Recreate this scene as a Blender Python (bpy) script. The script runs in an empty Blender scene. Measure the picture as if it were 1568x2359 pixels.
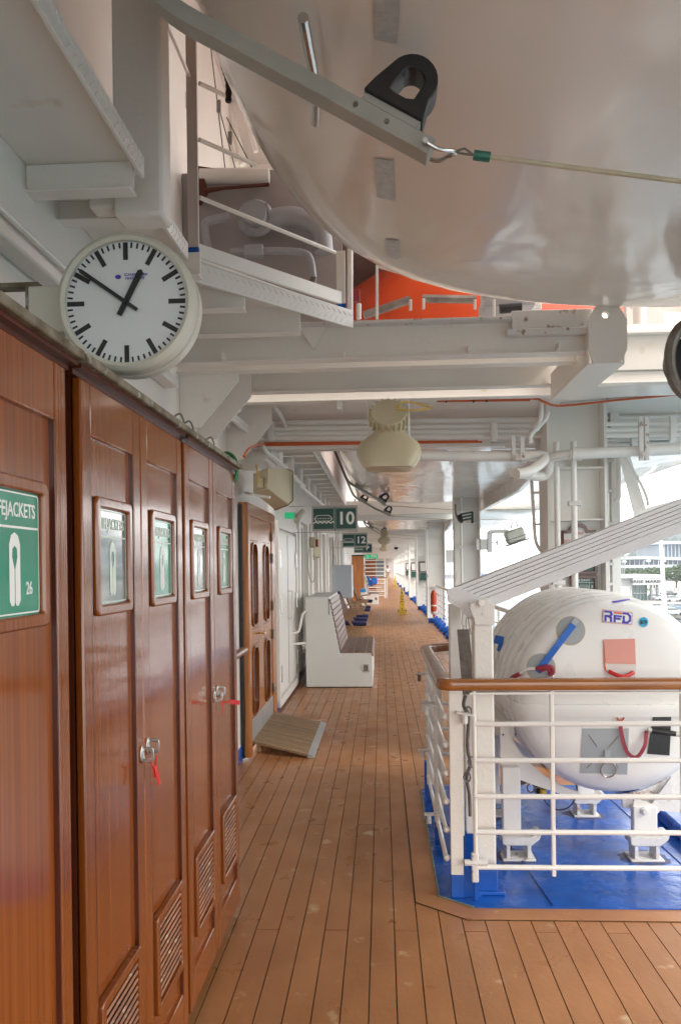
# promenade deck of a ship: camera and light first, then structure, then objects
import bpy, bmesh, math, random
from mathutils import Vector, Matrix
from mathutils.bvhtree import BVHTree
random.seed(7)
S = bpy.context.scene
COL = S.collection
R = math.radians
# ------------------------------------------------------------------ camera
F, CX, CY, PSI, RHO, EYE = 1800., 784., 1306., R(3.02), .0135, 1.65
cam = bpy.data.cameras.new('camera'); camo = bpy.data.objects.new('camera', cam); COL.objects.link(camo)
cam.sensor_fit = 'VERTICAL'; cam.sensor_height = 36; cam.sensor_width = 36*680/1024
cam.lens = F/2359*36; cam.shift_y = 126.5/2359; cam.clip_end = 20000; cam.clip_start = .05
fw = Vector((-math.sin(PSI), math.cos(PSI), 0)); rt = Vector((math.cos(PSI), math.sin(PSI), 0)); up = Vector((0, 0, 1))
r2 = rt*math.cos(RHO)-up*math.sin(RHO); u2 = up*math.cos(RHO)+rt*math.sin(RHO)
camo.matrix_world = Matrix(((r2.x, u2.x, -fw.x, 0), (r2.y, u2.y, -fw.y, 0), (r2.z, u2.z, -fw.z, EYE), (0, 0, 0, 1)))
S.camera = camo
# ------------------------------------------------------------------ world, sun, exposure
W = bpy.data.worlds.new('World'); S.world = W; W.use_nodes = True
nt = W.node_tree; nt.nodes.clear()
def wn(t): return nt.nodes.new(t)
sky = wn('ShaderNodeTexSky'); sky.sky_type = 'NISHITA'; sky.sun_disc = False
SUN_EL, SUN_AZ = R(38), R(118)
sky.sun_elevation = SUN_EL; sky.sun_rotation = SUN_AZ; sky.air_density = 1.0; sky.dust_density = 2.0
noi = wn('ShaderNodeTexNoise'); noi.inputs['Scale'].default_value = 2.2; noi.inputs['Detail'].default_value = 6
tc = wn('ShaderNodeTexCoord'); mp = wn('ShaderNodeMapping'); mp.inputs['Scale'].default_value = (1, 1, 3)
rmp = wn('ShaderNodeValToRGB'); rmp.color_ramp.elements[0].position = .3; rmp.color_ramp.elements[0].color = (9.3, 9.2, 9.1, 1)
rmp.color_ramp.elements[1].position = .7; rmp.color_ramp.elements[1].color = (11.9, 11.7, 11.4, 1)
mix = wn('ShaderNodeMix'); mix.data_type = 'RGBA'; mix.inputs[0].default_value = .86
bg = wn('ShaderNodeBackground'); bg.inputs[1].default_value = .15; out = wn('ShaderNodeOutputWorld')
L = nt.links.new
L(tc.outputs['Generated'], mp.inputs[0]); L(mp.outputs[0], noi.inputs['Vector']); L(noi.outputs[0], rmp.inputs[0])
L(sky.outputs[0], mix.inputs[6]); L(rmp.outputs[0], mix.inputs[7]); L(mix.outputs[2], bg.inputs[0]); L(bg.outputs[0], out.inputs[0])
sl = bpy.data.lights.new('sun', 'SUN'); sl.energy = .85; sl.angle = R(14); sl.color = (1, .96, .9)
so = bpy.data.objects.new('sun', sl); COL.objects.link(so)
sd = Vector((math.sin(SUN_AZ)*math.cos(SUN_EL), math.cos(SUN_AZ)*math.cos(SUN_EL), math.sin(SUN_EL)))
so.rotation_euler = (-sd).to_track_quat('-Z', 'Y').to_euler(); so.location = sd*40
S.view_settings.view_transform = 'Standard'; S.view_settings.look = 'None'; S.view_settings.gamma = 1
S.view_settings.exposure = 1.40
S.render.engine = 'CYCLES'
S.cycles.max_bounces = 12; S.cycles.diffuse_bounces = 8; S.cycles.glossy_bounces = 4
# ------------------------------------------------------------------ survey helpers (photo measurements -> metres)
def ray(px, py):
    a = px-CX; b = CY-py
    u = a*math.cos(RHO)+b*math.sin(RHO); v = -a*math.sin(RHO)+b*math.cos(RHO)
    return Vector((u/F*math.cos(PSI)-math.sin(PSI), u/F*math.sin(PSI)+math.cos(PSI), v/F))
def at(px, py, Y):
    r = ray(px, py); return Vector((0, 0, EYE))+r*(Y/r.y)
def atx(px, py, X):
    r = ray(px, py); return Vector((0, 0, EYE))+r*(X/r.x)
def atz(px, py, Z=0):
    r = ray(px, py); return Vector((0, 0, EYE))+r*((Z-EYE)/r.z)
V = Vector
# ------------------------------------------------------------------ materials
MATS = {}

def mat(name, col, rough=.5, metal=0, bump=0, bscale=60, var=0, vscale=3, stretch=(1, 1, 1), col2=None, coat=0, spots=None, sscale=8, sthr=.66, objrand=0, emit=0, ior=None, trans=0, alpha=1, rvar=0, edge=None):
    m = bpy.data.materials.new(name); m.use_nodes = True; n = m.node_tree; p = n.nodes['Principled BSDF']; l = n.links.new
    p.inputs['Base Color'].default_value = (*col, 1); p.inputs['Roughness'].default_value = rough; p.inputs['Metallic'].default_value = metal
    p.inputs['Coat Weight'].default_value = coat; p.inputs['Coat Roughness'].default_value = .08
    if trans: p.inputs['Transmission Weight'].default_value = trans
    tcn = n.nodes.new('ShaderNodeTexCoord'); mpp = n.nodes.new('ShaderNodeMapping'); mpp.inputs['Scale'].default_value = stretch
    g = n.nodes.new('ShaderNodeNewGeometry')
    l(g.outputs['Position'], mpp.inputs[0])
    cur = None
    if var:
        t = n.nodes.new('ShaderNodeTexNoise'); t.inputs['Scale'].default_value = vscale; t.inputs['Detail'].default_value = 6; l(mpp.outputs[0], t.inputs['Vector'])
        cr = n.nodes.new('ShaderNodeValToRGB'); c2 = col2 or tuple(c*(1-var) for c in col)
        cr.color_ramp.elements[0].position = .3; cr.color_ramp.elements[0].color = (*c2, 1)
        cr.color_ramp.elements[1].position = .66; cr.color_ramp.elements[1].color = (*col, 1)
        l(t.outputs[0], cr.inputs[0]); cur = cr.outputs[0]
    if spots:
        t = n.nodes.new('ShaderNodeTexNoise'); t.inputs['Scale'].default_value = sscale; t.inputs['Detail'].default_value = 5
        l(g.outputs['Position'], t.inputs['Vector'])
        cr = n.nodes.new('ShaderNodeValToRGB'); cr.color_ramp.elements[0].position = sthr; cr.color_ramp.elements[0].color = (0, 0, 0, 1)
        cr.color_ramp.elements[1].position = sthr+.08; cr.color_ramp.elements[1].color = (.85, .85, .85, 1)
        l(t.outputs[0], cr.inputs[0])
        mx = n.nodes.new('ShaderNodeMix'); mx.data_type = 'RGBA'; l(cr.outputs[0], mx.inputs[0])
        if cur: l(cur, mx.inputs[6])
        else: mx.inputs[6].default_value = (*col, 1)
        mx.inputs[7].default_value = (*spots, 1); cur = mx.outputs[2]
    if objrand:
        oi = n.nodes.new('ShaderNodeObjectInfo'); mr = n.nodes.new('ShaderNodeMapRange'); mr.inputs[3].default_value = 1-objrand; mr.inputs[4].default_value = 1+objrand
        l(oi.outputs['Random'], mr.inputs[0]); hs = n.nodes.new('ShaderNodeHueSaturation'); l(mr.outputs[0], hs.inputs['Value'])
        if cur: l(cur, hs.inputs['Color'])
        else: hs.inputs['Color'].default_value = (*col, 1)
        cur = hs.outputs[0]
    if cur: l(cur, p.inputs['Base Color'])
    if rvar:
        t = n.nodes.new('ShaderNodeTexNoise'); t.inputs['Scale'].default_value = 4; t.inputs['Detail'].default_value = 5; l(g.outputs['Position'], t.inputs['Vector'])
        mr = n.nodes.new('ShaderNodeMapRange'); mr.inputs[1].default_value = .3; mr.inputs[2].default_value = .7; mr.inputs[3].default_value = max(.03, rough-rvar); mr.inputs[4].default_value = rough+rvar
        l(t.outputs[0], mr.inputs[0]); l(mr.outputs[0], p.inputs['Roughness'])
    if bump:
        t = n.nodes.new('ShaderNodeTexNoise'); t.inputs['Scale'].default_value = bscale; t.inputs['Detail'].default_value = 3; l(mpp.outputs[0], t.inputs['Vector'])
        b = n.nodes.new('ShaderNodeBump'); b.inputs['Strength'].default_value = bump; b.inputs['Distance'].default_value = .01
        l(t.outputs[0], b.inputs['Height']); l(b.outputs[0], p.inputs['Normal'])
    if emit: p.inputs['Emission Color'].default_value = (*col, 1); p.inputs['Emission Strength'].default_value = emit
    MATS[name] = m; return m
white = mat('white_paint', (.80, .77, .71), .38, bump=.22, bscale=40, var=.05, vscale=1.7, spots=(.5, .36, .22), sscale=9, sthr=.76, rvar=.1)
white_ceil = mat('ceiling_paint', (.87, .83, .77), .40, bump=.22, bscale=28, var=.08, vscale=1.1, spots=(.66, .56, .42), sscale=5, sthr=.68)
white_clean = mat('white_enamel', (.81, .785, .74), .3, bump=.12, bscale=25, var=.03, vscale=2)
white_rust = mat('chipped_white_paint', (.72, .70, .67), .45, bump=.3, bscale=50, spots=(.28, .11, .03), sscale=18, sthr=.60, var=.08)
offwhite = mat('bench_white', (.74, .76, .73), .33, var=.04, vscale=1.5, bump=.03)
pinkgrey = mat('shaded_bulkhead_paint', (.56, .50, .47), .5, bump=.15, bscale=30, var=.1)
hullm = mat('gelcoat_hull', (.82, .75, .67), .17, var=.05, vscale=.9, col2=(.78, .68, .58), coat=.35, spots=(.66, .56, .45), sscale=2.6, sthr=.66)
def _hullbump():
    n = hullm.node_tree; p = n.nodes['Principled BSDF']; l = n.links.new
    g = n.nodes.new('ShaderNodeNewGeometry'); mpp = n.nodes.new('ShaderNodeMapping'); mpp.inputs['Scale'].default_value = (1, .55, 1.6)
    t = n.nodes.new('ShaderNodeTexNoise'); t.inputs['Scale'].default_value = 1.9; t.inputs['Detail'].default_value = 2.5; t.inputs['Distortion'].default_value = .6
    l(g.outputs['Position'], mpp.inputs[0]); l(mpp.outputs[0], t.inputs['Vector'])
    b = n.nodes.new('ShaderNodeBump'); b.inputs['Strength'].default_value = .22; b.inputs['Distance'].default_value = .10
    l(t.outputs[0], b.inputs['Height']); l(b.outputs[0], p.inputs['Normal']); l(b.outputs[0], p.inputs['Coat Normal'])
_hullbump()
wood = mat('varnished_mahogany', (.26, .068, .010), .15, var=1, vscale=1.0, stretch=(95, 95, .9), col2=(.175, .042, .006), coat=.45, bump=.06, bscale=1.2, objrand=.10, rvar=.08)
wood_dark = mat('varnished_dark_edge', (.10, .022, .008), .3, var=1, stretch=(30, 30, 1), col2=(.06, .012, .005), coat=.3)
wood_worn = mat('worn_wood_slat', (.36, .15, .07), .5, var=1, vscale=3, stretch=(6, 2, 6), col2=(.17, .07, .035), spots=(.55, .40, .26), sscale=25, sthr=.6)
wood_door = mat('varnished_oak_door', (.56, .215, .05), .25, var=1, vscale=1.2, stretch=(30, 30, 1.2), col2=(.30, .095, .022), coat=.4)
teak = mat('teak_handrail', (.42, .16, .035), .22, var=1, vscale=1.5, stretch=(2.5, 30, 30), col2=(.27, .085, .017), coat=.5, objrand=.06)
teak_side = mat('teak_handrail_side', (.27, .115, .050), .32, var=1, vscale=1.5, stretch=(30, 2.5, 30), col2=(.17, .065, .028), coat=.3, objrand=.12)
slat = mat('brown_bench_slat', (.25, .15, .11), .35, var=1, vscale=2, stretch=(12, 1.5, 12), col2=(.15, .08, .058), objrand=.15)
ramp_w = mat('weathered_teak', (.36, .23, .12), .7, var=1, vscale=3, stretch=(2, 30, 30), col2=(.17, .12, .075), objrand=.18)
chairw = mat('chair_teak', (.45, .28, .15), .6, var=1, vscale=3, stretch=(8, 8, 8), col2=(.30, .17, .09))
deckm = mat('deck_board', (.43, .195, .077), .36, var=1, vscale=2.5, stretch=(2, 1, 1), col2=(.35, .150, .055), bump=.12, bscale=25, objrand=.07, spots=(.60, .43, .25), sscale=6.5, sthr=.645, rvar=.12)
caulk = mat('black_caulk', (.018, .018, .02), .6)
blue = mat('blue_deck_paint', (.010, .105, .47), .24, bump=.3, bscale=16, var=.35, vscale=5, rvar=.14, spots=(.05, .12, .33), sscale=11, sthr=.64)
ruststain = mat('rust_stain_on_blue', (.10, .075, .10), .5, var=1, vscale=18, col2=(.012, .07, .28), bump=.2)
green = mat('sign_green', (.012, .075, .06), .35)
green2 = mat('lifejacket_green', (.02, .30, .19), .15, coat=.6, var=.2, vscale=6)
greyglass = mat('lifejacket_sign_grey_green', (.12, .17, .16), .08, coat=1.0, var=.4, vscale=8)
lite = mat('sign_white', (.78, .80, .76), .4)
fadegreen = mat('faded_symbol', (.62, .72, .62), .3)
signedge = mat('sign_frame_metal', (.42, .40, .36), .4, metal=.5)
cream = mat('cream_plastic', (.60, .53, .36), .42, var=.12, vscale=5, bump=.05)
cream2 = mat('cream_clock_case', (.66, .65, .56), .4, var=.15, vscale=4, bump=.06)
dial = mat('clock_dial', (.74, .78, .80), .3)
black = mat('black_rubber', (.018, .017, .018), .4, bump=.15, bscale=70)
ink = mat('black_print', (.02, .02, .022), .5)
steel = mat('stainless_steel', (.55, .54, .52), .25, metal=1, var=.1)
dullsteel = mat('weathered_steel', (.26, .24, .22), .5, metal=.6, var=1, vscale=10, col2=(.15, .12, .10), bump=.15)
armm = mat('grey_arm_paint', (.44, .43, .38), .45, var=.15, vscale=8, bump=.12, spots=(.2, .19, .17), sscale=30, sthr=.72)
greybox = mat('rusty_grey_plate', (.20, .17, .15), .6, var=1, vscale=25, col2=(.12, .095, .08), bump=.3, bscale=60)
alu = mat('aluminium_tread', (.50, .51, .52), .35, metal=.7, var=.1)
bulkm = mat('shade_darkened_bulkhead', (.36, .32, .31), .5, bump=.15, bscale=30, var=.15)  # darker copy of the bulkhead paint, dimness behind the railing put into the colour
rust = mat('dark_rust', (.10, .026, .014), .8, bump=.4, bscale=40)
orange = mat('orange_paint', (.50, .055, .010), .35, var=.15, vscale=4)
orange_c = mat('orange_cable', (.62, .12, .03), .5)
red = mat('red_seal', (.62, .02, .02), .35)
maroon = mat('maroon_strap', (.30, .03, .05), .6)
pink = mat('faded_pink_fabric', (.78, .36, .30), .7, var=.1, bump=.1)
bluestrap = mat('blue_strap', (.01, .12, .50), .5, bump=.2, bscale=150)
greypatch = mat('grey_patch', (.36, .39, .41), .5, var=.06)
rubberglue = mat('yellowed_glue', (.55, .40, .18), .6)
raftm = mat('raft_white', (.82, .81, .78), .3, var=.05, vscale=2, spots=(.5, .42, .32), sscale=10, sthr=.76, rvar=.08)
raftrib = mat('raft_yellowed', (.70, .66, .57), .35, var=.12, vscale=4)
blueprint = mat('purple_blue_print', (.06, .03, .45), .4)
orprint = mat('orange_print', (.80, .16, .03), .4)
cyan = mat('cyan_sticker', (.01, .36, .60), .35)
sealg = mat('reflective_tape', (.60, .61, .60), .35, metal=.15, var=.2, vscale=40, bump=.2, bscale=90)
rope = mat('cream_rope', (.62, .56, .40), .6, var=.25, vscale=14)
sleeve = mat('green_sleeve', (.02, .16, .11), .4)
yellow = mat('yellow_plastic', (.80, .52, .05), .35, var=.1)
navy = mat('navy_cushion', (.012, .012, .075), .8, bump=.2, bscale=40)
skin = mat('skin', (.25, .12, .07), .5); khaki = mat('khaki_trousers', (.38, .28, .16), .8); shirt = mat('white_shirt', (.75, .75, .75), .8)
glassdark = mat('dark_window_glass', (.13, .15, .16), .06, coat=.5)
doorglass = mat('door_glass', (.10, .08, .05), .05, coat=1)
greendark = mat('dark_green_fender', (.02, .06, .05), .5)
wiregreen = mat('green_wire', (.03, .17, .05), .45); wireyel = mat('yellow_wire', (.65, .42, .03), .5)
signred = mat('sign_red_print', (.62, .05, .04), .5)
boom_m = mat('boom_white_paint', (.76, .76, .77), .45, bump=.35, bscale=55, var=.04)
emg = mat('green_sign_board', (.02, .38, .16), .4, emit=.25)
whitefab = mat('white_band', (.70, .66, .62), .6)
# ------------------------------------------------------------------ mesh builder
WL = {}
class Fr:
    def __init__(s, o, x, y, z): s.o, s.x, s.y, s.z = V(o), V(x), V(y), V(z)
    def __call__(s, p): return s.o+s.x*p[0]+s.y*p[1]+s.z*p[2]
class MB:
    def __init__(s, fr=None): s.v = []; s.f = []; s.fr = fr
    def add(s, vs, fs):
        b = len(s.v); s.v += [s.fr(p) if s.fr else V(p) for p in vs]; s.f += [tuple(i+b for i in f) for f in fs]; return s
    def box(s, lo, hi):
        (a, b, c), (d, e, f) = lo, hi
        return s.add([(a, b, c), (d, b, c), (d, e, c), (a, e, c), (a, b, f), (d, b, f), (d, e, f), (a, e, f)],
                     [(0, 3, 2, 1), (4, 5, 6, 7), (0, 1, 5, 4), (1, 2, 6, 5), (2, 3, 7, 6), (3, 0, 4, 7)])
    def cbox(s, c, sz): return s.box([c[i]-sz[i]/2 for i in range(3)], [c[i]+sz[i]/2 for i in range(3)])
    def hexa(s, p8): return s.add(p8, [(0, 3, 2, 1), (4, 5, 6, 7), (0, 1, 5, 4), (1, 2, 6, 5), (2, 3, 7, 6), (3, 0, 4, 7)])
    def prism(s, pts, vec):
        n = len(pts); vec = V(vec); a = [V(p) for p in pts]; b = [p+vec for p in a]
        return s.add(a+b, [tuple(range(n))[::-1], tuple(range(n, 2*n))]+[(i, (i+1) % n, n+(i+1) % n, n+i) for i in range(n)])
    def ringprism(s, outer, inner, vec):
        n = len(outer); vec = V(vec); o = [V(p) for p in outer]; i_ = [V(p) for p in inner]
        vs = o+i_+[p+vec for p in o]+[p+vec for p in i_]; fs = []
        for k in range(n):
            j = (k+1) % n
            fs += [(k, n+k, n+j, j), (2*n+k, 2*n+j, 3*n+j, 3*n+k), (k, j, 2*n+j, 2*n+k), (n+k, 3*n+k, 3*n+j, n+j)]
        return s.add(vs, fs)
    def tube(s, path, r, n=8, closed=False, cap=True):
        path = [V(p) for p in path]; m = len(path); rs = r if isinstance(r, (list, tuple)) else [r]*m
        vs = []; nrm = None
        for i, p in enumerate(path):
            if closed: t = path[(i+1) % m]-path[i-1]
            else: t = path[min(i+1, m-1)]-path[max(i-1, 0)]
            t.normalize()
            if nrm is None:
                a = V((0, 0, 1)) if abs(t.z) < .9 else V((1, 0, 0)); nrm = t.cross(a).normalized()
            else:
                nrm = (nrm-t*nrm.dot(t)); nrm.normalize()
            bn = t.cross(nrm)
            for k in range(n):
                an = 2*math.pi*k/n; vs.append(p+(nrm*math.cos(an)+bn*math.sin(an))*rs[i])
        fs = []
        for i in range(m if closed else m-1):
            j = (i+1) % m
            for k in range(n): fs.append((i*n+k, i*n+(k+1) % n, j*n+(k+1) % n, j*n+k))
        if cap and not closed: fs += [tuple(range(n))[::-1], tuple((m-1)*n+k for k in range(n))]
        return s.add(vs, fs)
    def bar(s, a, b, w, h, upv=(0, 0, 1)):
        a, b = V(a), V(b); t = (b-a).normalized(); u = V(upv); u = (u-t*u.dot(t)).normalized(); x = t.cross(u)
        q = [(-w/2, -h/2), (w/2, -h/2), (w/2, h/2), (-w/2, h/2)]
        return s.hexa([a+x*i+u*j for i, j in q]+[b+x*i+u*j for i, j in q])
    def lathe(s, prof, o, axis, n=24, a0=0, a1=2*math.pi, ref=None):
        o = V(o); ax = V(axis).normalized(); rf = V(ref) if ref else (V((0, 0, 1)) if abs(ax.z) < .9 else V((1, 0, 0)))
        x = (rf-ax*rf.dot(ax)).normalized(); y = ax.cross(x); full = abs(a1-a0-2*math.pi) < 1e-6
        m = n if full else n+1; vs = []
        for r_, h in prof:
            for k in range(m):
                an = a0+(a1-a0)*k/n; vs.append(o+ax*h+(x*math.cos(an)+y*math.sin(an))*r_)
        fs = []
        for i in range(len(prof)-1):
            for k in range(n):
                j = (k+1) % m; fs.append((i*m+k, i*m+j, (i+1)*m+j, (i+1)*m+k))
        return s.add(vs, fs)
    def sphere(s, c, r, n=10, sc=(1, 1, 1)):
        vs = []; fs = []; c = V(c)
        for i in range(n+1):
            for k in range(n*2):
                a = math.pi*i/n; b = math.pi*k/n
                vs.append(c+V((r*sc[0]*math.sin(a)*math.cos(b), r*sc[1]*math.sin(a)*math.sin(b), r*sc[2]*math.cos(a))))
        for i in range(n):
            for k in range(n*2): j = (k+1) % (n*2); fs.append((i*n*2+k, (i+1)*n*2+k, (i+1)*n*2+j, i*n*2+j))
        return s.add(vs, fs)
    def build(s, name, m, parent=None, bev=0, smooth=True, label=None, org=None, seg=2, ang=35, fixn=True):
        me = bpy.data.meshes.new(name)
        vs = s.v; mn = [min(v[i] for v in vs) for i in range(3)]; mx = [max(v[i] for v in vs) for i in range(3)]
        c = V(org) if org else V(((mn[0]+mx[0])/2, (mn[1]+mx[1])/2, mn[2]))
        me.from_pydata([tuple(v-c) for v in vs], [], s.f)
        if fixn:
            bm = bmesh.new(); bm.from_mesh(me); bmesh.ops.recalc_face_normals(bm, faces=bm.faces); bm.to_mesh(me); bm.free()
        if smooth:
            me.shade_smooth(); me.set_sharp_from_angle(angle=R(ang))
        me.materials.append(m); me.update()
        o = bpy.data.objects.new(name, me); COL.objects.link(o)
        WL[o.name] = c
        if parent: o.parent = parent; o.location = c-WL[parent.name]
        else: o.location = c
        if bev:
            b = o.modifiers.new('bevel', 'BEVEL'); b.width = bev; b.segments = seg; b.limit_method = 'ANGLE'; b.angle_limit = R(40); b.harden_normals = False
        if label: o['label'] = label
        return o
def thing(name, label, cat, loc=(0, 0, 0), group=None, kind=None):
    o = bpy.data.objects.new(name, None); COL.objects.link(o); o.location = loc; WL[o.name] = V(loc); o.empty_display_size = .1
    o['label'] = label; o['category'] = cat
    if group: o['group'] = group
    if kind: o['kind'] = kind
    return o
def tag(o, label, cat, group=None, kind=None):
    o['label'] = label; o['category'] = cat
    if group: o['group'] = group
    if kind: o['kind'] = kind
    return o
def struct(o, label=None):
    o['kind'] = 'structure'
    if label: o['label'] = label
    return o
def dup(root, loc, label, parent=None):
    r = root.copy(); COL.objects.link(r); WL[r.name] = V(loc)
    if parent: r.parent = parent
    r.location = loc
    if label: r['label'] = label
    for ch in list(root.children):
        c = ch.copy(); COL.objects.link(c); c.parent = r
        for g in list(ch.children):
            d = g.copy(); COL.objects.link(d); d.parent = c
    return r
def textmesh(string, size, extr=.0008, bold=0):
    cu = bpy.data.curves.new('lettering', 'FONT'); cu.body = string; cu.size = size; cu.extrude = extr; cu.offset = bold*size; cu.align_x = 'CENTER'; cu.align_y = 'CENTER'; cu.resolution_u = 3
    o = bpy.data.objects.new('lettering_tmp', cu); COL.objects.link(o)
    me = bpy.data.meshes.new_from_object(o); bpy.data.objects.remove(o)
    vs = [tuple(v.co) for v in me.vertices]; fs = [tuple(p.vertices) for p in me.polygons]
    bpy.data.meshes.remove(me); return vs, fs
def text(string, fr, size, m, parent, name='lettering', bold=.012, extr=.0008, xs=1, proj=None):
    vs, fs = textmesh(string, size, extr, bold)
    b = MB(fr); b.add([(x*xs, y, z) for x, y, z in vs], fs)
    if proj: b.v = [proj(p) for p in b.v]
    return b.build(name, m, parent, smooth=False, fixn=False)
def rrect(w, h, r, n=4, cx=0, cy=0):
    pts = []
    for (sx, sy, a0) in ((1, 1, 0), (-1, 1, 90), (-1, -1, 180), (1, -1, 270)):
        for k in range(n+1):
            a = R(a0+90*k/n); pts.append((cx+sx*(w/2-r)+r*math.cos(a), cy+sy*(h/2-r)+r*math.sin(a)))
    return pts
def arc(c, r, a0, a1, n=8): return [(c[0]+r*math.cos(R(a0+(a1-a0)*k/n)), c[1]+r*math.sin(R(a0+(a1-a0)*k/n))) for k in range(n+1)]
def smoothpath(pts, n=6):
    pts = [V(p) for p in pts]; out = []
    for i in range(len(pts)-1):
        p0 = pts[max(i-1, 0)]; p1 = pts[i]; p2 = pts[i+1]; p3 = pts[min(i+2, len(pts)-1)]
        for k in range(n):
            t = k/n; out.append(.5*((2*p1)+(p2-p0)*t+(2*p0-5*p1+4*p2-p3)*t*t+(3*p1-p0-3*p2+p3)*t**3))
    out.append(pts[-1]); return out
# ================================================================== SETTING
# ---- deck
DL, DR = -1.225, 1.52
dk = struct(MB().box((-4, -4, -.35), (1.97, 120, -.010)).build('deck', caulk, smooth=False), 'synthetic teak deck with black caulking lines running the length of the promenade')
WL[dk.name] = WL[dk.name]
PW, PL, JW = .105, 2.93, .0046
x0 = -0.696-.105*6+.012
pk = {}
def plank_mesh(L_):
    key = round(L_, 3)
    if key not in pk:
        b = MB().box((-PW/2+JW/2, 0, -.012), (PW/2-JW/2, L_-.005, 0)); 
        me = bpy.data.meshes.new('plank'); me.from_pydata([tuple(v) for v in b.v], [], b.f); me.materials.append(deckm); pk[key] = me
    return pk[key]
cnt = 0
for i in range(27):
    x = DL+PW/2+i*PW
    if x > 1.62: break
    ph = (3.546, 5.0-.0, 5.58)[i % 3]
    y = ph-PL*2
    while y < 24:
        if y+PL > .6:
            o = bpy.data.objects.new('plank', plank_mesh(PL)); COL.objects.link(o); o.parent = dk; o.location = V((x, y, 0))-WL[dk.name]; cnt += 1
        y += PL
far = MB()
for i in range(27):
    x = DL+PW/2+i*PW
    if x > 1.62: break
    ph = (3.546, 5.0, 5.58)[i % 3]; y = ph-PL*2
    while y < 24: y += PL
    while y < 118:
        far.box((x-PW/2+JW/2, y, -.012), (x+PW/2-JW/2, y+PL-.005, 0)); y += PL
for i in range(4):
    x = DL+PW/2+(27+i)*PW
    if x < 1.95:
        far.box((x-PW/2, .5, -.012), (x+PW/2-JW, 3.7, 0))
o = far.build('plank', deckm, dk, smooth=False); o['kind'] = 'stuff'
# platform for the raft rack
pp = [(.42, 3.775), (.262, 3.90), (.262, 5.74), (.42, 5.87), (1.95, 5.87), (1.95, 3.775)]
def offs(d): return [(.42-d*.4, 3.775-d), (.262-d, 3.90-d*.5), (.262-d, 5.74+d*.5), (.42-d*.4, 5.87+d), (1.96, 5.87+d), (1.96, 3.775-d)]
MB().prism([(x, y, .0012) for x, y in offs(.1215)], (0, 0, .0012)).build('caulk_line', caulk, dk, smooth=False)
MB().prism([(x, y, .003) for x, y in offs(.118)], (0, 0, .002)).build('margin_plank', deckm, dk, smooth=False)
pf = thing('raft_platform', 'glossy blue painted steel platform under the raft rack, set into the deck boards', 'platform', (1.1, 4.8, 0))
MB().prism([(x, y, .0056) for x, y in pp], (0, 0, .006)).build('plate', blue, pf)
wb = MB()
wb.tube(smoothpath([(.60, 5.85, .012), (.66, 5.2, .012), (.73, 4.6, .012), (.80, 3.785, .012)], 5), .009, 6).tube([(1.55, 5.85, .012), (1.62, 3.785, .012)], .007, 6)
wb.build('weld_bead', blue, pf)
MB().box((1.72, 3.78, .0125), (1.95, 14.0, .10)).build('side_coaming', blue, pf, bev=.02)
MB().tube([(x, y, .006) for x, y in pp[:5]], .007, 6).build('worn_edge', mat('worn_edge_paint', (.25, .28, .2), .6, var=.5, vscale=20), pf)
# hull side of the ship, sea, land
tag(MB().box((-4, -6, -12), (1.93, 125, -.36)).build('ship_side', white_clean, smooth=False), 'white side of the ship below the promenade deck', 'ship hull', kind=None)
seam = mat('sea_water', (.05, .11, .14), .12, bump=.5, bscale=.5, var=.2, vscale=.02)
struct(MB().box((-3000, -3000, -12.2), (9000, 9000, -9.5)).build('sea', seam, smooth=False), 'pale blue sea')
gm = mat('quay_ground', (.30, .28, .25), .9, var=.25, vscale=.1, bump=.2, bscale=1)
grassm = mat('grass_verge', (.10, .17, .04), .9, var=.4, vscale=.3)
struct(MB().prism([(62, 130, -9.4), (150, 165, -9.4), (900, 700, -9.4), (900, 1700, -9.4), (240, 1500, -9.4), (80, 300, -9.4), (50, 215, -9.4)], (0, 0, 1.4)).build('quay', gm, smooth=False), 'pale concrete quay and car park ashore')
# hill
hillm = mat('wooded_hill', (.03, .055, .032), .9, var=1, vscale=.05, col2=(.02, .045, .03), bump=1, bscale=.2)
hb = MB(); NX, NY = 60, 12; hv = []
random.seed(3)
for j in range(NY+1):
    for i in range(NX+1):
        X = 250+i*20+j*12; Y = 900+j*45
        u = min(1, max(0, (X-j*12-250)/150)); u = u*u*(3-2*u)
        h = 12+72*u+random.uniform(-2.5, 2.5)
        h *= math.sin(math.pi*min(1, .08+j/NY)*.95)
        hv.append((X, Y, -9+max(-3, h)))
hb.add(hv, [(j*(NX+1)+i, j*(NX+1)+i+1, (j+1)*(NX+1)+i+1, (j+1)*(NX+1)+i) for j in range(NY) for i in range(NX)])
struct(hb.build('hill', hillm, ang=80), 'low wooded hill behind the harbour buildings')
cb = MB(); random.seed(11)
for k in range(1500):
    i = random.uniform(0, NX-1); j = random.uniform(0, NY*.6)
    v = hv[int(j)*(NX+1)+int(i)]
    s_ = random.uniform(3, 7)
    cx, cy, cz = v[0]+random.uniform(-11, 11), v[1]+random.uniform(-20, 20), v[2]+s_*.4
    a = random.random()*6
    cb.add([(cx+s_*math.cos(a+q*2.1)*(1 if q < 3 else .0), cy+s_*math.sin(a+q*2.1)*(1 if q < 3 else 0), cz+(0 if q < 3 else s_*1.2)) for q in range(4)], [(0, 1, 3), (1, 2, 3), (2, 0, 3)])
o = cb.build('forest', mat('forest_crowns', (.035, .06, .03), .9, var=1, vscale=.08, col2=(.014, .028, .018)), smooth=False, fixn=False); tag(o, 'dark green woods covering the far hill', 'woods', kind='stuff')
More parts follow.
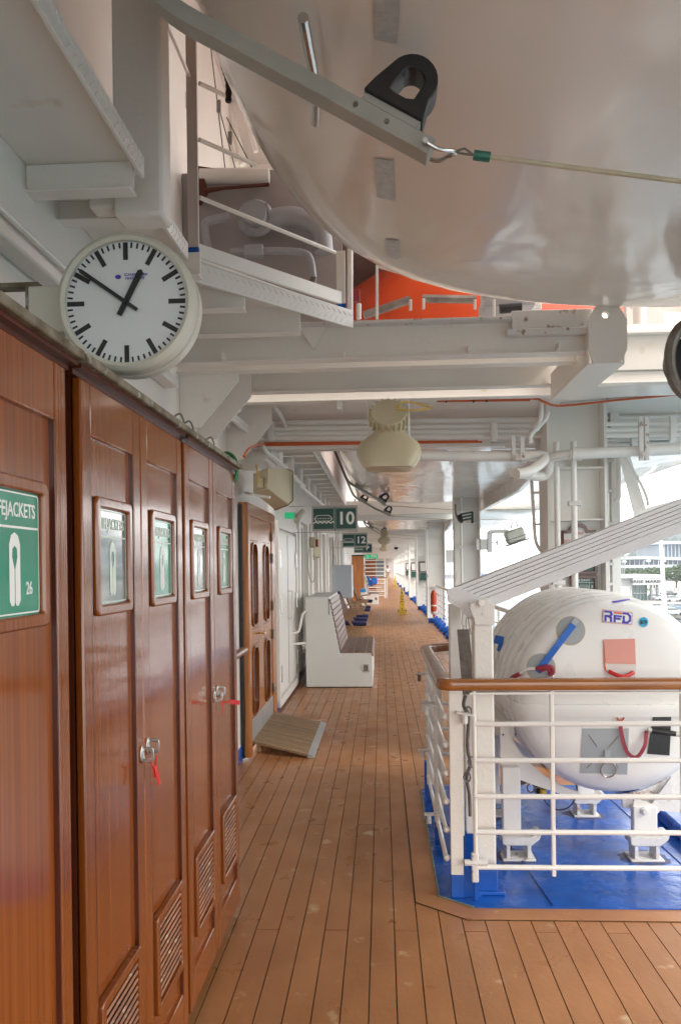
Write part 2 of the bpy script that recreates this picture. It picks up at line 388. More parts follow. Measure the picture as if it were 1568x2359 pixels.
# ---- cabin wall (blue skirting, window bays)
WX = -1.225
wall = thing('cabin_wall', 'white steel cabin wall with blue skirting along the inboard side of the promenade', 'wall', (WX, 10, 0))
b = MB()
b.box((-1.45, -4, 0), (WX, 6.72, 3.0)); b.box((-1.45, 6.72, 2.23), (WX, 8.50, 3.0)); b.box((-1.45, 8.50, 0), (WX, 11.25, 3.0))
b.box((-1.45, 11.25, 2.35), (WX, 24.9, 3.0)); b.box((-1.45, 11.25, 0), (WX, 24.9, .32)); b.box((-1.45, 24.9, 0), (WX, 118, 3.0))
b.box((-1.5, -4, 3.0), (-1.24, 118, 6.5))
y = 11.25
bays = []
while y < 24:
    bays.append((y+.28, y+1.75)); y += 2.03
prev = 11.25
for a_, c_ in bays+[(24.9, 0)]:
    b.box((-1.45, prev, .32), (WX, a_, 2.35)); prev = c_
b.build('plating', white, wall, smooth=False)
MB().box((WX, -4, .001), (WX+.012, 6.66, .125)).box((WX, 8.56, .001), (WX+.012, 118, .125)).build('skirting', blue, wall)
pb = MB()
for a_, c_ in bays:
    pb.box((WX+.001, a_-.22, .13), (WX+.11, a_-.10, 2.38))
for a_, c_ in bays:
    pr = MB().box((WX+.001, a_-.24, .13), (WX+.045, a_-.06, 2.40)).build('pilaster', white_clean, wall, bev=.01)
wi = 0
for a_, c_ in bays:
    wi += 1
    nm = ['first', 'second', 'third', 'fourth', 'fifth', 'sixth', 'seventh'][wi-1]
    t = thing('cabin_window', f'tall dark glazed window bay in the white wall, {nm} one beyond the white double doors', 'window', (WX, (a_+c_)/2, .32), 'tall window bays along the cabin wall')
    MB().box((-1.38, a_, .32), (-1.36, c_, 2.35)).build('pane', glassdark, t, smooth=False)
    fb = MB(Fr((-1.40, (a_+c_)/2, 1.335), (0, 1, 0), (0, 0, 1), (1, 0, 0)))
    w_, h_ = c_-a_-.004, 2.026
    fb.ringprism([(p[0], p[1], 0) for p in rrect(w_, h_, .02)], [(p[0], p[1], 0) for p in rrect(w_-.12, h_-.12, .05)], (0, 0, .10))
    # extrude along world x
    fb.build('frame', white_clean, t, bev=.004)
# small handrail on wall
t = thing('grab_rail', 'short varnished wooden handrail on the white wall beside the last locker', 'handrail', (-1.15, 6, .95))
MB().tube([(-1.13, 4.6, .98), (-1.13, 6.35, .98)], .032, 12).build('rail', teak_side, t, bev=.01)
for yy in (4.9, 6.15): MB().tube([(-1.225, yy, .93), (-1.14, yy, .95)], .012, 6).build('bracket', white, t)
# ---- overhead: girders, catwalks, ceiling
H1 = EYE+1.39; HB = EYE+1.19
def girder(y0, y1, xr, label, ztop=H1, zb=HB, name='overhead_girder'):
    t = thing(name, label, 'girder', (0, y0, zb))
    MB().box((-1.23, y0, zb+.012), (xr, y0+.02, ztop)).box((-1.23, y1-.02, zb+.012), (xr, y1, ztop)).build('web', white_ceil, t, smooth=False)
    MB().box((-1.23, y0-.035, zb), (xr, y0+.05, zb+.012)).box((-1.23, y1-.05, zb), (xr, y1+.035, zb+.012)).build('flange', white_ceil, t, bev=.003)
    return t
gA = girder(4.5, 4.72, 1.20, 'near white transverse girder under the lifeboat end, crossing above the deck')
MB().box((-1.23, 4.42, H1-.012), (.75, 4.499, H1+.004)).build('top_flange', white_rust, gA, bev=.003)
MB().box((.75, 4.46, H1-.06), (1.2, 4.52, H1+.045)).box((.72, 4.44, H1-.10), (1.2, 4.4995, H1-.062)).build('stepped_cap', white_rust, gA, bev=.006)
MB().prism([(-.46, 4.47, HB+.19), (-.30, 4.47, HB+.19), (-.37, 4.47, HB+.06)], (0, .015, 0)).build('bracket', white_ceil, gA)
for xx in (-.9, -.2, .5, 1.0): MB().box((xx, 4.35+.06, HB+.0125), (xx+.012, 4.4995, HB+.05)).build('stiffener', white_ceil, gA)
def weld(a, b, r, par, m=None):
    a, b = V(a), V(b); n = max(4, int((b-a).length/.03)); rg = random.Random(int(abs(a.x*31+a.z*77)))
    MB().tube([a.lerp(b, k/n)+V((0, rg.uniform(-.0015, .0015), rg.uniform(-.0015, .0015))) for k in range(n+1)], [r*rg.uniform(.6, 1.25) for k in range(n+1)], 6).build('weld_bead', m or white_ceil, par)
weld((-1.2, 4.498, HB+.014), (1.19, 4.498, HB+.014), .007, gA); weld((-.2, 4.499, H1-.014), (1.19, 4.499, H1-.014), .007, gA); weld((1.198, 4.495, HB+.02), (1.198, 4.495, H1-.08), .009, gA)
gB = girder(5.40, 5.75, 2.6, 'deep white transverse girder just beyond the near one, conduits running down its face', ztop=EYE+1.62, zb=EYE+1.215)
cp = thing('ceiling_plate', 'white painted steel plating between the overhead girders', 'ceiling', (0, 5, H1), kind='structure')
MB().box((-1.23, 4.73, H1), (1.2, 5.395, H1+.02)).build('panel', white_ceil, cp, smooth=False)
MB().box((-1.23, 5.76, EYE+1.31), (4.2, 8.0, EYE+1.33)).build('panel', white_ceil, cp, smooth=False)
MB().box((-1.23, 7.0, EYE+1.15), (4.2, 7.02, EYE+1.31)).box((-1.23, 8.0, EYE+1.19), (4.2, 8.02, EYE+1.44)).build('stiffener', white_ceil, cp, smooth=False)
# longitudinal end box with lug
t = thing('girder_end_box', 'white box with a round hole in its lug, outboard end of the near girder', 'bracket', (1.3, 4.4, HB-.02))
xo = at(1440, 780, 4.42).x; xi = at(1353, 780, 4.42).x; zt = at(1400, 720, 4.42).z; zb_ = at(1440, 836, 4.42).z
MB().box((xi, 4.44, zb_), (xo, 5.38, zb_+.012)).box((xi, 4.44, zb_+.012), (xi+.015, 5.38, zt-.1)).box((xo-.015, 4.44, zb_+.012), (xo, 5.38, zt-.1)).build('box', white_ceil, t, bev=.003)
lug = [(xi, zb_-.002), (xo+.004, zb_-.002), (xo+.004, zt-.04), (xo-.05, zt+.05), (xi+.05, zt+.05), (xi, zt-.04)]
hc = at(1392, 727, 4.42); hr = .02
import itertools
outer = []; inner = []
N_ = 24
for k in range(N_):
    a_ = 2*math.pi*k/N_+.01; d = (math.cos(a_), math.sin(a_)); best = 9
    for q in range(len(lug)):
        p1, p2 = lug[q], lug[(q+1) % len(lug)]
        ex, ez = p2[0]-p1[0], p2[1]-p1[1]; den = d[0]*ez-d[1]*ex
        if abs(den) < 1e-9: continue
        tt = ((p1[0]-hc.x)*ez-(p1[1]-hc.z)*ex)/den; ss = ((p1[0]-hc.x)*d[1]-(p1[1]-hc.z)*d[0])/den
        if tt > 0 and -1e-6 <= ss <= 1+1e-6: best = min(best, tt)
    outer.append((hc.x+d[0]*best, 4.405, hc.z+d[1]*best)); inner.append((hc.x+d[0]*hr, 4.405, hc.z+d[1]*hr))
MB().ringprism(outer, inner, (0, .03, 0)).build('lug_plate', white_ceil, t, ang=20)
# outboard continuation, behind
t = thing('outboard_beam', 'white outboard beam carrying the davits, to the right of the box bracket', 'beam', (2, 5.2, EYE+1.3))
MB().box((1.42, 5.36, EYE+1.30), (4.5, 5.38, EYE+1.53)).box((1.42, 5.30, EYE+1.53), (4.5, 5.75, EYE+1.545)).build('face', white_ceil, t, bev=.003)
MB().box((1.42, 5.38, EYE+1.20), (4.5, 5.75, EYE+1.31)).build('lower_edge', white_clean, t, bev=.02)
MB().tube([(1.80, 5.5, EYE+1.545), (1.80, 5.5, EYE+3)], .045, 14).build('stanchion', white_clean, t)
MB().prism([at(1442, 700, 5.6), at(1442, 795, 5.6), at(1487, 795, 5.6), at(1455, 715, 5.6)], (0, .02, 0)).build('gusset', white_rust, t)
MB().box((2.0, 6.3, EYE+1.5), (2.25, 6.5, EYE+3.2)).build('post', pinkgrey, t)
# near catwalks above the lockers
cw = thing('catwalk', 'white embarkation catwalk with chequered edge above the lockers', 'catwalk', (-1, 2, H1), kind='structure')
def edge_plate(a, b2, h=.075, nm='edge_plate', th=.014):
    a = V(a); b2 = V(b2); bb = MB(); bb.bar(a+V((0, 0, h/2)), b2+V((0, 0, h/2)), th, h)
    o = bb.build(nm, white_clean, cw, bev=.002)
    L_ = (b2-a).length; d = (b2-a)/L_; n_ = V((d.y, -d.x, 0)); k = 0; lb = MB(); random.seed(5)
    s_ = .02
    while s_ < L_-.02:
        c = a+d*s_+n_*(th/2+.001); z_ = h*(.28 if k % 2 else .72)
        e = d*.011+V((0, 0, .010 if k % 2 else -.010))
        lb.bar(c+V((0, 0, z_))-e, c+V((0, 0, z_))+e, .004, .003, upv=n_)
        s_ += .021; k += 1
    lb.build('tread_lug', white_clean, cw, smooth=False)
XE = -.83
b = MB(); b.box((-1.235, -1, H1+.05), (XE-.01, 2.745, H1+.06)); b.build('deck_plate', white_ceil, cw, smooth=False)
edge_plate((XE, -.5, H1), (XE, 2.74, H1))
def cross(y, xr, zt, zb2, th=.05):
    b = MB(); b.box((-1.235, y, zb2), (xr, y+.012, zt)); b.box((-1.235, y-.03, zb2-.01), (xr, y+.04, zb2-.0005)); b.build('crossbeam', white_ceil, cw, bev=.003)
cross(2.70, XE-.02, H1+.045, H1-.055)
cross(.9, XE-.02, H1+.045, H1-.055); 
cross(2.98, -.93, H1+.045, H1-.03); cross(3.5, -.80, H1+.045, H1-.06); cross(3.85, -.66, H1+.02, H1-.1); cross(4.2, -.42, H1+.02, H1-.12)
b = MB(); b.box((-1.235, 2.76, H1+.05), (XE-.04, 3.55, H1+.06))
poly = [(-1.235, 3.56), (-.86, 3.56), (-.17, 4.41), (-1.235, 4.41)]
b.prism([(x, y, H1+.045) for x, y in poly], (0, 0, .01)); b.build('deck_plate', white_ceil, cw, smooth=False)
edge_plate((XE-.03, 2.95, H1-.01), (XE-.02, 3.45, H1-.01)); 
pa = at(436, 640, 3.6); pb_ = at(812, 752, 4.42)
edge_plate((pa.x, pa.y, pa.z-.012), (pb_.x, pb_.y, pb_.z-.012), h=.10)
# gutter / pipe along the wall top
t = thing('corner_gusset', 'white angled plates where the catwalk meets the wall above the lockers', 'bracket', (-1.2, 3, H1-.2))
for yy in (3.45, 4.1): MB().prism([(-1.222, yy, H1-.30), (-1.0, yy, H1+.04), (-1.222, yy, H1+.04)], (0, .014, 0)).build('plate', white_ceil, t)
MB().box((-1.222, -1, H1-.36), (-1.14, 4.4, H1-.31)).build('ledge', white_ceil, t, bev=.01)
t = thing('wall_conduit', 'thin white conduit with a dark cable end along the wall above the clock', 'conduit', (-1.2, 2.5, EYE+1.1))
MB().tube([(-1.2, 1.0, EYE+1.16), (-1.2, 2.9, EYE+1.16), (-1.17, 3.0, EYE+1.14)], .012, 8).build('conduit', white_clean, t)
q = at(131, 603, 2.95); MB().tube([q+V((-.03, .0, .03)), q], .009, 8).build('cable_end', maroon, t)
# hanging post (column seen at top left)
t = thing('hanging_post', 'stout white square post hanging from the upper deck beside the catwalk edge', 'post', (-.88, 2.9, H1-.1))
a_ = at(285, 300, 2.95); c_ = at(372, 300, 2.82)
MB().box((a_.x, 2.82, EYE+1.30), (c_.x, 2.95, EYE+4)).build('post', white_ceil, t, bev=.012)
MB().box((a_.x-.10, 2.84, EYE+1.34), (a_.x, 2.93, EYE+1.42)).build('foot', white_ceil, t, bev=.012)
# catwalk guard rail (diagonal)
t = thing('catwalk_railing', 'white guard railing following the slanted catwalk edge, blue feet on its posts', 'railing', (-.6, 4, H1))
p1 = at(447, 590, 3.66); p2 = at(786, 712, 4.46)
bot1 = V((p1.x, p1.y, p1.z)); bot2 = V((p2.x, p2.y, p2.z))
tp = at(447, 60, 3.66)
MB().bar(bot1+V((0, 0, .04)), V((bot1.x, bot1.y, bot1.z+1.05)), .05, .02, upv=(0, 1, 0)).build('post', pinkgrey, t, bev=.002)
MB().bar(bot1, bot1+V((0, 0, .038)), .052, .022, upv=(0, 1, 0)).build('blue_foot', blue, t)
MB().bar(bot2+V((0, 0, .03)), bot2+V((0, 0, .33)), .05, .02, upv=(0, 1, 0)).build('post', white_clean, t, bev=.002)
MB().bar(bot2, bot2+V((0, 0, .028)), .052, .022, upv=(0, 1, 0)).build('blue_foot', blue, t)
MB().bar(bot1+V((0, 0, .03)), bot2+V((0, 0, .06)), .02, .07).build('toe_board', white_clean, t, bev=.003)
for (xa, ya, xb, yb) in ((460, 455, 772, 582), (460, 322, 590, 380), (460, 192, 560, 240), (378, 40, 437, 180)):
    if xa == 378: MB().tube([at(xa, ya, 3.2), at(437, 178, 3.66)], .009, 8).build('rail', white_clean, t)
    else:
        f_ = (xb-447)/(786-447); MB().tube([at(xa, ya, 3.66), at(xb, yb, 3.66+(4.46-3.66)*f_)], .0105, 8).build('rail', white_clean, t)
# bulkhead and machinery seen through the gap
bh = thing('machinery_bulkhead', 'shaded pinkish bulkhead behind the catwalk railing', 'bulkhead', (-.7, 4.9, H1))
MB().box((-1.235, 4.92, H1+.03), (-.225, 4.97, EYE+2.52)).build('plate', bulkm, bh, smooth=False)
MB().tube([at(462, 405, 4.85), at(620, 405, 4.85)], .045, 12).build('beam', white_clean, bh)
MB().prism([at(455, 382, 4.82), at(497, 388, 4.82), at(470, 410, 4.82), at(480, 440, 4.82), at(463, 470, 4.82), at(452, 470, 4.82)], (0, .02, 0)).build('rusty_bracket', rust, bh)
MB().tube([at(470, 440, 4.8), at(520, 433, 4.8), at(620, 425, 4.8)], [.018, .010, .012], 8).build('rusty_turnbuckle', rust, bh)
vp = thing('valve_assembly', 'grey painted flanged valve and bent pipes on the shaded bulkhead', 'valve', (-.6, 4.8, H1+.1))
c0 = at(590, 505, 4.82); gpm = mat('grey_pipe_paint', (.34, .34, .36), .45, bump=.2, bscale=40)
MB().lathe([(0, -.10), (.075, -.10), (.075, -.04), (.10, -.04), (.115, -.02), (.115, .0)], c0, (0, 1, 0), 20).build('valve_body', gpm, vp)
for k in range(8): MB().lathe([(0, -.012), (.010, -.012), (.010, 0)], c0+V((.10*math.cos(k*.785), -.035, .10*math.sin(k*.785))), (0, 1, 0), 6).build('bolt', gpm, vp)
MB().tube(smoothpath([at(530, 500, 4.8), at(490, 507, 4.8), at(472, 520, 4.8), at(480, 575, 4.8)], 5), .026, 10).build('pipe', gpm, vp)
MB().tube(smoothpath([at(530, 580, 4.75), at(640, 578, 4.75), at(700, 583, 4.75), at(716, 600, 4.75), at(722, 640, 4.75)], 5), .021, 10).build('pipe', gpm, vp)
MB().cbox(at(585, 580, 4.75), (.12, .06, .07)).build('valve_block', gpm, vp, bev=.008)
MB().tube([at(722, 640, 4.75), at(716, 665, 4.75)], .022, 8).build('rusty_fitting', greybox, vp)
MB().tube(smoothpath([at(622, 505, 4.83), at(680, 500, 4.83), at(735, 530, 4.83), at(745, 580, 4.83)], 5), [.06]*16, 12).build('pipe', gpm, vp)
# bright upper works behind
uw = thing('upper_works', 'bright white upper works with slanting struts seen up past the railing', 'superstructure', (-.5, 7, 4.4), kind=None)
MB().box((-1.24, 7.6, EYE+1.46), (-.42, 7.65, 6.4)).build('plate', white_clean, uw, smooth=False)
for (xa, ya, xb, yb, r_) in ((468, 20, 560, 380, .03), (500, 30, 590, 350, .02), (478, 200, 545, 375, .025), (400, 0, 425, 420, .035), (412, 100, 428, 560, .03)):
    MB().tube([at(xa, ya, 6.6), at(xb, yb, 6.6)], r_, 8).build('strut', white_clean, uw)
MB().cbox(at(400, 175, 5.2), (.16, .2, .55)).build('cabinet', pinkgrey, uw, bev=.01)
MB().cbox(at(402, 240, 5.1), (.17, .12, .12)).build('lamp_box', greypatch, uw, bev=.006)
t = thing('wire_stays', 'thin wire stays with small turnbuckles hanging beside the near lifeboat', 'wire', (-.6, 5.5, 4))
for (xa, ya, xb, yb) in ((480, 60, 520, 400), (505, 250, 545, 400), (522, 270, 580, 385)):
    MB().tube([at(xa, ya, 5.6), at(xb, yb, 5.6)], .004, 5).build('wire', ink, t)
for (xa, ya) in ((504, 245), (530, 318)): MB().cbox(at(xa, ya, 5.55), (.03, .02, .09)).build('turnbuckle', dullsteel, t, bev=.004)
t = thing('black_cable_loop', 'black ribbed cable hanging down beside the lifeboat hull', 'cable', (-.5, 3, 4))
pts = smoothpath([at(508, 120, 3.3), at(515, 150, 3.3), at(526, 190, 3.3), at(526, 235, 3.3)], 6)
MB().tube(pts, [.012+.003*(k % 2) for k in range(len(pts))], 8).build('cable', black, t)
MB().tube(smoothpath([at(372, 270, 4.4), at(384, 300, 4.4), at(380, 335, 4.4), at(374, 345, 4.4)], 5), .012, 8).build('cable', black, t)
# upper deck overhang
struct(MB().box((-4, -6, 5.6), (1.2, 118, 5.8)).build('upper_deck', pinkgrey, smooth=False), 'underside of the deck above')  # greyed paint puts the shade of the gap overhead into the colour
# far embarkation platforms + ceiling
fc = thing('promenade_ceiling', 'white ribbed underside of the embarkation platforms further along', 'ceiling', (-1, 12, H1), kind='structure')
MB().box((-1.23, 8.03, EYE+1.44), (-.78, 17.4, EYE+1.46)).box((-1.23, 17.4, EYE+1.44), (1.9, 19.9, EYE+1.46)).box((-1.23, 19.9, EYE+1.44), (-.78, 28.4, EYE+1.46)).build('panel', white_ceil, fc, smooth=False)
rb = MB(); yy = 8.6
while yy < 28:
    if not 17.3 < yy < 20: rb.box((-1.23, yy, EYE+1.33), (-.79, yy+.015, EYE+1.44)).box((-1.23, yy-.04, EYE+1.318), (-.79, yy+.055, EYE+1.3295))
    yy += .62
rb.build('rib', white_ceil, fc, smooth=False)
MB().box((-.785, 8.05, EYE+1.34), (-.765, 17.4, EYE+1.47)).box((-.785, 19.9, EYE+1.34), (-.765, 28.4, EYE+1.47)).build('edge_plate', white_clean, fc, bev=.003)
for yy, xr in ((17.4, 1.9), (19.6, 1.9), (28.4, 1.9), (31.2, 1.9)):
    MB().box((-1.23, yy, EYE+1.16), (xr, yy+.3, EYE+1.44)).build('girder', white_ceil, fc, smooth=False)
MB().box((-1.23, 28.7, EYE+1.27), (1.92, 120, EYE+1.30)).build('panel', white_ceil, fc, smooth=False)
rb = MB(); yy = 33
while yy < 110:
    rb.box((-1.23, yy, EYE+1.06), (1.92, yy+.15, EYE+1.27)); yy += 4.1
rb.build('girder', white_ceil, fc, smooth=False)
lf = MB()
for k in range(9): lf.box((-1.1, 8.2+k*1.1, EYE+1.10), (-1.06, 8.5+k*1.1, EYE+1.33))
lf.build('bracket', white_ceil, fc)
# ================================================================== LIFEBOATS
def hull_mesh(yc, half=4.5, b0=2.62, xc=1.92, k0=EYE+1.30, s0=EYE+2.75, rock=.12, nst=44, ns=22):
    vs = []; fs = []
    for i in range(nst+1):
        t_ = -1+2*i/nst; t_ = math.copysign(1-(1-abs(t_))**1.7, t_)
        bw = b0*max(0.0, 1-abs(t_)**9)**.37; bw = max(bw, .015)
        kz = k0+rock*abs(t_)**5; sz = s0+.1*abs(t_)**3
        for j in range(-ns, ns+1):
            a = (math.pi/2)*j/ns
            x = bw*math.copysign(abs(math.sin(a))**.58, j); z = kz+(sz-kz)*(1-math.cos(a))**2.1
            vs.append((xc+x, yc+half*t_, z))
    m = 2*ns+1
    for i in range(nst):
        for j in range(2*ns): fs.append((i*m+j, i*m+j+1, (i+1)*m+j+1, (i+1)*m+j))
    n = len(vs)
    # gunwale deck
    for i in range(nst): fs.append((i*m, (i+1)*m, (i+1)*m+2*ns, i*m+2*ns))
    return vs, fs
def lifeboat(yc, label, near=False, k0=EYE+1.24, half=4.55, s0=EYE+2.38):
    t = thing('lifeboat', label, 'lifeboat', (1.92, yc, EYE+1.1), 'lifeboats slung above the deck edge')
    vs, fs = hull_mesh(yc, half=half, k0=k0, s0=s0)
    h = MB(); h.add(vs, fs); ho = h.build('hull', hullm, t, ang=60)
    # canopy
    cv = []; cf = []; n1, n2 = 24, 12
    for i in range(n1+1):
        tt = -1+2*i/n1; w_ = 2.64*max(.0, 1-abs(tt)**8)**.36+.02; hh = 1.6*max(0, 1-abs(tt)**6)**.4+.02
        for j in range(n2+1):
            a = math.pi*j/n2; cv.append((1.92-w_*math.cos(a), yc+4.52*tt, s0-.10+hh*math.sin(a)**.7))
    for i in range(n1):
        for j in range(n2): cf.append((i*(n2+1)+j, i*(n2+1)+j+1, (i+1)*(n2+1)+j+1, (i+1)*(n2+1)+j))
    MB().add(cv, cf).build('canopy', orange, t, ang=60)
    # keel skeg
    k = MB(); kp = [(yc-3.4, k0+.03), (yc-2.6, k0-.11), (yc-1.5, k0-.22), (yc+3.6, k0-.23), (yc+4.0, k0+.15), (yc+4.0, k0+.2), (yc-3.4, k0+.14)]
    k.prism([(1.92-.045, y_, z_) for y_, z_ in kp], (.09, 0, 0)); k.build('keel', hullm, t, bev=.02)
    # rubbing strake rails
    st = MB(); pts = []
    for i in range(0, 45):
        t_ = -1+2*i/44; bw = 2.6*max(0, 1-abs(t_)**8)**.36
        pts.append((1.92-bw-.01, yc+4.5*t_, s0-.13+.1*abs(t_)**3))
    st.tube(pts, .05, 8); st.build('rubbing_strake', hullm, t)
    return t, ho, BVHTree.FromPolygons([V(v) for v in vs], fs)
lb1, ho1, bvh1 = lifeboat(-.1, 'nearest lifeboat, big glossy white hull overhead filling the top right', k0=EYE+1.30, s0=EYE+2.75)
lb2, ho2, bvh2 = lifeboat(12.4, 'second lifeboat, white hull beyond the horn loudspeaker with orange canopy showing')
lb3, ho3, bvh3 = lifeboat(24.2, 'third and farthest white lifeboat hull, low above the far loudspeakers')
def cast(px, py, bvh, off=.003):
    r = ray(px, py).normalized(); o = V((0, 0, EYE)); hit = bvh.ray_cast(o, r)
    if hit[0] is None: return None
    n_ = hit[1]
    if n_.dot(r) > 0: n_ = -n_
    return hit[0]+n_*off, n_
def patch(px4, bvh, name, m, parent, nu=6, nv=8, off=.004):
    vs = []; fs = []
    for j in range(nv+1):
        for i in range(nu+1):
            u, v = i/nu, j/nv
            x = (px4[0][0]*(1-u)+px4[1][0]*u)*(1-v)+(px4[3][0]*(1-u)+px4[2][0]*u)*v
            y = (px4[0][1]*(1-u)+px4[1][1]*u)*(1-v)+(px4[3][1]*(1-u)+px4[2][1]*u)*v
            h = cast(x, y, bvh, off)
            if h is None: return None
            vs.append(h[0])
    for j in range(nv):
        for i in range(nu): fs.append((j*(nu+1)+i, j*(nu+1)+i+1, (j+1)*(nu+1)+i+1, (j+1)*(nu+1)+i))
    return MB().add(vs, fs).build(name, m, parent, fixn=False)
for q in (((862, -30), (924, -30), (914, 97), (862, 88)), ((862, 362), (905, 368), (912, 462), (868, 452)), ((886, 549), (919, 552), (922, 595), (893, 592))):
    patch(q, bvh1, 'reflective_tape', sealg, lb1)
pts = []
for (x, y) in ((712, 0), (722, 60), (733, 120), (740, 200), (738, 250)):
    h = cast(x, y, bvh1, .045)
    if h: pts.append(h[0])
if len(pts) > 2:
    MB().tube(pts, .014, 10).build('grab_pole', steel, lb1)
for k in range(6):
    q0 = (1106+k*26, 1157-k*12)
# ================================================================== SWINGING ARMS
def arm(y, lab, near=False, dx=0):
    pth = [(-.86, 2.2), (-.66, 1.70), (-.575, 1.51), (-.505, 1.435), (-.383, 1.361), (-.116, 1.203), (.139+dx, 1.051)]
    P = [V((x, y, EYE+z)) for x, z in pth]
    t = thing('lowering_arm', lab, 'arm', P[-1], 'grey arms under the lifeboats')
    sp = smoothpath(P[:5], 5)+P[5:]
    b = MB(); w_, h_ = .065, .042
    for i, p in enumerate(sp):
        tg = (sp[min(i+1, len(sp)-1)]-sp[max(i-1, 0)]).normalized(); n_ = V((-tg.z, 0, tg.x)); 
        if n_.z < 0: n_ = -n_
        b.v += [p-V((0, w_/2, 0))-n_*h_/2, p+V((0, w_/2, 0))-n_*h_/2, p+V((0, w_/2, 0))+n_*h_/2, p-V((0, w_/2, 0))+n_*h_/2]
    m = len(sp)
    for i in range(m-1):
        for k in range(4): b.f.append((i*4+k, i*4+(k+1) % 4, (i+1)*4+(k+1) % 4, (i+1)*4+k))
    b.f += [(0, 1, 2, 3), ((m-1)*4+3, (m-1)*4+2, (m-1)*4+1, (m-1)*4)]
    b.build('arm_bar', armm, t, bev=.003)
    # fenders
    def fender(c, tg, sc=1):
        n_ = V((-tg.z, 0, tg.x)); 
        if n_.z < 0: n_ = -n_
        fr = Fr(c+n_*.021, tg, n_, (0, 1, 0))
        base = MB(fr).box((-.085*sc, .0, -.03), (.085*sc, .022*sc, .03)).build('fender_base', armm, t, bev=.003)
        o_ = [(-.085, .024), (.085, .024)]+arc((.012, .09), .066, -25, 165, 12)+[(-.07, .075), (-.085, .04)]
        o_ = [(-.09*sc, .022*sc), (-.02*sc, .022*sc), (.05*sc, .022*sc), (.09*sc, .022*sc)]+[(x*sc+.01*sc, y*sc) for x, y in arc((0, .10), .07, -20, 150, 12)]+[(-.08*sc, .06*sc)]
        i_ = [(-.03*sc, .055*sc), (-.01*sc, .052*sc), (.02*sc, .052*sc), (.04*sc, .06*sc)]+[(x*sc+.01*sc, y*sc) for x, y in arc((0, .10), .034, -20, 150, 12)]+[(-.028*sc, .075*sc)]
        MB(fr).ringprism([(x, y, -.04) for x, y in o_], [(x, y, -.04) for x, y in i_], tg*0+V((0, .08, 0)) if False else V((0, .0, .0))) if False else None
        fb = MB(); fb.ringprism([fr((x, y, -.04)) for x, y in o_], [fr((x, y, -.04)) for x, y in i_], (0, .08, 0)); fb.build('rubber_fender', black, t, bev=.003, ang=25)
    tg = (P[6]-P[5]).normalized()
    fender(P[6]-tg*(.135 if near else .10), tg, .95)
    if not near: fender(P[4], (P[5]-P[4]).normalized())
    e = P[6]
    if near:
        for k in (.13, .22):
            MB().lathe([(0, -.002), (.007, -.002), (.007, .01)], e-tg*k-V((0, .034, 0)), (0, 1, 0), 8).build('bolt', dullsteel, t)
        MB().tube(smoothpath([e-tg*.02+V((0, -.045, -.004)), e+tg*.02+V((0, -.04, -.002)), e+V((.05, -.02, -.006)), e+V((.062, 0, -.003)), e+V((.05, .02, .002)), e+V((.02, .04, 0)), e-tg*.02+V((0, .045, .004))], 5), .0055, 8).build('shackle', steel, t)
        MB().tube([e-tg*.02+V((0, -.055, -.006)), e-tg*.02+V((0, .055, .004))], .007, 8).build('shackle_pin', steel, t)
    return t, e
a1, e1 = arm(2.0, 'nearest grey lowering arm with thick black fender, reaching under the hull overhead', True)
rp = thing('tricing_line', 'cream plastic-covered wire with green sleeve running right from the nearest arm', 'wire rope', e1)
s1 = at(1090, 357, 2.0); s2 = at(1128, 362, 2.0)
for dz in (.008, -.006): MB().tube([e1+V((.058, 0, 0)), e1+V((.085, 0, dz)), s1], .003, 6).build('wire_eye', dullsteel, rp)
MB().tube([s1, s2], .0125, 10).build('sleeve', sleeve, rp)
MB().tube([s2, at(1568, 418, 2.0), at(2000, 480, 2.0)], .0065, 8).build('line', rope, rp)
for y, d, lab in ((13.5, -.06, 'grey arm with black D fenders, first under the second lifeboat'), (16.3, .06, 'grey arm with black D fenders, last under the second lifeboat'), (25.5, -.02, 'small far arm with black fenders under the third lifeboat'), (28, .03, 'farthest small arm with black fenders above the far loudspeakers')):
    t, e = arm(y, lab, dx=d)
    l2 = tag(MB().tube([e, e+V((.09, 0, -.01))], .012, 6).tube([e+V((.09, 0, -.01)), e+V((1.2, 0, -.10)), e+V((3.2, 0, -.12))], .006, 5).build('tricing_line', rope), 'cream line running outboard from the '+lab.replace('grey arm with black D fenders, ', 'arm ').replace(' with black fenders', ''), 'wire rope')
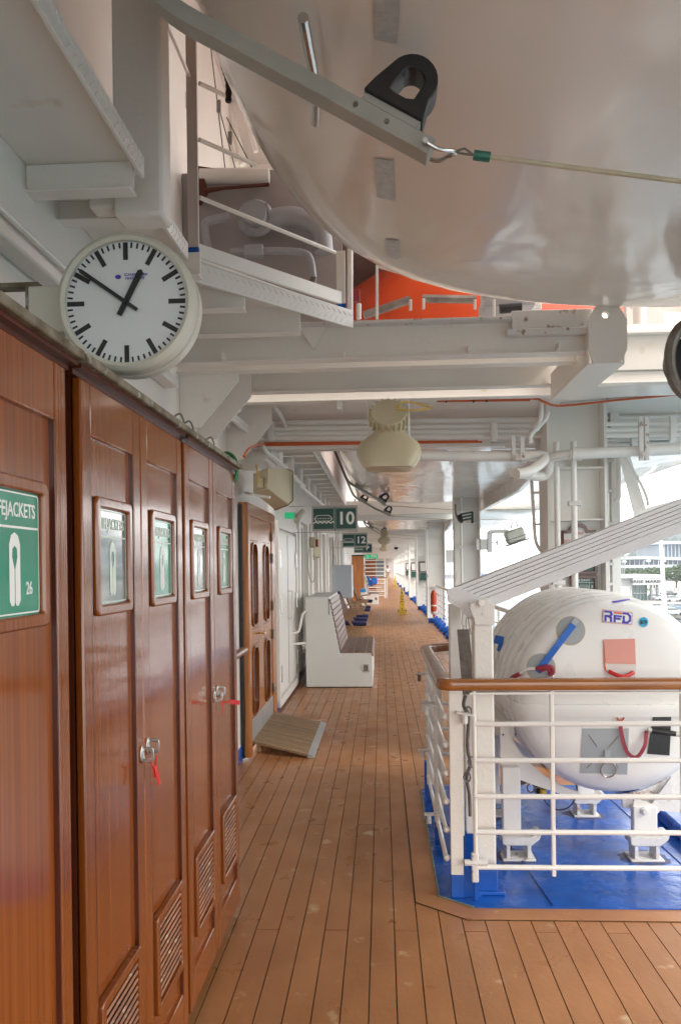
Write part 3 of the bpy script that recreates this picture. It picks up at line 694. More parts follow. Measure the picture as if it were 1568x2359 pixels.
# ================================================================== LIFEJACKET LOCKERS
LX = -.70; LT = 2.105; LBt = .055
lockm = None
def jacket_symbol(fr, s, m, parent):
    o_ = [(-.028*s, -.075*s), (-.018*s, -.088*s), (-.006*s, -.088*s), (-.002*s, -.08*s), (-.002*s, .0*s), (-.014*s, .03*s), (-.012*s, .05*s), (0, .058*s), (.012*s, .05*s), (.014*s, .03*s), (.002*s, .0), (.002*s, -.08*s), (.006*s, -.088*s), (.018*s, -.088*s), (.028*s, -.075*s), (.028*s, .06*s), (.018*s, .082*s), (0, .09*s), (-.018*s, .082*s), (-.028*s, .06*s)]
    MB(fr).prism([(x, y, .003) for x, y in o_], (0, 0, .0006)).build('jacket_symbol', m, parent, smooth=False, fixn=True)
def louvre(fr, w, h, d):
    fb = MB(fr); fb.ringprism([(x, y, 0) for x, y in rrect(w, h, .012)], [(x, y, 0) for x, y in rrect(w-.052, h-.052, .006)], (0, 0, .022))
    fb.build('louvre_frame', wood, d, bev=.004)
    n = int((h-.06)/.021)
    for k in range(n):
        y = -(h-.06)/2+.011+k*.021
        b = MB(fr); b.hexa([(-(w-.054)/2, y-.010, .001), ((w-.054)/2, y-.010, .001), ((w-.054)/2, y-.006, .001), (-(w-.054)/2, y-.006, .001),
                            (-(w-.054)/2, y+.004, .019), ((w-.054)/2, y+.004, .019), ((w-.054)/2, y+.010, .015), (-(w-.054)/2, y+.010, .015)])
        b.build('louvre_slat', wood_worn, d, smooth=False)
def locker_door(t, y0, y1, kind, number=None, lab=None, wcen=None, lz=(.44, .30), lwid=.31, lcen=None):
    w = y1-y0; yc = (y0+y1)/2; d = MB()
    fr = Fr((LX, yc, 0), (0, 1, 0), (0, 0, 1), (1, 0, 0))
    st, tp, bt = .062, .13, .13
    b = MB(fr); T = .022
    b.box((-w/2, LBt, -T), (-w/2+st, LT, 0)).box((w/2-st, LBt, -T), (w/2, LT, 0)).box((-w/2+st, LT-tp, -T), (w/2-st, LT, -.0006)).box((-w/2+st, LBt, -T), (w/2-st, LBt+bt, -.0006))
    door = b.build('door', wood, t, bev=.005, label=lab)
    MB(fr).box((-w/2+st-.004, LBt+bt-.004, -T+.002), (w/2-st+.004, LT-tp+.004, -.0125)).build('door_panel', wood, door)
    e = MB(fr)
    for sx in (-1, 1): e.box((sx*(w/2-st)-.0035, LBt+bt, -.013), (sx*(w/2-st)+.0035, LT-tp, -.001))
    e.build('bead', wood_dark, door)
    wc = (wcen if wcen is not None else yc)-yc
    f2 = Fr(fr((wc, 1.685, -.0125)), (0, 1, 0), (0, 0, 1), (1, 0, 0)); fw_, fh_ = .275, .300
    MB(f2).ringprism([(x, y, 0) for x, y in rrect(fw_, fh_, .018, 4)], [(x, y, 0) for x, y in rrect(fw_-.056, fh_-.056, .006, 4)], (0, 0, .017)).build('window_frame', wood, door, bev=.006, seg=3)
    gr = {'green': green2, 'grey': greyglass}[kind]
    MB(f2).box((-fw_/2+.027, -fh_/2+.027, .001), (fw_/2-.027, fh_/2-.027, .005)).build('sign_card', gr, door, smooth=False)
    f3 = Fr(f2((0, 0, .0025)), f2.x, f2.y, f2.z); lm = lite if kind == 'green' else fadegreen
    sw, sh = fw_-.058, fh_-.058
    b3 = MB(f3); b3.ringprism([(x, y, .003) for x, y in rrect(sw-.004, sh-.004, .008)], [(x, y, .003) for x, y in rrect(sw-.010, sh-.010, .006)], (0, 0, .0006))
    b3.box((-sw/2+.003, sh*.20, .003), (sw/2-.003, sh*.20+.0045, .0036)); b3.build('sign_border', lm, door, smooth=False)
    text('LIFEJACKETS', Fr(f3((0, sh*.345, .0031)), f3.x, f3.y, f3.z), .040, lm, door, xs=.82, bold=.01)
    jacket_symbol(Fr(f3((0, -sh*.13, 0)), f3.x, f3.y, f3.z), .80, lm, door)
    if number: text(number, Fr(f3((sw*.28, -sh*.29, .0031)), f3.x, f3.y, f3.z), .036, lm, door, xs=.8)
    lc = (lcen if lcen is not None else yc)-yc
    f4 = Fr(fr((lc, lz[0], -.0125)), (0, 1, 0), (0, 0, 1), (1, 0, 0)); louvre(f4, lwid, lz[1], door)
    return door
def locker(y0, ym, y1, lab, k1, k2, n1=None, n2=None, l1=None, l2=None):
    t = thing('lifejacket_locker', lab, 'locker', (-.96, (y0+y1)/2, 0), 'varnished lifejacket lockers along the cabin wall')
    MB().box((-1.22, y0, LBt+.01), (LX-.024, y1, LT)).build('carcass', wood_dark, t, smooth=False)
    MB().box((-1.2, y0+.05, .001), (LX-.09, y1-.05, LBt+.009)).build('plinth', ink, t, smooth=False)
    locker_door(t, y0, ym-.003, k1, n1, l1); locker_door(t, ym+.003, y1, k2, n2, l2)
    MB().box((-1.22, y0-.034, LT+.012), (LX+.016, y1+.034, LT+.022)).build('top_board', wood_dark, t)
    MB().box((-1.22, y0-.034, LT+.0225), (LX+.034, y1+.034, LT+.045)).build('top_trim', trimm, t, bev=.005)
    MB().box((-1.2, y0-.03, LT+.001), (LX-.006, y1+.03, LT+.012)).build('cornice', wood_dark, t)
    return t
trimm = mat('weathered_trim_edge', (.25, .22, .16), .65, var=1, vscale=14, col2=(.09, .065, .03), bump=.5, bscale=40, spots=(.45, .45, .42), sscale=20, sthr=.6)
l1 = locker(.75, 1.23, 1.715, 'nearest varnished lifejacket locker, cut by the left edge, green sign numbered 26', 'green', 'green', '25', '26')
l2 = locker(1.80, 2.252, 2.725, 'middle varnished locker with greyish first sign, two steel latches and a hanging red seal', 'grey', 'green')
l3 = locker(2.765, 3.232, 3.725, 'farthest varnished lifejacket locker of the row, next to the white wall, red seal sticking out', 'grey', 'green')
def latch(t, y, z, sealdir):
    d = [c for c in t.children if c.name.startswith('door')][0]
    for dy in (-.028, .030):
        fr = Fr((LX, y+dy, z+(0.0 if dy < 0 else .012)), (0, 1, 0), (0, 0, 1), (1, 0, 0))
        lt = MB(fr).lathe([(0, 0), (.016, 0), (.018, .003), (.012, .006), (0, .007)], (0, 0, 0), (0, 0, 1), 16)
        b = MB(); b.lathe([(0, 0), (.024, 0), (.026, .003), (.018, .006), (0, .007)], fr.o, (1, 0, 0), 18)
        b.v = [V((p.x, fr.o.y+(p.y-fr.o.y)*.62, p.z)) for p in b.v]
        o = b.build('latch', steel, d)
        b = MB(); o_ = [(x, y_) for x, y_ in rrect(.036, .044, .010, 3)]; i_ = [(x, y_) for x, y_ in rrect(.020, .026, .006, 3)]
        # ring standing out from the door, in the x-z plane
        b.ringprism([(fr.o.x+.018+x, fr.o.y, fr.o.z+y_) for x, y_ in o_], [(fr.o.x+.018+x, fr.o.y, fr.o.z+y_) for x, y_ in i_], (0, .005, 0)); b.build('latch_ring', steel, d, bev=.001)
    c = V((LX+.028, y, z-.018))
    MB().tube(smoothpath([c+V((0, -.03, .0)), c+V((.005, -.02, -.02)), c+V((.002, .01, -.018)), c+V((0, .03, .0))], 5), .0022, 6).build('seal_wire', red, d)
    if sealdir == 'down':
        MB().bar(c+V((.004, .0, -.02)), c+V((.012, .014, -.078)), .022, .003, upv=(1, 0, 0)).build('seal_tag', red, d, bev=.001)
        MB().bar(c+V((.0, -.006, -.02)), c+V((.002, -.002, -.055)), .014, .003, upv=(1, 0, 0)).build('seal_tag', red, d, bev=.001)
    else:
        MB().tube([c+V((0, .0, -.01)), c+V((.03, .02, -.012))], .003, 6).build('seal_tail', red, d)
        MB().bar(c+V((.03, .02, -.012)), c+V((.068, .03, -.018)), .003, .018).build('seal_tag', red, d)
        MB().tube([c+V((.002, .0, -.02)), c+V((.004, .0, -.075))], .0012, 5).build('seal_tail', red, d)
latch(l2, 2.252, 1.115, 'down'); latch(l3, 3.232, 1.12, 'side'); 
# ================================================================== CLOCK
cy_ = 2.40; cc = at(293, 699, cy_); cr = (at(431, 700, cy_)-at(155, 700, cy_)).x/2   # dial radius
ck = thing('clock', 'large round station clock with cream case above the lockers, showing nine minutes to one', 'clock', cc)
MB().lathe([(cr, -.006), (cr*1.0, -.022), (cr*1.06, -.028), (cr*1.125, -.020), (cr*1.14, -.004), (cr*1.145, .028), (cr*1.12, .032)], cc, (0, 1, 0), 56).build('front_bezel', cream2, ck, ang=50)
MB().lathe([(0, .10), (cr*1.0, .10), (cr*1.145, .085), (cr*1.16, .04), (cr*1.115, .037), (cr*1.115, .031), (0, .031)], cc, (0, 1, 0), 56).build('rear_case', cream2, ck, ang=50)
MB().lathe([(cr*1.13, .0315), (cr*1.13, .0365)], cc, (0, 1, 0), 56).build('gasket', ink, ck)
MB().lathe([(0, -.007), (cr*1.005, -.007), (cr*1.005, .0)], cc, (0, 1, 0), 56).build('dial', dial, ck, smooth=False)
fk = Fr(cc+V((0, -.0075, 0)), (1, 0, 0), (0, 0, 1), (0, -1, 0))
def dialbar(a, r0, r1, w, z0=.0, th=.0015):
    a = R(a); d = (math.sin(a), math.cos(a)); n_ = (d[1], -d[0])
    p = [(d[0]*r+n_[0]*s_*w/2, d[1]*r+n_[1]*s_*w/2, z0) for r, s_ in ((r0, -1), (r1, -1), (r1, 1), (r0, 1))]
    return p
for k in range(12): MB(fk).prism(dialbar(k*30, cr*.70, cr*.985, cr*.078), (0, 0, .0012)).build('hour_mark', ink, ck, smooth=False)
b = MB(fk)
for k in range(60):
    if k % 5: b.prism(dialbar(k*6, cr*.895, cr*.985, cr*.031), (0, 0, .0012))
o = b.build('minute_marks', ink, ck, smooth=False); o['kind'] = 'stuff'
def hand(a, r0, r1, w, tip, z0, nm):
    a = R(a); d = (math.sin(a), math.cos(a)); n_ = (d[1], -d[0])
    q = [(r0, -1), (r1, -1.15), (r1+tip*.4, -.7), (r1+tip, 0), (r1+tip*.4, .7), (r1, 1.15), (r0, 1)]
    MB(fk).prism([(d[0]*r+n_[0]*s_*w/2, d[1]*r+n_[1]*s_*w/2, z0) for r, s_ in q], (0, 0, .002)).build(nm, ink, ck, smooth=False)
hand(27.5, -cr*.24, cr*.55, cr*.088, cr*.04, .006, 'hour_hand'); hand(305.5, -cr*.24, cr*.90, cr*.058, cr*.04, .0095, 'minute_hand')
MB().lathe([(0, 0), (.006, 0), (.006, -.018), (0, -.018)], fk.o, (0, 1, 0), 12).build('hub', ink, ck)
lg = MB(fk); lg.prism([(x-cr*.13, y+cr*.425, 0) for x, y in [(cr*.05*math.cos(R(a)), cr*.036*math.sin(R(a))) for a in range(0, 360, 24)]], (0, 0, .0008)); lg.build('maker_emblem', blueprint, ck, smooth=False)
text('SCANDINAVIAN', Fr(fk((cr*.165, cr*.455, .0)), fk.x, fk.y, fk.z), cr*.062, blueprint, ck, bold=.0, xs=.85)
text('MARINE TIME', Fr(fk((cr*.15, cr*.395, .0)), fk.x, fk.y, fk.z), cr*.062, blueprint, ck, bold=.0, xs=.85)
q1 = at(72, 665, 2.47); q2 = at(142, 770, 2.47)
MB().box((q1.x, 2.445, q2.z), (cc.x-cr*.95, 2.505, q1.z)).build('bracket_box', cream2, ck, bev=.006)
bb = MB(); q3 = at(10, 655, 2.47); bb.box((-1.224, 2.455, q3.z-.016), (q1.x+.03, 2.50, q3.z)).box((q1.x-.012, 2.452, q2.z+.06), (q1.x-.0005, 2.50, q3.z-.016)); bb.build('bracket_arm', trimm, ck, bev=.002)
# floodlight tube behind the trim
t = thing('junction_box', 'pale blue grey fitting with loose wires lying on the far locker top', 'junction box', (-.75, 3.3, 2.15))
MB().bar((-.86, 2.85, 2.19), (-.80, 3.62, 2.19), .07, .07).build('housing', white_clean, t, bev=.01)
for yy in (2.95, 3.1, 3.5): MB().tube(smoothpath([(-.80, yy, 2.22), (-.77, yy+.03, 2.25), (-.76, yy+.06, 2.22)], 4), .004, 5).build('wire', dullsteel, t)
MB().tube([V((-.735+.05*math.cos(a*.35), 3.72, 2.13+.075*math.sin(a*.35))) for a in range(-6, 13)], .009, 6).build('green_cable', wiregreen, t)
MB().tube([V((-.728+.045*math.cos(a*.35), 3.73, 2.12+.07*math.sin(a*.35))) for a in range(-5, 10)], .006, 6).build('green_cable', wiregreen, t)
MB().tube([V((-.74, 3.72, 2.05)), V((-.745, 3.72, 1.97))], .004, 6).build('cable_end', ink, t)
# ================================================================== SPEAKERS
def wallspeaker(lab, sc, yo, pix=None):
    t = thing('wall_loudspeaker', lab, 'loudspeaker', (-1.0, yo, EYE+.45), 'cream loudspeakers')
    return t
t = thing('wall_loudspeaker', 'boxy cream wall loudspeaker on a bracket above the wooden double door, yellow cable behind', 'loudspeaker', (-.95, 6.5, EYE+.5))
P = at
ra, rb_, rc, rd = P(583, 1091, 6.40), P(617.5, 1077, 6.25), P(616, 1126, 6.25), P(583, 1135, 6.40)
fa, fb_, fc_, fd = P(640, 1078, 6.95), P(673, 1087, 6.5), P(673, 1152, 6.5), P(640, 1150, 6.95)
fa2, fd2 = P(604, 1110, 7.2), P(606, 1180, 7.2)
b = MB()
b.v = [ra, rb_, rc, rd, P(662.6, 1081, 6.75), P(673.7, 1086, 6.74), P(673.7, 1152.6, 6.62), P(663.6, 1162.7, 6.60), P(633.3, 1174.8, 6.75), P(600, 1105, 7.1)]
b.f = [(0, 1, 2, 3), (1, 4, 5, 6, 7, 2), (2, 7, 8, 3), (0, 3, 8, 9), (0, 9, 4, 1), (4, 9, 8, 7, 6, 5)]
b.build('housing', cream, t, bev=.008)
rim = [P(662.6, 1081, 6.76), P(674, 1086, 6.75), P(674, 1153, 6.63), P(663.6, 1163, 6.61), P(633.3, 1175, 6.76), P(600, 1105, 7.11)]
MB().tube(rim, .007, 6, closed=True).build('rim', mat('dark_cream_edge', (.22, .20, .10), .5), t)
MB().bar(P(583, 1140, 6.3), P(622, 1146, 6.25), .02, .022).build('bracket', white_clean, t, bev=.003)
MB().bar(P(566, 1135, 6.9), P(584, 1140, 6.32), .03, .02).build('bracket', white_clean, t, bev=.003)
MB().cbox(P(600, 1112, 6.29), (.05, .03, .085)).build('terminal_box', cream, t, bev=.006)
MB().tube(smoothpath([P(590, 1070, 6.25), P(594, 1095, 6.25), P(596, 1114, 6.25)], 4), .006, 6).build('yellow_cable', wireyel, t)
def farspk(px, py, Y, s, lab):
    c = at(px, py, Y); t = thing('wall_loudspeaker', lab, 'loudspeaker', c)
    b = MB(); b.v = [c+V(p)*s for p in ((-.18, -.12, .1), (.0, -.16, .13), (.0, -.16, -.12), (-.18, -.12, -.12), (-.06, .12, .16), (.2, .0, .16), (.2, 0, -.16), (.05, .1, -.22), (-.1, .2, -.2))]
    b.f = [(0, 1, 2, 3), (1, 5, 6, 2), (2, 6, 7, 8, 3), (0, 4, 5, 1), (0, 3, 8, 4), (4, 8, 7, 6, 5)]
    b.build('housing', cream, t, bev=.008); MB().bar(c+V((-.18, 0, -.05))*s, V((-1.22, Y, c.z-.05*s)), .02, .03).build('bracket', white_clean, t)
farspk(710, 1262, 13.5, 1.05, 'second cream wall loudspeaker, partly hidden behind the number 10 sign')
farspk(776, 1282, 24, 1.0, 'third cream wall loudspeaker, small, below the number 12 sign')
# horn loudspeakers
def horn(c, s, lab):
    t = thing('horn_loudspeaker', lab, 'loudspeaker', c, 'cream horn loudspeakers hanging above the deck')
    secs = [(.0, .085, .085, 2), (.02, .115, .10, 2), (-.01, .13, .105, 2.2), (-.05, .185, .12, 2.3), (-.10, .207, .15, 2.6), (-.155, .205, .17, 3), (-.20, .185, .18, 3.5), (-.225, .165, .18, 4)]
    secs = [(.03, .085, .09, 2), (.0, .10, .095, 2), (-.03, .135, .10, 2.1), (-.06, .178, .115, 2.1), (-.095, .203, .14, 2.2), (-.135, .208, .16, 2.4), (-.175, .196, .175, 2.8), (-.21, .172, .18, 3.2), (-.235, .145, .18, 4.2)]
    vs = []; n = 40
    for z, a, b_, ex in secs:
        for k in range(n):
            th = 2*math.pi*k/n; ct, st_ = math.cos(th), math.sin(th)
            pin = 1-.16*min(1, max(0, (-z)/.2))*max(0, -st_)**6   # slightly hollowed front
            vs.append(c+V((a*math.copysign(abs(ct)**(2/ex), ct), b_*math.copysign(abs(st_)**(2/ex), st_)*pin, z))*s)
    fs = [(i*n+k, i*n+(k+1) % n, (i+1)*n+(k+1) % n, (i+1)*n+k) for i in range(len(secs)-1) for k in range(n)]+[tuple(range(n)), tuple(range((len(secs)-1)*n, len(secs)*n))]
    MB().add(vs, fs).build('horn_body', cream, t, bev=0, ang=50)
    nk = V((0, -.10, .045))
    ax = V((0, -.55, .35)).normalized()
    MB().lathe([(0, .06), (.108, .06), (.113, .05), (.112, .0), (.09, -.12)], c+V((0, -.02, .085))*s, ax, 28).build('driver', cream, t) if s > .5 else MB().lathe([(0, .06), (.105, .05), (.1, -.1)], c, ax, 12).build('driver', cream, t)
    fb = MB(); o_ = c+V((0, -.02, .085))*s; x_ = V((1, 0, 0)); y_ = ax.cross(x_)
    for k in range(20):
        th = 2*math.pi*k/20; d = x_*math.cos(th)+y_*math.sin(th)
        fb.bar(o_+d*.105*s-ax*.03*s, o_+d*.105*s+ax*.055*s, .008*s, .045*s, upv=d)
    fb.build('cooling_fins', cream, t, smooth=False)
    b = MB(); b.tube([c+V((-.128, 0, -.04))*s, c+V((-.128, 0, .20))*s, c+V((.128, 0, .20))*s, c+V((.128, 0, -.04))*s], .008*s, 6); b.build('yoke', white_clean, t)
    return t
hc_ = at(895, 996, 5.0)
h1 = horn(hc_+V((0, 0, 0)), 1.0, 'nearest cream twin horn loudspeaker hanging under the girder, finned driver on top')
MB().cbox(at(915, 938, 4.88), (.03, .015, .035)).build('terminal', cream, h1, bev=.003)
for (xa, ya, xb, yb, xc, yc_) in ((915, 940, 930, 925, 985, 935), (915, 943, 950, 945, 990, 940)):
    MB().tube(smoothpath([at(xa, ya, 4.86), at(xb, yb, 4.85), at(xc, yc_, 4.95), at(955, 928, 5.1)], 5), .005, 6).build('yellow_cable', wireyel, h1)
c = at(884.5, 1236, 24); horn(c, .95, 'second cream horn loudspeaker, small, hanging down the promenade')
c = at(884, 1259, 36); horn(c, .95, 'third cream horn loudspeaker, tiny, just below the second one')
# ================================================================== SIGNS
def boat_icon(fr, s, m, parent):
    b = MB(fr); hullp = [(-.5, -.02), (-.46, .08), (-.32, .2), (.32, .2), (.46, .08), (.5, -.02), (.38, -.14), (-.38, -.14)]
    inn = [(x*.93, (y-.03)*.82+.03) for x, y in hullp]
    b.ringprism([(x*s, y*s, .001) for x, y in hullp], [(x*s, y*s, .001) for x, y in inn], (0, 0, .0008))
    for k in range(7):
        x = (-.42+k*.14)*s; b.prism([(x-.05*s, .03*s, .0012), (x, -.03*s, .0012), (x+.05*s, .03*s, .0012), (x+.05*s, .06*s, .0012), (x, 0, .0012), (x-.05*s, .06*s, .0012)], (0, 0, .0008))
    w = [(x/20, -.2+.045*math.sin(x*1.35)) for x in range(-12, 13)]
    b.prism([(x*s, (y-.035)*s, .0014) for x, y in w]+[(x*s, (y+.035)*s, .0014) for x, y in w[::-1]], (0, 0, .0008))
    b.build('boat_symbol', m, parent, smooth=False)
def boatsign(pxl, pxr, pyt, pyb, Y, txt, lab, wall_to, icon=True):
    a, c = at(pxl, pyt, Y), at(pxr, pyb, Y); w, h = c.x-a.x, a.z-c.z; o = V(((a.x+c.x)/2, Y, (a.z+c.z)/2))
    t = thing('muster_sign', lab, 'sign', o); fr = Fr(o+V((0, -.02, 0)), (1, 0, 0), (0, 0, 1), (0, -1, 0))
    MB(fr).box((-w/2+.006, -h/2+.006, -.03), (w/2-.006, h/2-.006, 0)).build('board', green, t, smooth=False)
    MB(fr).ringprism([(x, y, -.034) for x, y in rrect(w, h, .002, 1)], [(x, y, -.034) for x, y in rrect(w-.04, h-.04, .001, 1)], (0, 0, .042)).build('frame', signedge, t)
    b = MB(fr)
    for cx_ in (-w/4+.004, w/4-.004):
        ww, hh = w/2-.026, h-.052
        b.ringprism([(cx_+x, y, .0006) for x, y in rrect(ww, hh, .012)], [(cx_+x, y, .0006) for x, y in rrect(ww-.007, hh-.007, .010)], (0, 0, .0008))
    b.build('border_line', lite, t, smooth=False)
    text(txt, Fr(fr((w/4-.004, -.004, .0006)), fr.x, fr.y, fr.z), h*.70, lite, t, bold=.022)
    if icon: boat_icon(Fr(fr((-w/4, 0, 0)), fr.x, fr.y, fr.z), w*.40, lite, t)
    b = MB(); 
    for zz in (o.z-h/2-.012, o.z+h/2+.004): b.box((-1.224, Y-.02, zz-.004), (o.x+w/2*(1 if zz < o.z else 1), Y+.02, zz+.004))
    b.build('bracket_arm', signedge, t)
    return t
boatsign(718, 824, 1167, 1223, 10.4, '10', 'green lifeboat station sign reading 10 with a boat symbol', -1.2)
boatsign(788, 846, 1229, 1260, 18.6, '12', 'green lifeboat station sign reading 12 beyond the number 10 sign', -1.2)
boatsign(815, 857, 1253, 1273, 26.9, 'P', 'green sign with letter P partly hidden behind the number 12 sign', -1.2)
t = thing('exit_sign', 'bright green sign with white letters PM above the far stairs', 'sign', at(855, 1282, 37))
fr = Fr(at(855, 1282, 37), (1, 0, 0), (0, 0, 1), (0, -1, 0)); MB(fr).box((-.35, -.10, -.03), (.30, .10, 0)).build('board', emg, t); text('PM', Fr(fr((.12, 0, .001)), fr.x, fr.y, fr.z), .2, lite, t, bold=.02); text('L', Fr(fr((-.16, 0, .001)), fr.x, fr.y, fr.z), .2, lite, t, bold=.02)
t = thing('small_green_sign', 'small translucent green plate on the wall above the white doors', 'sign', at(670, 1191, 10.2))
MB().box((-1.22, 9.9, at(670, 1198, 10.2).z), (-1.10, 9.92, at(670, 1184, 10.2).z)).build('plate', emg, t)
t = thing('security_camera', 'white tubular camera on the wall left of the number 10 sign', 'camera', at(690, 1190, 11))
MB().tube([at(683, 1199, 11.0), at(697, 1180, 11.4)], .05, 10).build('body', cream2, t, bev=.004); MB().tube([at(690, 1190, 11.2), V((-1.22, 11.2, EYE+.75))], .015, 6).build('arm', white_clean, t)
t = thing('wall_lamp', 'small cream bulkhead light with a red lens above the first window bay', 'lamp', at(722, 1250, 12.5))
c = at(720, 1250, 12.5); MB().cbox(c, (.11, .12, .17)).build('body', cream, t, bev=.02); MB().cbox(c+V((.07, 0, -.01)), (.035, .12, .12)).build('red_lens', maroon, t, bev=.01)
MB().tube(smoothpath([c+V((-.06, 0, -.1)), c+V((-.08, 0, -.4)), c+V((-.03, 0, -.62)), c+V((.03, 0, -.55)), c+V((.03, 0, -.1))], 5), .01, 6).build('cord', cream2, t)
# ================================================================== DOORS
dd = thing('wooden_double_door', 'varnished wooden double door with four rounded windows and steel kick plates', 'door', (-1.2, 7.6, 0))
DX = -1.17
MB().box((-1.40, 6.66, .02), (DX+.03, 6.75, 2.22)).build('frame_post', wood_door, dd, bev=.004)
MB().box((-1.40, 8.24, .02), (DX+.01, 8.50, 2.22)).build('frame_post', wood_door, dd, bev=.004)
MB().box((-1.40, 6.75, 2.12), (DX+.028, 8.24, 2.22)).build('frame_head', wood_door, dd, bev=.004)
MB().box((-1.224, 6.632, .02), (DX-.02, 6.658, 2.2)).build('seal_strip', black, dd, bev=.003)
for (a_, b_) in ((6.755, 7.493), (7.499, 8.235)):
    yc = (a_+b_)/2; w = b_-a_; fr = Fr((DX, yc, 0), (0, 1, 0), (0, 0, 1), (1, 0, 0)); z0, z1 = .05, 2.115
    wins = [(1.50, .80, .46), (.62, .66, .46)]
    bb = MB(fr); s_ = (w-.46)/2-.0
    bb.box((-w/2, z0, -.045), (-.23+.0, z1, 0)).box((.23, z0, -.045), (w/2, z1, 0)).box((-.23, z0, -.045), (.23, .29, -.0005)).box((-.23, .95, -.045), (.23, 1.10, -.0005)).box((-.23, 1.90, -.045), (.23, z1, -.0005))
    leaf = bb.build('door_leaf', wood_door, dd, smooth=False)
    for zc, hh, ww in wins:
        MB(fr).ringprism([(x, y+zc, -.03) for x, y in rrect(.47, hh+.01, .005, 6)], [(x, y+zc, -.03) for x, y in rrect(.30, hh-.06, .11, 6)], (0, 0, .0295)).build('window_surround', wood_door, leaf, ang=20)
        MB(fr).ringprism([(x, y+zc, -.02) for x, y in rrect(.335, hh-.025, .125, 6)], [(x, y+zc, -.02) for x, y in rrect(.295, hh-.065, .105, 6)], (0, 0, .035)).build('window_bead', wood, leaf, bev=.004)
        MB(fr).box((-.16, zc-hh/2+.02, -.026), (.16, zc+hh/2-.02, -.021)).build('glass', doorglass, leaf, smooth=False)
    MB(fr).box((-w/2+.003, z0, .0005), (w/2-.003, .30, .003)).build('kick_plate', alu, leaf, smooth=False)
    for zz in (.38, .95, 1.25, 1.75, 1.98):
        MB().lathe([(0, -.05), (.012, -.05), (.012, .05), (0, .05)], (DX+.012, a_+.004 if a_ < 7 else b_-.004, zz), (0, 0, 1), 8).build('hinge', dullsteel, leaf)
    if a_ < 7: MB().tube([(DX, b_-.05, 1.03), (DX+.05, b_-.05, 1.03), (DX+.05, b_-.17, 1.03)], .011, 8).build('handle', mat('brass', (.55, .35, .12), .3, metal=1), leaf)
rmp_ = thing('wooden_ramp', 'weathered slatted wooden ramp sloping up to the double door sill', 'ramp', (-.9, 7.4, 0))
A, B_, C_, D_ = V((-1.17, 6.90, .115)), V((-.66, 6.72, .035)), V((-.66, 8.18, .035)), V((-1.17, 8.30, .115))
ns = 22
for k in range(ns):
    u0, u1 = k/ns+.003, (k+1)/ns-.003
    p = [A.lerp(D_, u0), B_.lerp(C_, u0), B_.lerp(C_, u1), A.lerp(D_, u1)]
    MB().hexa([q-V((0, 0, .022)) for q in p]+p).build('slat', ramp_w, rmp_, smooth=False)
e_ = V((.055, 0, -.022)); MB().hexa([B_+V((0, 0, -.03)), B_+V((.055, 0, -.034)), C_+V((.055, 0, -.034)), C_+V((0, 0, -.03)), B_+V((.001, 0, .001)), B_+V((.055, 0, -.022)), C_+V((.055, 0, -.022)), C_+V((.001, 0, .001))]).build('edge_tread', alu, rmp_)
for yy in (6.95, 8.2): MB().box((-1.14, yy, .001), (-1.10, yy+.04, .09)).build('foot', chairw, rmp_)
wd = thing('steel_double_door', 'pair of white steel doors with long hinges beside the wooden double door', 'door', (-1.22, 9.9, .1))
MB(Fr((WX+.001, 9.9, 1.12), (0, 1, 0), (0, 0, 1), (1, 0, 0))).ringprism([(x, y, 0) for x, y in rrect(2.04, 2.16, .03)], [(x, y, 0) for x, y in rrect(1.86, 1.98, .06)], (0, 0, .05)).build('frame', white_clean, wd, bev=.006)
for a_, b_ in ((9.0, 9.89), (9.91, 10.80)):
    lf_ = MB().box((WX+.002, a_, .16), (WX+.03, b_, 2.08)).build('leaf', white_clean, wd, bev=.004)
    for zz in (.42, 1.2, 1.75):
        yy = a_+.05 if a_ < 9.5 else b_-.05
        MB().lathe([(0, -.1), (.014, -.1), (.014, .1), (0, .1)], (WX+.045, yy, zz), (0, 0, 1), 8).build('hinge', steel, lf_)
MB().tube([(WX+.03, 9.96, 1.0), (WX+.08, 9.96, 1.0), (WX+.08, 9.96, 1.35), (WX+.03, 9.96, 1.35)], .01, 8).build('handle', white_clean, wd)
MB().box((WX+.0305, 9.893, .18), (WX+.033, 9.907, 2.06)).build('seam', ink, wd)
t = thing('door_holdback', 'white hooked door stay on the wall behind the bench', 'door stay', (-1.1, 10.9, 1))
MB().tube(smoothpath([(-1.22, 10.3, .78), (-1.12, 10.4, .80), (-1.08, 10.5, 1.0), (-1.05, 10.62, 1.05)], 4), .018, 8).build('hook', white_clean, t)
MB().tube([(-1.22, 10.4, .62), (-1.06, 10.6, .62)], .018, 8).build('bar', white_clean, t)
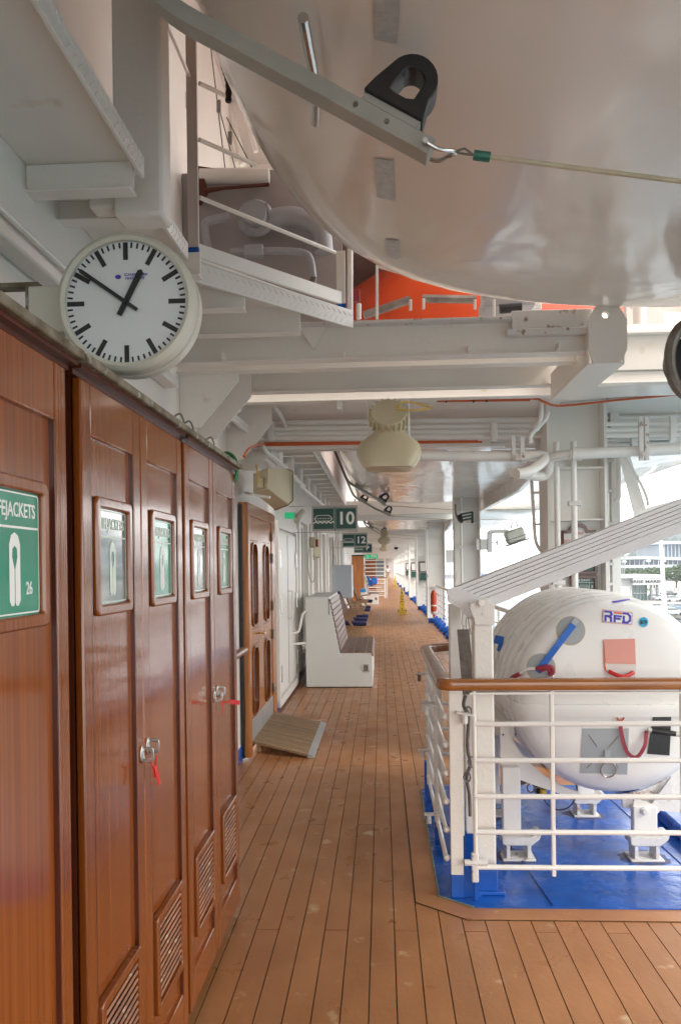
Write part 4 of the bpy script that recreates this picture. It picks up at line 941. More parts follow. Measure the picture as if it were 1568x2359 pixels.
# ================================================================== BENCH
def bench(y0, L_, lab, full=True):
    t = thing('storage_bench', lab, 'bench', (-.6, y0+L_/2, 0), 'white storage benches with brown slats')
    prof = [(-1.05, .012), (-1.05, 1.225), (-.73, 1.225), (-.585, .475), (-.17, .475), (-.145, .44), (-.145, .012)]
    MB().prism([(x, y0, z) for x, z in prof], (0, L_, 0)).build('box', offwhite, t, bev=.006)
    MB().box((-1.055, y0-.003, 1.226), (-.728, y0+L_+.003, 1.238)).build('top_cap', offwhite, t, bev=.003)
    MB().box((-1.04, y0+.01, .0), (-.155, y0+L_-.01, .0119)).build('base_gap', ink, t, smooth=False)
    # dark seams round the front panel
    d = V((.145, 0, -.75)).normalized()
    n_ = V((.75, 0, .145)).normalized()
    a = V((-.73, y0+.012, 1.215))
    for k in range(9):
        c = a+d*(.045+k*.082)+n_*.012
        MB().hexa([c-d*.036-n_*.010, c-d*.036+n_*.010, c-d*.036+n_*.010+V((0, L_-.024, 0)), c-d*.036-n_*.010+V((0, L_-.024, 0)), c+d*.036-n_*.010, c+d*.036+n_*.010, c+d*.036+n_*.010+V((0, L_-.024, 0)), c+d*.036-n_*.010+V((0, L_-.024, 0))]).build('back_slat', slat, t, bev=.003)
    for k in range(5):
        x = -.555+k*.082
        MB().box((x, y0-.006, .476), (x+.072, y0+L_+.006, .497)).build('seat_slat', slat, t, bev=.003)
    MB().hexa([(-.150, y0-.006, .40+.03), (-.128, y0-.006, .425), (-.128, y0+L_+.006, .425), (-.150, y0+L_+.006, .43), (-.150, y0-.006, .494), (-.143, y0-.006, .49), (-.143, y0+L_+.006, .49), (-.150, y0+L_+.006, .494)]).build('seat_slat', slat, t, bev=.003)
    MB().box((-.735, y0-.0015, 1.0), (-.725, y0+.002, 1.222)).build('seam', ink, t)
    q = V((-.235, y0-.001, .265))
    l_ = MB(); l_.prism([q+V(p) for p in ((-.07, 0, .0), (-.04, 0, .055), (.045, 0, .055), (.045, 0, -.055), (-.04, 0, -.055))], (0, -.008, 0)); l_.build('latch_plate', steel, t, bev=.002)
    MB().cbox(q+V((0, -.011, 0)), (.06, .012, .08)).build('latch_recess', dullsteel, t, bev=.004)
    return t
b1 = bench(10.65, 2.15, 'nearest white storage bench with brown slatted seat, lock on its end panel')
b2 = dup(b1, (-.6, 33.6+1.07, 0), 'far white storage bench with slats, small, in front of the stairs')
b2.location.x = -.62
# ================================================================== DECK CHAIRS
def chair(y, lab, src=None):
    if src: return dup(src, (-.68, y, 0), lab)
    t = thing('deck_chair', lab, 'chair', (-.68, y, 0), 'teak deck chairs with navy cushions facing the sea')
    for dy in (-.29, .29):
        MB().bar((-1.02, y+dy, 1.0), (-.62, y+dy, .03), .03, .045, upv=(1, 0, .4)).build('leg', chairw, t, bev=.004)
        MB().bar((-.74, y+dy, .62), (-.38, y+dy, .02), .03, .045, upv=(1, 0, .5)).build('leg', chairw, t, bev=.004)
        MB().bar((-.98, y+dy, .60), (-.40, y+dy, .68), .07, .024).build('armrest', chairw, t, bev=.004)
        MB().bar((-.82, y+dy*.8, .42), (-.36, y+dy*.8, .40), .03, .035).build('seat_rail', chairw, t, bev=.004)
    MB().bar((-1.06, y, 1.06), (-.82, y, .46), .5, .07, upv=(1, 0, .4)).build('back_cushion', navy, t, bev=.025, seg=3)
    MB().bar((-.86, y, .47), (-.335, y, .455), .5, .08).build('seat_cushion', navy, t, bev=.03, seg=3)
    MB().tube([(-.45, y-.3, .12), (-.45, y+.3, .12)], .015, 6).build('stretcher', chairw, t)
    return t
c1 = chair(16.4, 'nearest navy cushioned deck chair just behind the bench')
chair(17.6, 'second deck chair with navy cushions, counting from the bench', c1)
chair(18.8, 'third deck chair with navy cushions, counting from the bench', c1)
chair(21.6, 'fourth deck chair, navy cushions, below the grey wall cabinet', c1)
chair(22.8, 'fifth deck chair, navy cushions, one before the farthest', c1)
chair(27.2, 'farthest deck chair, tall navy back against the wooden locker', c1)
# grey cabinet, wooden locker, stairs
t = thing('wall_cabinet', 'tall pale grey cabinet standing off the wall above the deck chairs', 'cabinet', (-.95, 19.4, .8))
MB().box((-1.224, 19.2, .88), (-.73, 19.8, 1.70)).build('body', mat('grey_cabinet', (.50, .54, .58), .4), t, bev=.02); MB().tube([(-.98, 19.4, 1.7), (-.98, 19.4, 2.3)], .10, 14).build('duct', white_clean, t)
for xx in (-1.12, -1.05): MB().tube([(xx, 19.3, 1.7), (xx, 19.3, 2.6)], .03, 8).build('pipe', white_clean, t)
t = thing('far_wooden_locker', 'tall orange brown wooden locker standing beyond the deck chairs', 'locker', (-1, 34, 0))
MB().box((-1.225, 32.2, .03), (-.76, 34.8, 2.09)).build('carcass', wood_door, t, bev=.01); MB().box((-1.225, 32.15, 2.09), (-.72, 34.9, 2.14)).build('top', ink, t)
for k in range(4):
    dr = MB().box((-.759, 32.25+k*.64, .08), (-.74, 32.25+k*.64+.62, 2.06)).build('door', wood, t, bev=.005)
    MB().box((-.739, 32.35+k*.64, 1.4), (-.73, 32.35+k*.64+.4, 1.8)).build('window', greyglass, dr)
for k, yy in enumerate((46.5, 52)):
    t = thing('distant_locker', ('nearer' if k == 0 else 'farther')+' reddish wooden locker glimpsed through the open stair treads', 'locker', (-1, yy, 0))
    MB().box((-1.225, yy, .03), (-.35-.12*k, yy+2.0, 2.1)).build('carcass', wood, t, bev=.01); MB().box((-1.2, yy-.02, .3), (-.5, yy-.001, 1.9)).build('door', wood, t, bev=.005)
st = thing('open_stairs', 'white open tread stairs at the far end of the promenade', 'stairs', (-.4, 42, 0))
for k in range(12):
    MB().box((-1.0, 40.6+k*.24, .12+k*.205), (.12, 40.9+k*.24, .165+k*.205)).build('tread', white_clean, st)
for xx in (-1.03, .15):
    MB().bar((xx, 40.4, .0), (xx, 43.6, 2.75), .05, .22).build('stringer', white_clean, st) if xx < 0 else MB().box((xx-.03, 41.0, 0), (xx+.05, 41.1, 2.6)).build('post', white_clean, st)
MB().box((-1.1, 40.2, 1.04), (.26, 40.28, 1.09)).build('handrail', teak, st); 
for xx in (.24, .12): MB().box((xx, 40.2, 0), (xx+.04, 40.25, 1.05)).build('post', white_clean, st)
for zz in (.25, .45, .65, .85): MB().tube([(-1.0, 40.3, zz), (.25, 40.3, zz)], .014, 6).build('rail', white_clean, st)
t = thing('blue_towel', 'bright blue cloth hanging beside the far stairs', 'towel', (-.6, 36.5, .7)); 
MB().hexa([(-.62, 36.5, .75), (-.42, 36.4, .72), (-.42, 36.6, .72), (-.6, 36.7, .75), (-.72, 36.5, 1.25), (-.66, 36.4, 1.22), (-.60, 36.6, 1.2), (-.70, 36.7, 1.25)]).cbox((-.36, 36.5, .98), (.28, .25, .3)).build('cloth', mat('bright_blue_cloth', (.02, .16, .62), .8, bump=.5, bscale=8), t, bev=.05, seg=3)
t = thing('water_cooler', 'white and blue bin beside the far storage bench', 'bin', (-.7, 32, 0))
MB().box((-.86, 31.4, .0), (-.66, 31.7, .62)).build('body', white_clean, t, bev=.02); MB().box((-.87, 31.38, .62), (-.65, 31.72, .76)).build('lid', mat('blue_lid', (.03, .25, .6), .4), t, bev=.03)
# ================================================================== PERSON + cones
pt = thing('person', 'distant man in white shirt and khaki trousers standing on the promenade', 'person', (.62, 84, 0))
def skinfig(name, verts, edges, radii, m, parent, sub=1):
    me = bpy.data.meshes.new(name); c0 = V(verts[0]); me.from_pydata([tuple(V(v)-c0) for v in verts], edges, []); o = bpy.data.objects.new(name, me); COL.objects.link(o)
    mo = o.modifiers.new('skin', 'SKIN'); mo.use_smooth_shade = True
    for i, r_ in enumerate(radii): me.skin_vertices[0].data[i].radius = (r_, r_*.8) if isinstance(r_, float) else r_
    me.skin_vertices[0].data[0].use_root = True
    s2 = o.modifiers.new('sub', 'SUBSURF'); s2.levels = s2.render_levels = sub; me.materials.append(m); o.parent = parent; o.location = c0-WL[parent.name]; WL[o.name] = c0; return o
X0, Y0 = .62, 84
vv = [(0, 0, .92), (0, 0, 1.1), (0, 0, 1.34), (0, 0, 1.45), (0, 0, 1.58), (0, -.01, 1.66), (-.17, 0, 1.38), (-.22, .02, 1.12), (-.2, -.06, .88), (.17, 0, 1.38), (.23, .02, 1.12), (.21, -.05, .88), (-.09, 0, .88), (-.10, 0, .48), (-.10, .03, .06), (-.10, -.12, .03), (.09, 0, .88), (.11, -.05, .48), (.11, 0, .06), (.12, -.15, .03)]
ee = [(0, 1), (1, 2), (2, 3), (3, 4), (4, 5), (2, 6), (6, 7), (7, 8), (2, 9), (9, 10), (10, 11), (0, 12), (12, 13), (13, 14), (14, 15), (0, 16), (16, 17), (17, 18), (18, 19)]
rr = [.15, .15, .16, .06, .085, .07, .07, .045, .035, .07, .045, .035, .095, .065, .045, .03, .095, .065, .045, .03]
skinfig('body', [(x+X0, y+Y0, z) for x, y, z in vv], ee, rr, skin, pt)
skinfig('shirt', [(X0+x, Y0+y, z) for x, y, z in vv[0:3]+[vv[6], (-.2, .01, 1.22), vv[9], (.21, .01, 1.22)]], [(0, 1), (1, 2), (2, 3), (3, 4), (2, 5), (5, 6)], [.165, .165, .17, .085, .07, .085, .07], shirt, pt)
skinfig('trousers', [(X0+x, Y0+y, z) for x, y, z in [vv[0], vv[12], vv[13], (-.10, .02, .1), vv[16], vv[17], (.11, 0, .1)]], [(0, 1), (1, 2), (2, 3), (0, 4), (4, 5), (5, 6)], [.17, .11, .085, .075, .11, .085, .075], khaki, pt)
MB().sphere((X0, Y0+.02, 1.66), .10, 8).build('hair', ink, pt)
def cone(px, py, lab, full=True):
    c = atz(px, py, 0); t = thing('wet_floor_cone', lab, 'warning sign', c)
    x, y = c.x, c.y
    b = MB(); b.hexa([(x-.115, y-.115, .05), (x+.115, y-.115, .05), (x+.115, y+.115, .05), (x-.115, y+.115, .05), (x-.028, y-.028, .92), (x+.028, y-.028, .92), (x+.028, y+.028, .92), (x-.028, y+.028, .92)]); b.build('cone', yellow, t, bev=.01)
    MB().box((x-.16, y-.16, .001), (x+.16, y+.16, .05)).build('base', yellow, t, bev=.015)
    b = MB().box((x-.15, y-.168, .06), (x+.15, y-.158, .075)).box((x-.15, y-.168, .13), (x+.15, y-.158, .145)).box((x-.15, y-.168, .06), (x-.13, y-.158, .145)).box((x+.13, y-.168, .06), (x+.15, y-.158, .145)); b.build('black_clip', ink, t)
    fr = Fr((x, y-.122, .05), (1, 0, 0), V((0, .087, .87)).normalized(), (0, -1, .1))
    for s_, zz, sz in (('CAUTION', .56, .036), ('CUIDADO', .46, .040), ('ATTENTION', .37, .038)):
        text(s_, Fr(fr((0, zz, .002)), fr.x, fr.y, fr.z), sz, ink, t, bold=.02, xs=.8)
    MB(fr).prism([(-.03, .66, .002), (.03, .66, .002), (0, .72, .002)], (0, 0, .002)).prism([(-.022, .14, .002), (0, .10, .002), (.022, .14, .002), (0, .17, .002)], (0, 0, .002)).prism([(-.02, .27, .002), (.03, .24, .002), (.025, .29, .002)], (0, 0, .002)).prism([(-.006, .78, .002), (.006, .78, .002), (.004, .84, .002), (-.004, .84, .002)], (0, 0, .002)).build('warning_symbols', ink, t, smooth=False)
    return t
cn = cone(926, 1414, 'yellow wet floor cone reading CAUTION CUIDADO ATTENTION, standing mid deck')
l_ = atz(901, 1336, 0); dup(cn, V((1.05, 62, 0)), 'far yellow wet floor cone near the distant man')
# ================================================================== DAVIT COLUMNS
CY_ = [6.40, 14.5, 22.6, 29.4, 37.6, 45.8, 54.0, 62.2, 70.4, 78.6, 86.8]
nth = ['nearest', 'second', 'third', 'fourth', 'fifth', 'sixth', 'seventh', 'eighth', 'ninth', 'tenth', 'farthest']
def column(y, lab, top=EYE+1.44, near=False):
    t = thing('davit_column', lab, 'column', (1.6, y, 0), 'white davit columns along the deck edge')
    MB().box((1.345, y, .14), (1.365, y+.34, top)).box((1.80, y, .14), (1.82, y+.34, top)).build('flange', white_clean, t, smooth=False)
    MB().box((1.3655, y+.14, .14), (1.7995, y+.16, top)).build('web', white, t, smooth=False)
    st_ = MB()
    for zz in (1.02, 2.0, 2.42): st_.box((1.366, y+.02, zz), (1.799, y+.139, zz+.014))
    st_.build('stiffener', white, t, smooth=False)
    MB().box((1.33, y-.012, .001), (1.835, y+.352, .139)).build('blue_foot', blue, t)
    return t
cols = []
c0 = column(CY_[0], 'nearest white davit column, carrying the do not climb sign behind the raft'); cols.append(c0)
c2 = column(CY_[1], 'second davit column from the camera, floodlight bracket on its outer side'); cols.append(c2)
for k in range(2, len(CY_)): dup(c2, V((1.6, CY_[k], 0)), f'{nth[k]} white davit column along the deck edge' if k < 10 else 'farthest white davit column at the end of the promenade')
# vertical pipes on the columns
t = thing('column_pipes', 'two white vertical pipes clamped to the nearest davit column', 'pipe', (1.5, 6.3, 1))
pa_ = at(1318, 1200, 6.3).x; pb_ = at(1285-.0, 1200, 6.3).x
xa = at(1314, 1200, 6.28).x; xb = at(1347-25, 1200, 6.28).x
x1 = at(1294-10, 1150, 6.3).x; x2 = at(1318+5, 1200, 6.3).x
for x, z0 in ((at(1283, 1200, 6.3).x, .3), (at(1322, 1200, 6.3).x, .3)):
    MB().tube([(x, 6.3, z0), (x, 6.3, 2.62)], .024, 12).build('pipe', white_clean, t)
for (x, y_) in ((1283, 1062+8), (1322, 1160), (1285, 1342)):
    MB().cbox(at(x, y_, 6.3), (.10, .06, .035)).build('clamp', white_rust, t, bev=.004)
t = thing('column_conduit', 'thin white conduit standing off the left side of the nearest column', 'conduit', (1.25, 6.6, 1))
MB().tube(smoothpath([at(1222, 1085, 6.6), at(1228, 1180, 6.6), at(1232, 1240, 6.6), at(1240, 1262, 6.6), at(1250, 1275, 6.6)], 5), .014, 8).build('conduit', white_clean, t)
for yy in (1135, 1208): MB().tube([at(1226, yy, 6.6), at(1246, yy, 6.6)], .011, 6).build('bracket', white_clean, t)
t = thing('thin_pipes', 'thin white vertical pipe on the second davit column', 'pipe', (1.45, 14.4, 1))
MB().tube([(1.46, 14.42, .3), (1.46, 14.42, 2.9)], .022, 8).build('pipe', white_clean, t); MB().cbox((1.46, 14.42, 1.98), (.09, .05, .05)).build('clamp', white_clean, t)
for k in (2, 3, 4):
    tag(MB().tube([(1.30, CY_[k]-.05, .15), (1.30, CY_[k]-.05, 2.7)], .035, 8).build('standpipe', white_clean), f'white vertical pipe beside the {nth[k]} davit column', 'pipe')
for k in (1, 2):
    t = thing('bent_conduit', f'bent thin conduit running down left of the {nth[k+1]} davit column', 'conduit', (1.3, CY_[k+1]-1, 2))
    y = CY_[k+1]-.4
    MB().tube(smoothpath([(1.24, y, 2.75), (1.24, y, 1.7), (1.27, y, 1.45), (1.33, y+.2, 1.3)], 5), .018, 8).build('conduit', white_clean, t)
# columns further: small plaques
for k in (3, 4, 5):
    t = thing('column_plaque', f'small wooden plaque over a dark green sign on the {nth[k]} column', 'sign', (1.58, CY_[k]-.01, 1.5))
    MB().box((1.40, CY_[k]-.02, 1.42), (1.76, CY_[k]+.005, 1.82)).build('board', wood_dark, t); MB().box((1.43, CY_[k]-.025, 1.45), (1.73, CY_[k]-.0205, 1.76)).build('print', whitefab, t, smooth=False)
    MB().box((1.42, CY_[k]-.02, 1.10), (1.74, CY_[k]+.005, 1.38)).build('lower_board', green, t)
# ladder posts right of the column
t = thing('outboard_ladder', 'two narrow white uprights joined by short rungs, right of the nearest column', 'ladder', (1.95, 6.9, 0))
for (pl, pr, tp_) in ((1379, 1402, 1040), (1408, 1428, 1040)):
    a = at(pl, 1200, 6.9); c = at(pr, 1200, 6.9); MB().box((a.x, 6.9, -1), (c.x, 6.98, 3.2)).build('upright', white_clean, t, bev=.003)
for yy in (1060, 1131, 1205, 1291+8, 1345): MB().bar(at(1382, yy+3, 6.87), at(1412, yy, 6.87), .03, .025).build('rung', white_rust, t, bev=.003)
MB().tube(smoothpath([at(1424, 1040, 6.85), at(1424, 1130, 6.85), at(1423, 1148, 6.85), at(1415, 1155, 6.88)], 5), .02, 8).build('pipe', white_clean, t)
t = thing('davit_strut', 'white slanting davit strut with a rusty cable along it, far right', 'strut', (2.2, 6.5, 2))
MB().hexa([at(1421, 1040, 6.6), at(1447, 1040, 6.6), at(1447, 1040, 6.8), at(1421, 1040, 6.8), at(1478, 1262, 6.6), at(1508, 1240, 6.6), at(1508, 1240, 6.8), at(1478, 1262, 6.8)]).build('strut', white, t, bev=.004)
MB().tube(smoothpath([at(1436, 1045, 6.55), at(1464, 1095, 6.55), at(1480, 1125, 6.55), at(1489, 1148, 6.55), at(1492, 1165, 6.55)], 5), .012, 7).build('cable', white_rust, t)
MB().hexa([at(1488, 1170, 6.6), at(1570, 1148, 6.6), at(1570, 1148, 6.8), at(1488, 1170, 6.8), at(1488, 1200, 6.6), at(1600, 1190, 6.6), at(1600, 1190, 6.8), at(1488, 1200, 6.8)]).build('foot', white, t, bev=.004)
# plaque on the nearest column (DO NOT CLIMB)
pq = thing('warning_plaque', 'wooden framed notice with arched top reading do not climb, on the nearest column', 'sign', (1.6, 6.5, 1.6))
PY = 6.50
a = at(1292, 1222, PY); c = at(1372, 1222, PY); bl = at(1292, 1330, PY); m_ = (a.x+c.x)/2; w = (c.x-a.x)/2
def archp(s_, zt, zb2, ar, arcz):
    pts = [(m_-w*s_, zb2), (m_+w*s_, zb2), (m_+w*s_, zt), (m_+ar, zt)]+[(m_+ar*math.cos(R(q)), zt+arcz*math.sin(R(q))) for q in range(15, 180, 15)]+[(m_-ar, zt), (m_-w*s_, zt)]
    return pts
zt, zb_ = a.z, bl.z
MB().ringprism([(x, PY, z) for x, z in archp(1, zt, zb_, w*.52, .058)], [(x, PY, z) for x, z in archp(.86, zt-.024, zb_+.02, w*.44, .05)], (0, .03, 0)).build('frame', wood_dark, pq)
MB().prism([(x, PY+.018, z) for x, z in archp(.88, zt-.02, zb_+.02, w*.45, .052)], (0, .012, 0)).build('board', whitefab, pq, smooth=False)
fr = Fr((m_, PY+.0165, 0), (1, 0, 0), (0, 0, 1), (0, -1, 0))
for s_, yy, sz in (('NOTICE', 1229, .022), ('DO NOT CLIMB', 1247, .040), ('FOR SAFETY', 1258, .040)):
    text(s_, Fr((m_, PY+.0165, at(1330, yy, PY).z), fr.x, fr.y, fr.z), sz, signred, pq, bold=.012, xs=.9)
pg = thing('davit_sign', 'dark green sign in a wooden frame reading LB DAVIT 8, low on the nearest column', 'sign', (1.6, 6.5, 1.2))
a = at(1312, 1335, PY); c = at(1375, 1365, PY); z0 = at(1340, 1366, PY).z; z1 = at(1340, 1326, PY).z; z2 = at(1340, 1300, PY).z
def framed(zb2, zt2, lines):
    w = (c.x-a.x)/2; m2 = (a.x+c.x)/2; h = (zt2-zb2)/2; zc = (zt2+zb2)/2
    f5 = Fr((m2, PY+.008, zc), (1, 0, 0), (0, 0, 1), (0, -1, 0))
    MB(f5).ringprism([(x, y, -.01) for x, y in rrect(2*w, 2*h, .006)], [(x, y, -.01) for x, y in rrect(2*w-.05, 2*h-.05, .004)], (0, 0, .03)).build('frame', wood_dark, pg, bev=.003)
    MB(f5).box((-w+.02, -h+.02, -.008), (w-.02, h-.02, .004)).build('board', green, pg, smooth=False)
    f6 = Fr((m2, PY+.0035, zc), f5.x, f5.y, f5.z)
    if lines:
        text('LB DAVIT', Fr(f6((0, h*.45, 0)), f6.x, f6.y, f6.z), .026, lite, pg)
        MB(f6).box((-w+.028, h*.18, .0), (w-.028, h*.18+.003, .001)).box((-w*.42, -h+.03, 0), (-w*.42+.003, h*.18, .001)).box((w*.40, -h+.03, 0), (w*.40+.003, h*.18, .001)).prism([(-w*.62-.006, -.05, 0), (-w*.62+.006, -.05, 0), (-w*.62+.006, -.02, 0), (-w*.62+.02, -.02, 0), (-w*.62, .005, 0), (-w*.62-.02, -.02, 0), (-w*.62-.006, -.02, 0)], (0, 0, .001)).build('sign_lines', lite, pg, smooth=False)
        boat_icon(Fr(f6((0, -h*.3, -.001)), f6.x, f6.y, f6.z), w*.72, lite, pg)
        text('8', Fr(f6((w*.63, -h*.3, 0)), f6.x, f6.y, f6.z), .034, lite, pg)
framed(z0, z1, True); framed(z1+.012, z2+.03, False)
# floodlight on the second column
fl = thing('floodlight', 'white floodlight on an outboard arm of the second column, seen against the sky', 'floodlight', (2.3, 14.5, 2.2))
a = at(1095, 1240, 14.5)
MB().box((at(1096, 1240, 14.5).x, 14.5, at(1096, 1267, 14.5).z), (at(1124, 1240, 14.5).x, 14.56, at(1096, 1242, 14.5).z)).box((at(1122, 1240, 14.49).x, 14.48, at(1096, 1273, 14.5).z), (at(1133, 1240, 14.49).x, 14.58, at(1096, 1226, 14.5).z)).build('mount', white_clean, fl, bev=.005)
MB().bar(at(1124, 1226, 14.5), at(1163, 1223, 14.5), .08, .07).bar(at(1162, 1222, 14.5), at(1192, 1234, 14.5), .06, .06).build('arm', white_clean, fl, bev=.01)
q = at(1186, 1236, 14.5)
MB(Fr(q, V((.95, 0, .3)), V((-.3, 0, .95)), V((0, 1, 0)))).box((-.18, -.10, -.12), (.18, .14, .12)).build('lamp_housing', cream2, fl, bev=.05, seg=3)
MB(Fr(q, V((.95, 0, .3)), V((-.3, 0, .95)), V((0, 1, 0)))).box((-.20, -.125, -.14), (.20, -.10, .14)).box((-.184, -.03, -.125), (.184, -.015, .125)).build('rim', dullsteel, fl)
MB().tube([q+V((-.08, 0, .15)), q+V((-.06, 0, .24)), q+V((.02, 0, .26)), q+V((.05, 0, .18))], .012, 6).build('hook', ink, fl)
MB().tube([at(1133, 1249, 14.5), at(1144, 1249, 14.5)], .012, 6).tube([at(1144, 1244, 14.5), at(1144, 1256, 14.5)], .014, 6).build('knob', dullsteel, fl)
t = thing('floodlight', 'smaller farther floodlight bracket beyond the second column', 'floodlight', (2.3, 22.6, 2.1))
MB().box((1.84, 22.6, 1.72), (2.18, 22.66, 2.10)).box((2.18, 22.58, 1.6), (2.28, 22.68, 2.3)).build('mount', white_clean, t, bev=.005)
# fenders beside columns (green)
def gfend(px, py, Y, s, lab):
    t = thing('green_fender', lab, 'fender', at(px, py, Y), 'dark green slatted fenders under the keels')
    c = at(px, py, Y)
    for k in range(3): MB().bar(c+V((-.16*s, -.1, .03*s-.09*s*(k-1))), c+V((.17*s, -.1, .09*s-.09*s*(k-1))), .05, .05*s).build('slat', greendark, t, bev=.008)
    MB().prism([c+V(p)*s for p in ((-.24, -.06, .10), (-.14, -.06, .16), (-.10, -.06, .02), (-.10, -.06, -.12), (-.16, -.06, -.10))], (0, .05, 0)).build('side_plate', ink, t)
    MB().box((c.x+.13*s, c.y-.12, c.z-.14*s), (c.x+.19*s, c.y-.05, c.z+.19*s)).build('end_plate', greendark, t, bev=.006)
    MB().tube(smoothpath([c+V((-.30, .0, .42))*s, c+V((-.29, 0, .15))*s, c+V((-.2, 0, -.05))*s, c+V((-.12, 0, -.1))*s], 5), .03*s, 8).build('pipe', dullsteel, t)
gfend(1073, 1195, 12.5, .55, 'nearer dark green slatted fender beside the second column')
gfend(993, 1241, 25, .55, 'smaller far dark green fender under the third lifeboat')
# security dome
t = thing('dome_camera', 'small dark dome camera under the far ceiling', 'camera', at(912, 1263, 40)); c = at(912, 1262, 38); MB().sphere(c, .10, 8, (1, 1, .9)).build('dome', ink, t); MB().lathe([(0, .12), (.13, .12), (.13, .04), (0, .04)], c, (0, 0, 1), 14).build('collar', white_clean, t)
# ================================================================== DECK EDGE RAILINGS
def railing(y0, y1, lab, rails=5):
    t = thing('guard_rail', lab, 'railing', (1.5, (y0+y1)/2, 0), 'white guard rails between the davit columns'); X = 1.56
    MB().box((X-.03, y0, .001), (X+.28, y1, .10)).build('blue_coaming', blue, t, smooth=False)
    n = max(2, int(round((y1-y0)/1.0)))
    for k in range(n+1):
        yy = y0+.03+(y1-y0-.06)*k/n
        MB().box((X-.012, yy-.02, .21), (X+.012, yy+.02, 1.05)).build('post', white_clean, t, smooth=False)
        MB().prism([(X-.14, yy-.02, .1005), (X+.013, yy-.02, .1005), (X+.013, yy-.02, .209), (X-.03, yy-.02, .209)], (0, .04, 0)).prism([(X-.14, yy-.02, .001), (X-.031, yy-.02, .001), (X-.031, yy-.02, .1004), (X-.14, yy-.02, .1004)], (0, .04, 0)).build('blue_post_foot', blue, t)
    for k in range(rails): MB().tube([(X, y0, .24+k*.155), (X, y1, .24+k*.155)], .011, 6).build('rail', white_clean, t)
    MB().tube([(X, y0, 1.065), (X, y1, 1.065)], .028, 8).build('top_rail', white_clean, t)
    return t
g1 = railing(CY_[0]+.36, CY_[1]-.02, 'nearest guard rail, behind the raft, between the first two columns')
g2 = railing(CY_[1]+.36, CY_[2]-.02, 'guard rail beyond the second column with the orange lifebuoy at its far end')
for k in range(2, 8):
    railing(CY_[k]+.36, CY_[k+1]-.02, f'guard rail between the {nth[k]} and {nth[k+1]} davit columns', rails=5)
# rescue can
lbq = thing('rescue_float', 'orange torpedo shaped rescue float hanging on the railing post', 'rescue float', (1.44, 22.3, .4))
zc = .62; X = 1.43; Y_ = 21.9
MB().lathe([(0, -.33), (.05, -.31), (.085, -.22), (.09, -.05), (.09, .10), (.085, .24), (.05, .33), (0, .35)], (X, Y_, zc), (0, 0, 1), 14).build('float', orange, lbq)
MB().lathe([(.092, -.10), (.092, -.06)], (X, Y_, zc), (0, 0, 1), 14).build('white_band', whitefab, lbq); MB().lathe([(.06, -.33), (.098, -.27), (.095, -.25)], (X, Y_, zc), (0, 0, 1), 14).build('white_cap', whitefab, lbq)
MB().tube([(X+.02, Y_, zc+.35), (X+.14, Y_-.1, zc+.15), (X+.14, Y_-.1, zc-.25), (X-.02, Y_, zc-.42)], .008, 6).build('cord', orange_c, lbq)
MB().lathe([(0, -.46), (.04, -.33), (0, -.33)], (X, Y_, zc), (0, 0, 1), 8).build('tip', orange, lbq)
# ================================================================== RAFT ENCLOSURE RAILING
er = thing('raft_enclosure_railing', 'white railing with varnished wooden handrail around the liferaft platform', 'railing', (.34, 3.87, 0))
ZR = 1.035
# corner post
XP0 = at(1037, 1900, 3.87).x; XP1 = at(1066, 1900, 3.87).x
def post(x0, x1, y0, y1, par, ztop=ZR, zb=.125, nm='post', m=None, bv=.003):
    MB().box((x0, y0, zb), (x1, y1, ztop)).build(nm, m or white, par, bev=bv)
    MB().box((x0-.0015, y0-.0015, .013), (x1+.0015, y1+.0015, zb-.0005)).build('blue_foot', blue, par, bev=.003)
post(XP0, XP1, 3.87, 3.895, er, zb=.125)
MB().prism([(XP1+.001, 3.88, .013), (XP1+.09, 3.88, .013), (XP1+.001, 3.88, .20)], (0, .012, 0)).build('knee_plate', blue, er)
# wooden handrail: front
def handrail(p0, p1, nm, m, w=.075, h=.058, lab=None):
    p0, p1 = V(p0), V(p1); t_ = (p1-p0).normalized(); s_ = t_.cross(V((0, 0, 1)))
    pr = [(w/2*math.cos(R(a))*(1 if abs(math.cos(R(a))) > .99 else .98), h*(.5*math.sin(R(a)) if math.sin(R(a)) > 0 else .32*math.sin(R(a)))) for a in range(0, 360, 20)]
    pr = [(math.copysign(abs(math.cos(R(a)))**.55, math.cos(R(a)))*w/2, math.copysign(abs(math.sin(R(a)))**.6, math.sin(R(a)))*h/2) for a in range(0, 360, 15)]
    b = MB(); b.prism([p0+s_*x+V((0, 0, 1))*y for x, y in pr], p1-p0); return b.build(nm, m, er, ang=50, label=lab)
ZH = ZR+.03
handrail((.335, 3.86, ZH), (1.95, 3.86, ZH), 'handrail', teak)
ys = [3.895, 4.22, 4.60, 5.02, 5.45]
XH = .297
for k in range(4):
    handrail((XH, ys[k]+.003, ZH), (XH, ys[k+1]-.003, ZH), 'handrail_section', teak_side)
for k in range(1, 4): handrail((XH, ys[k]-.003, ZH-.0), (XH, ys[k]+.003, ZH), 'handrail_joint', wood_dark, .073, .056)
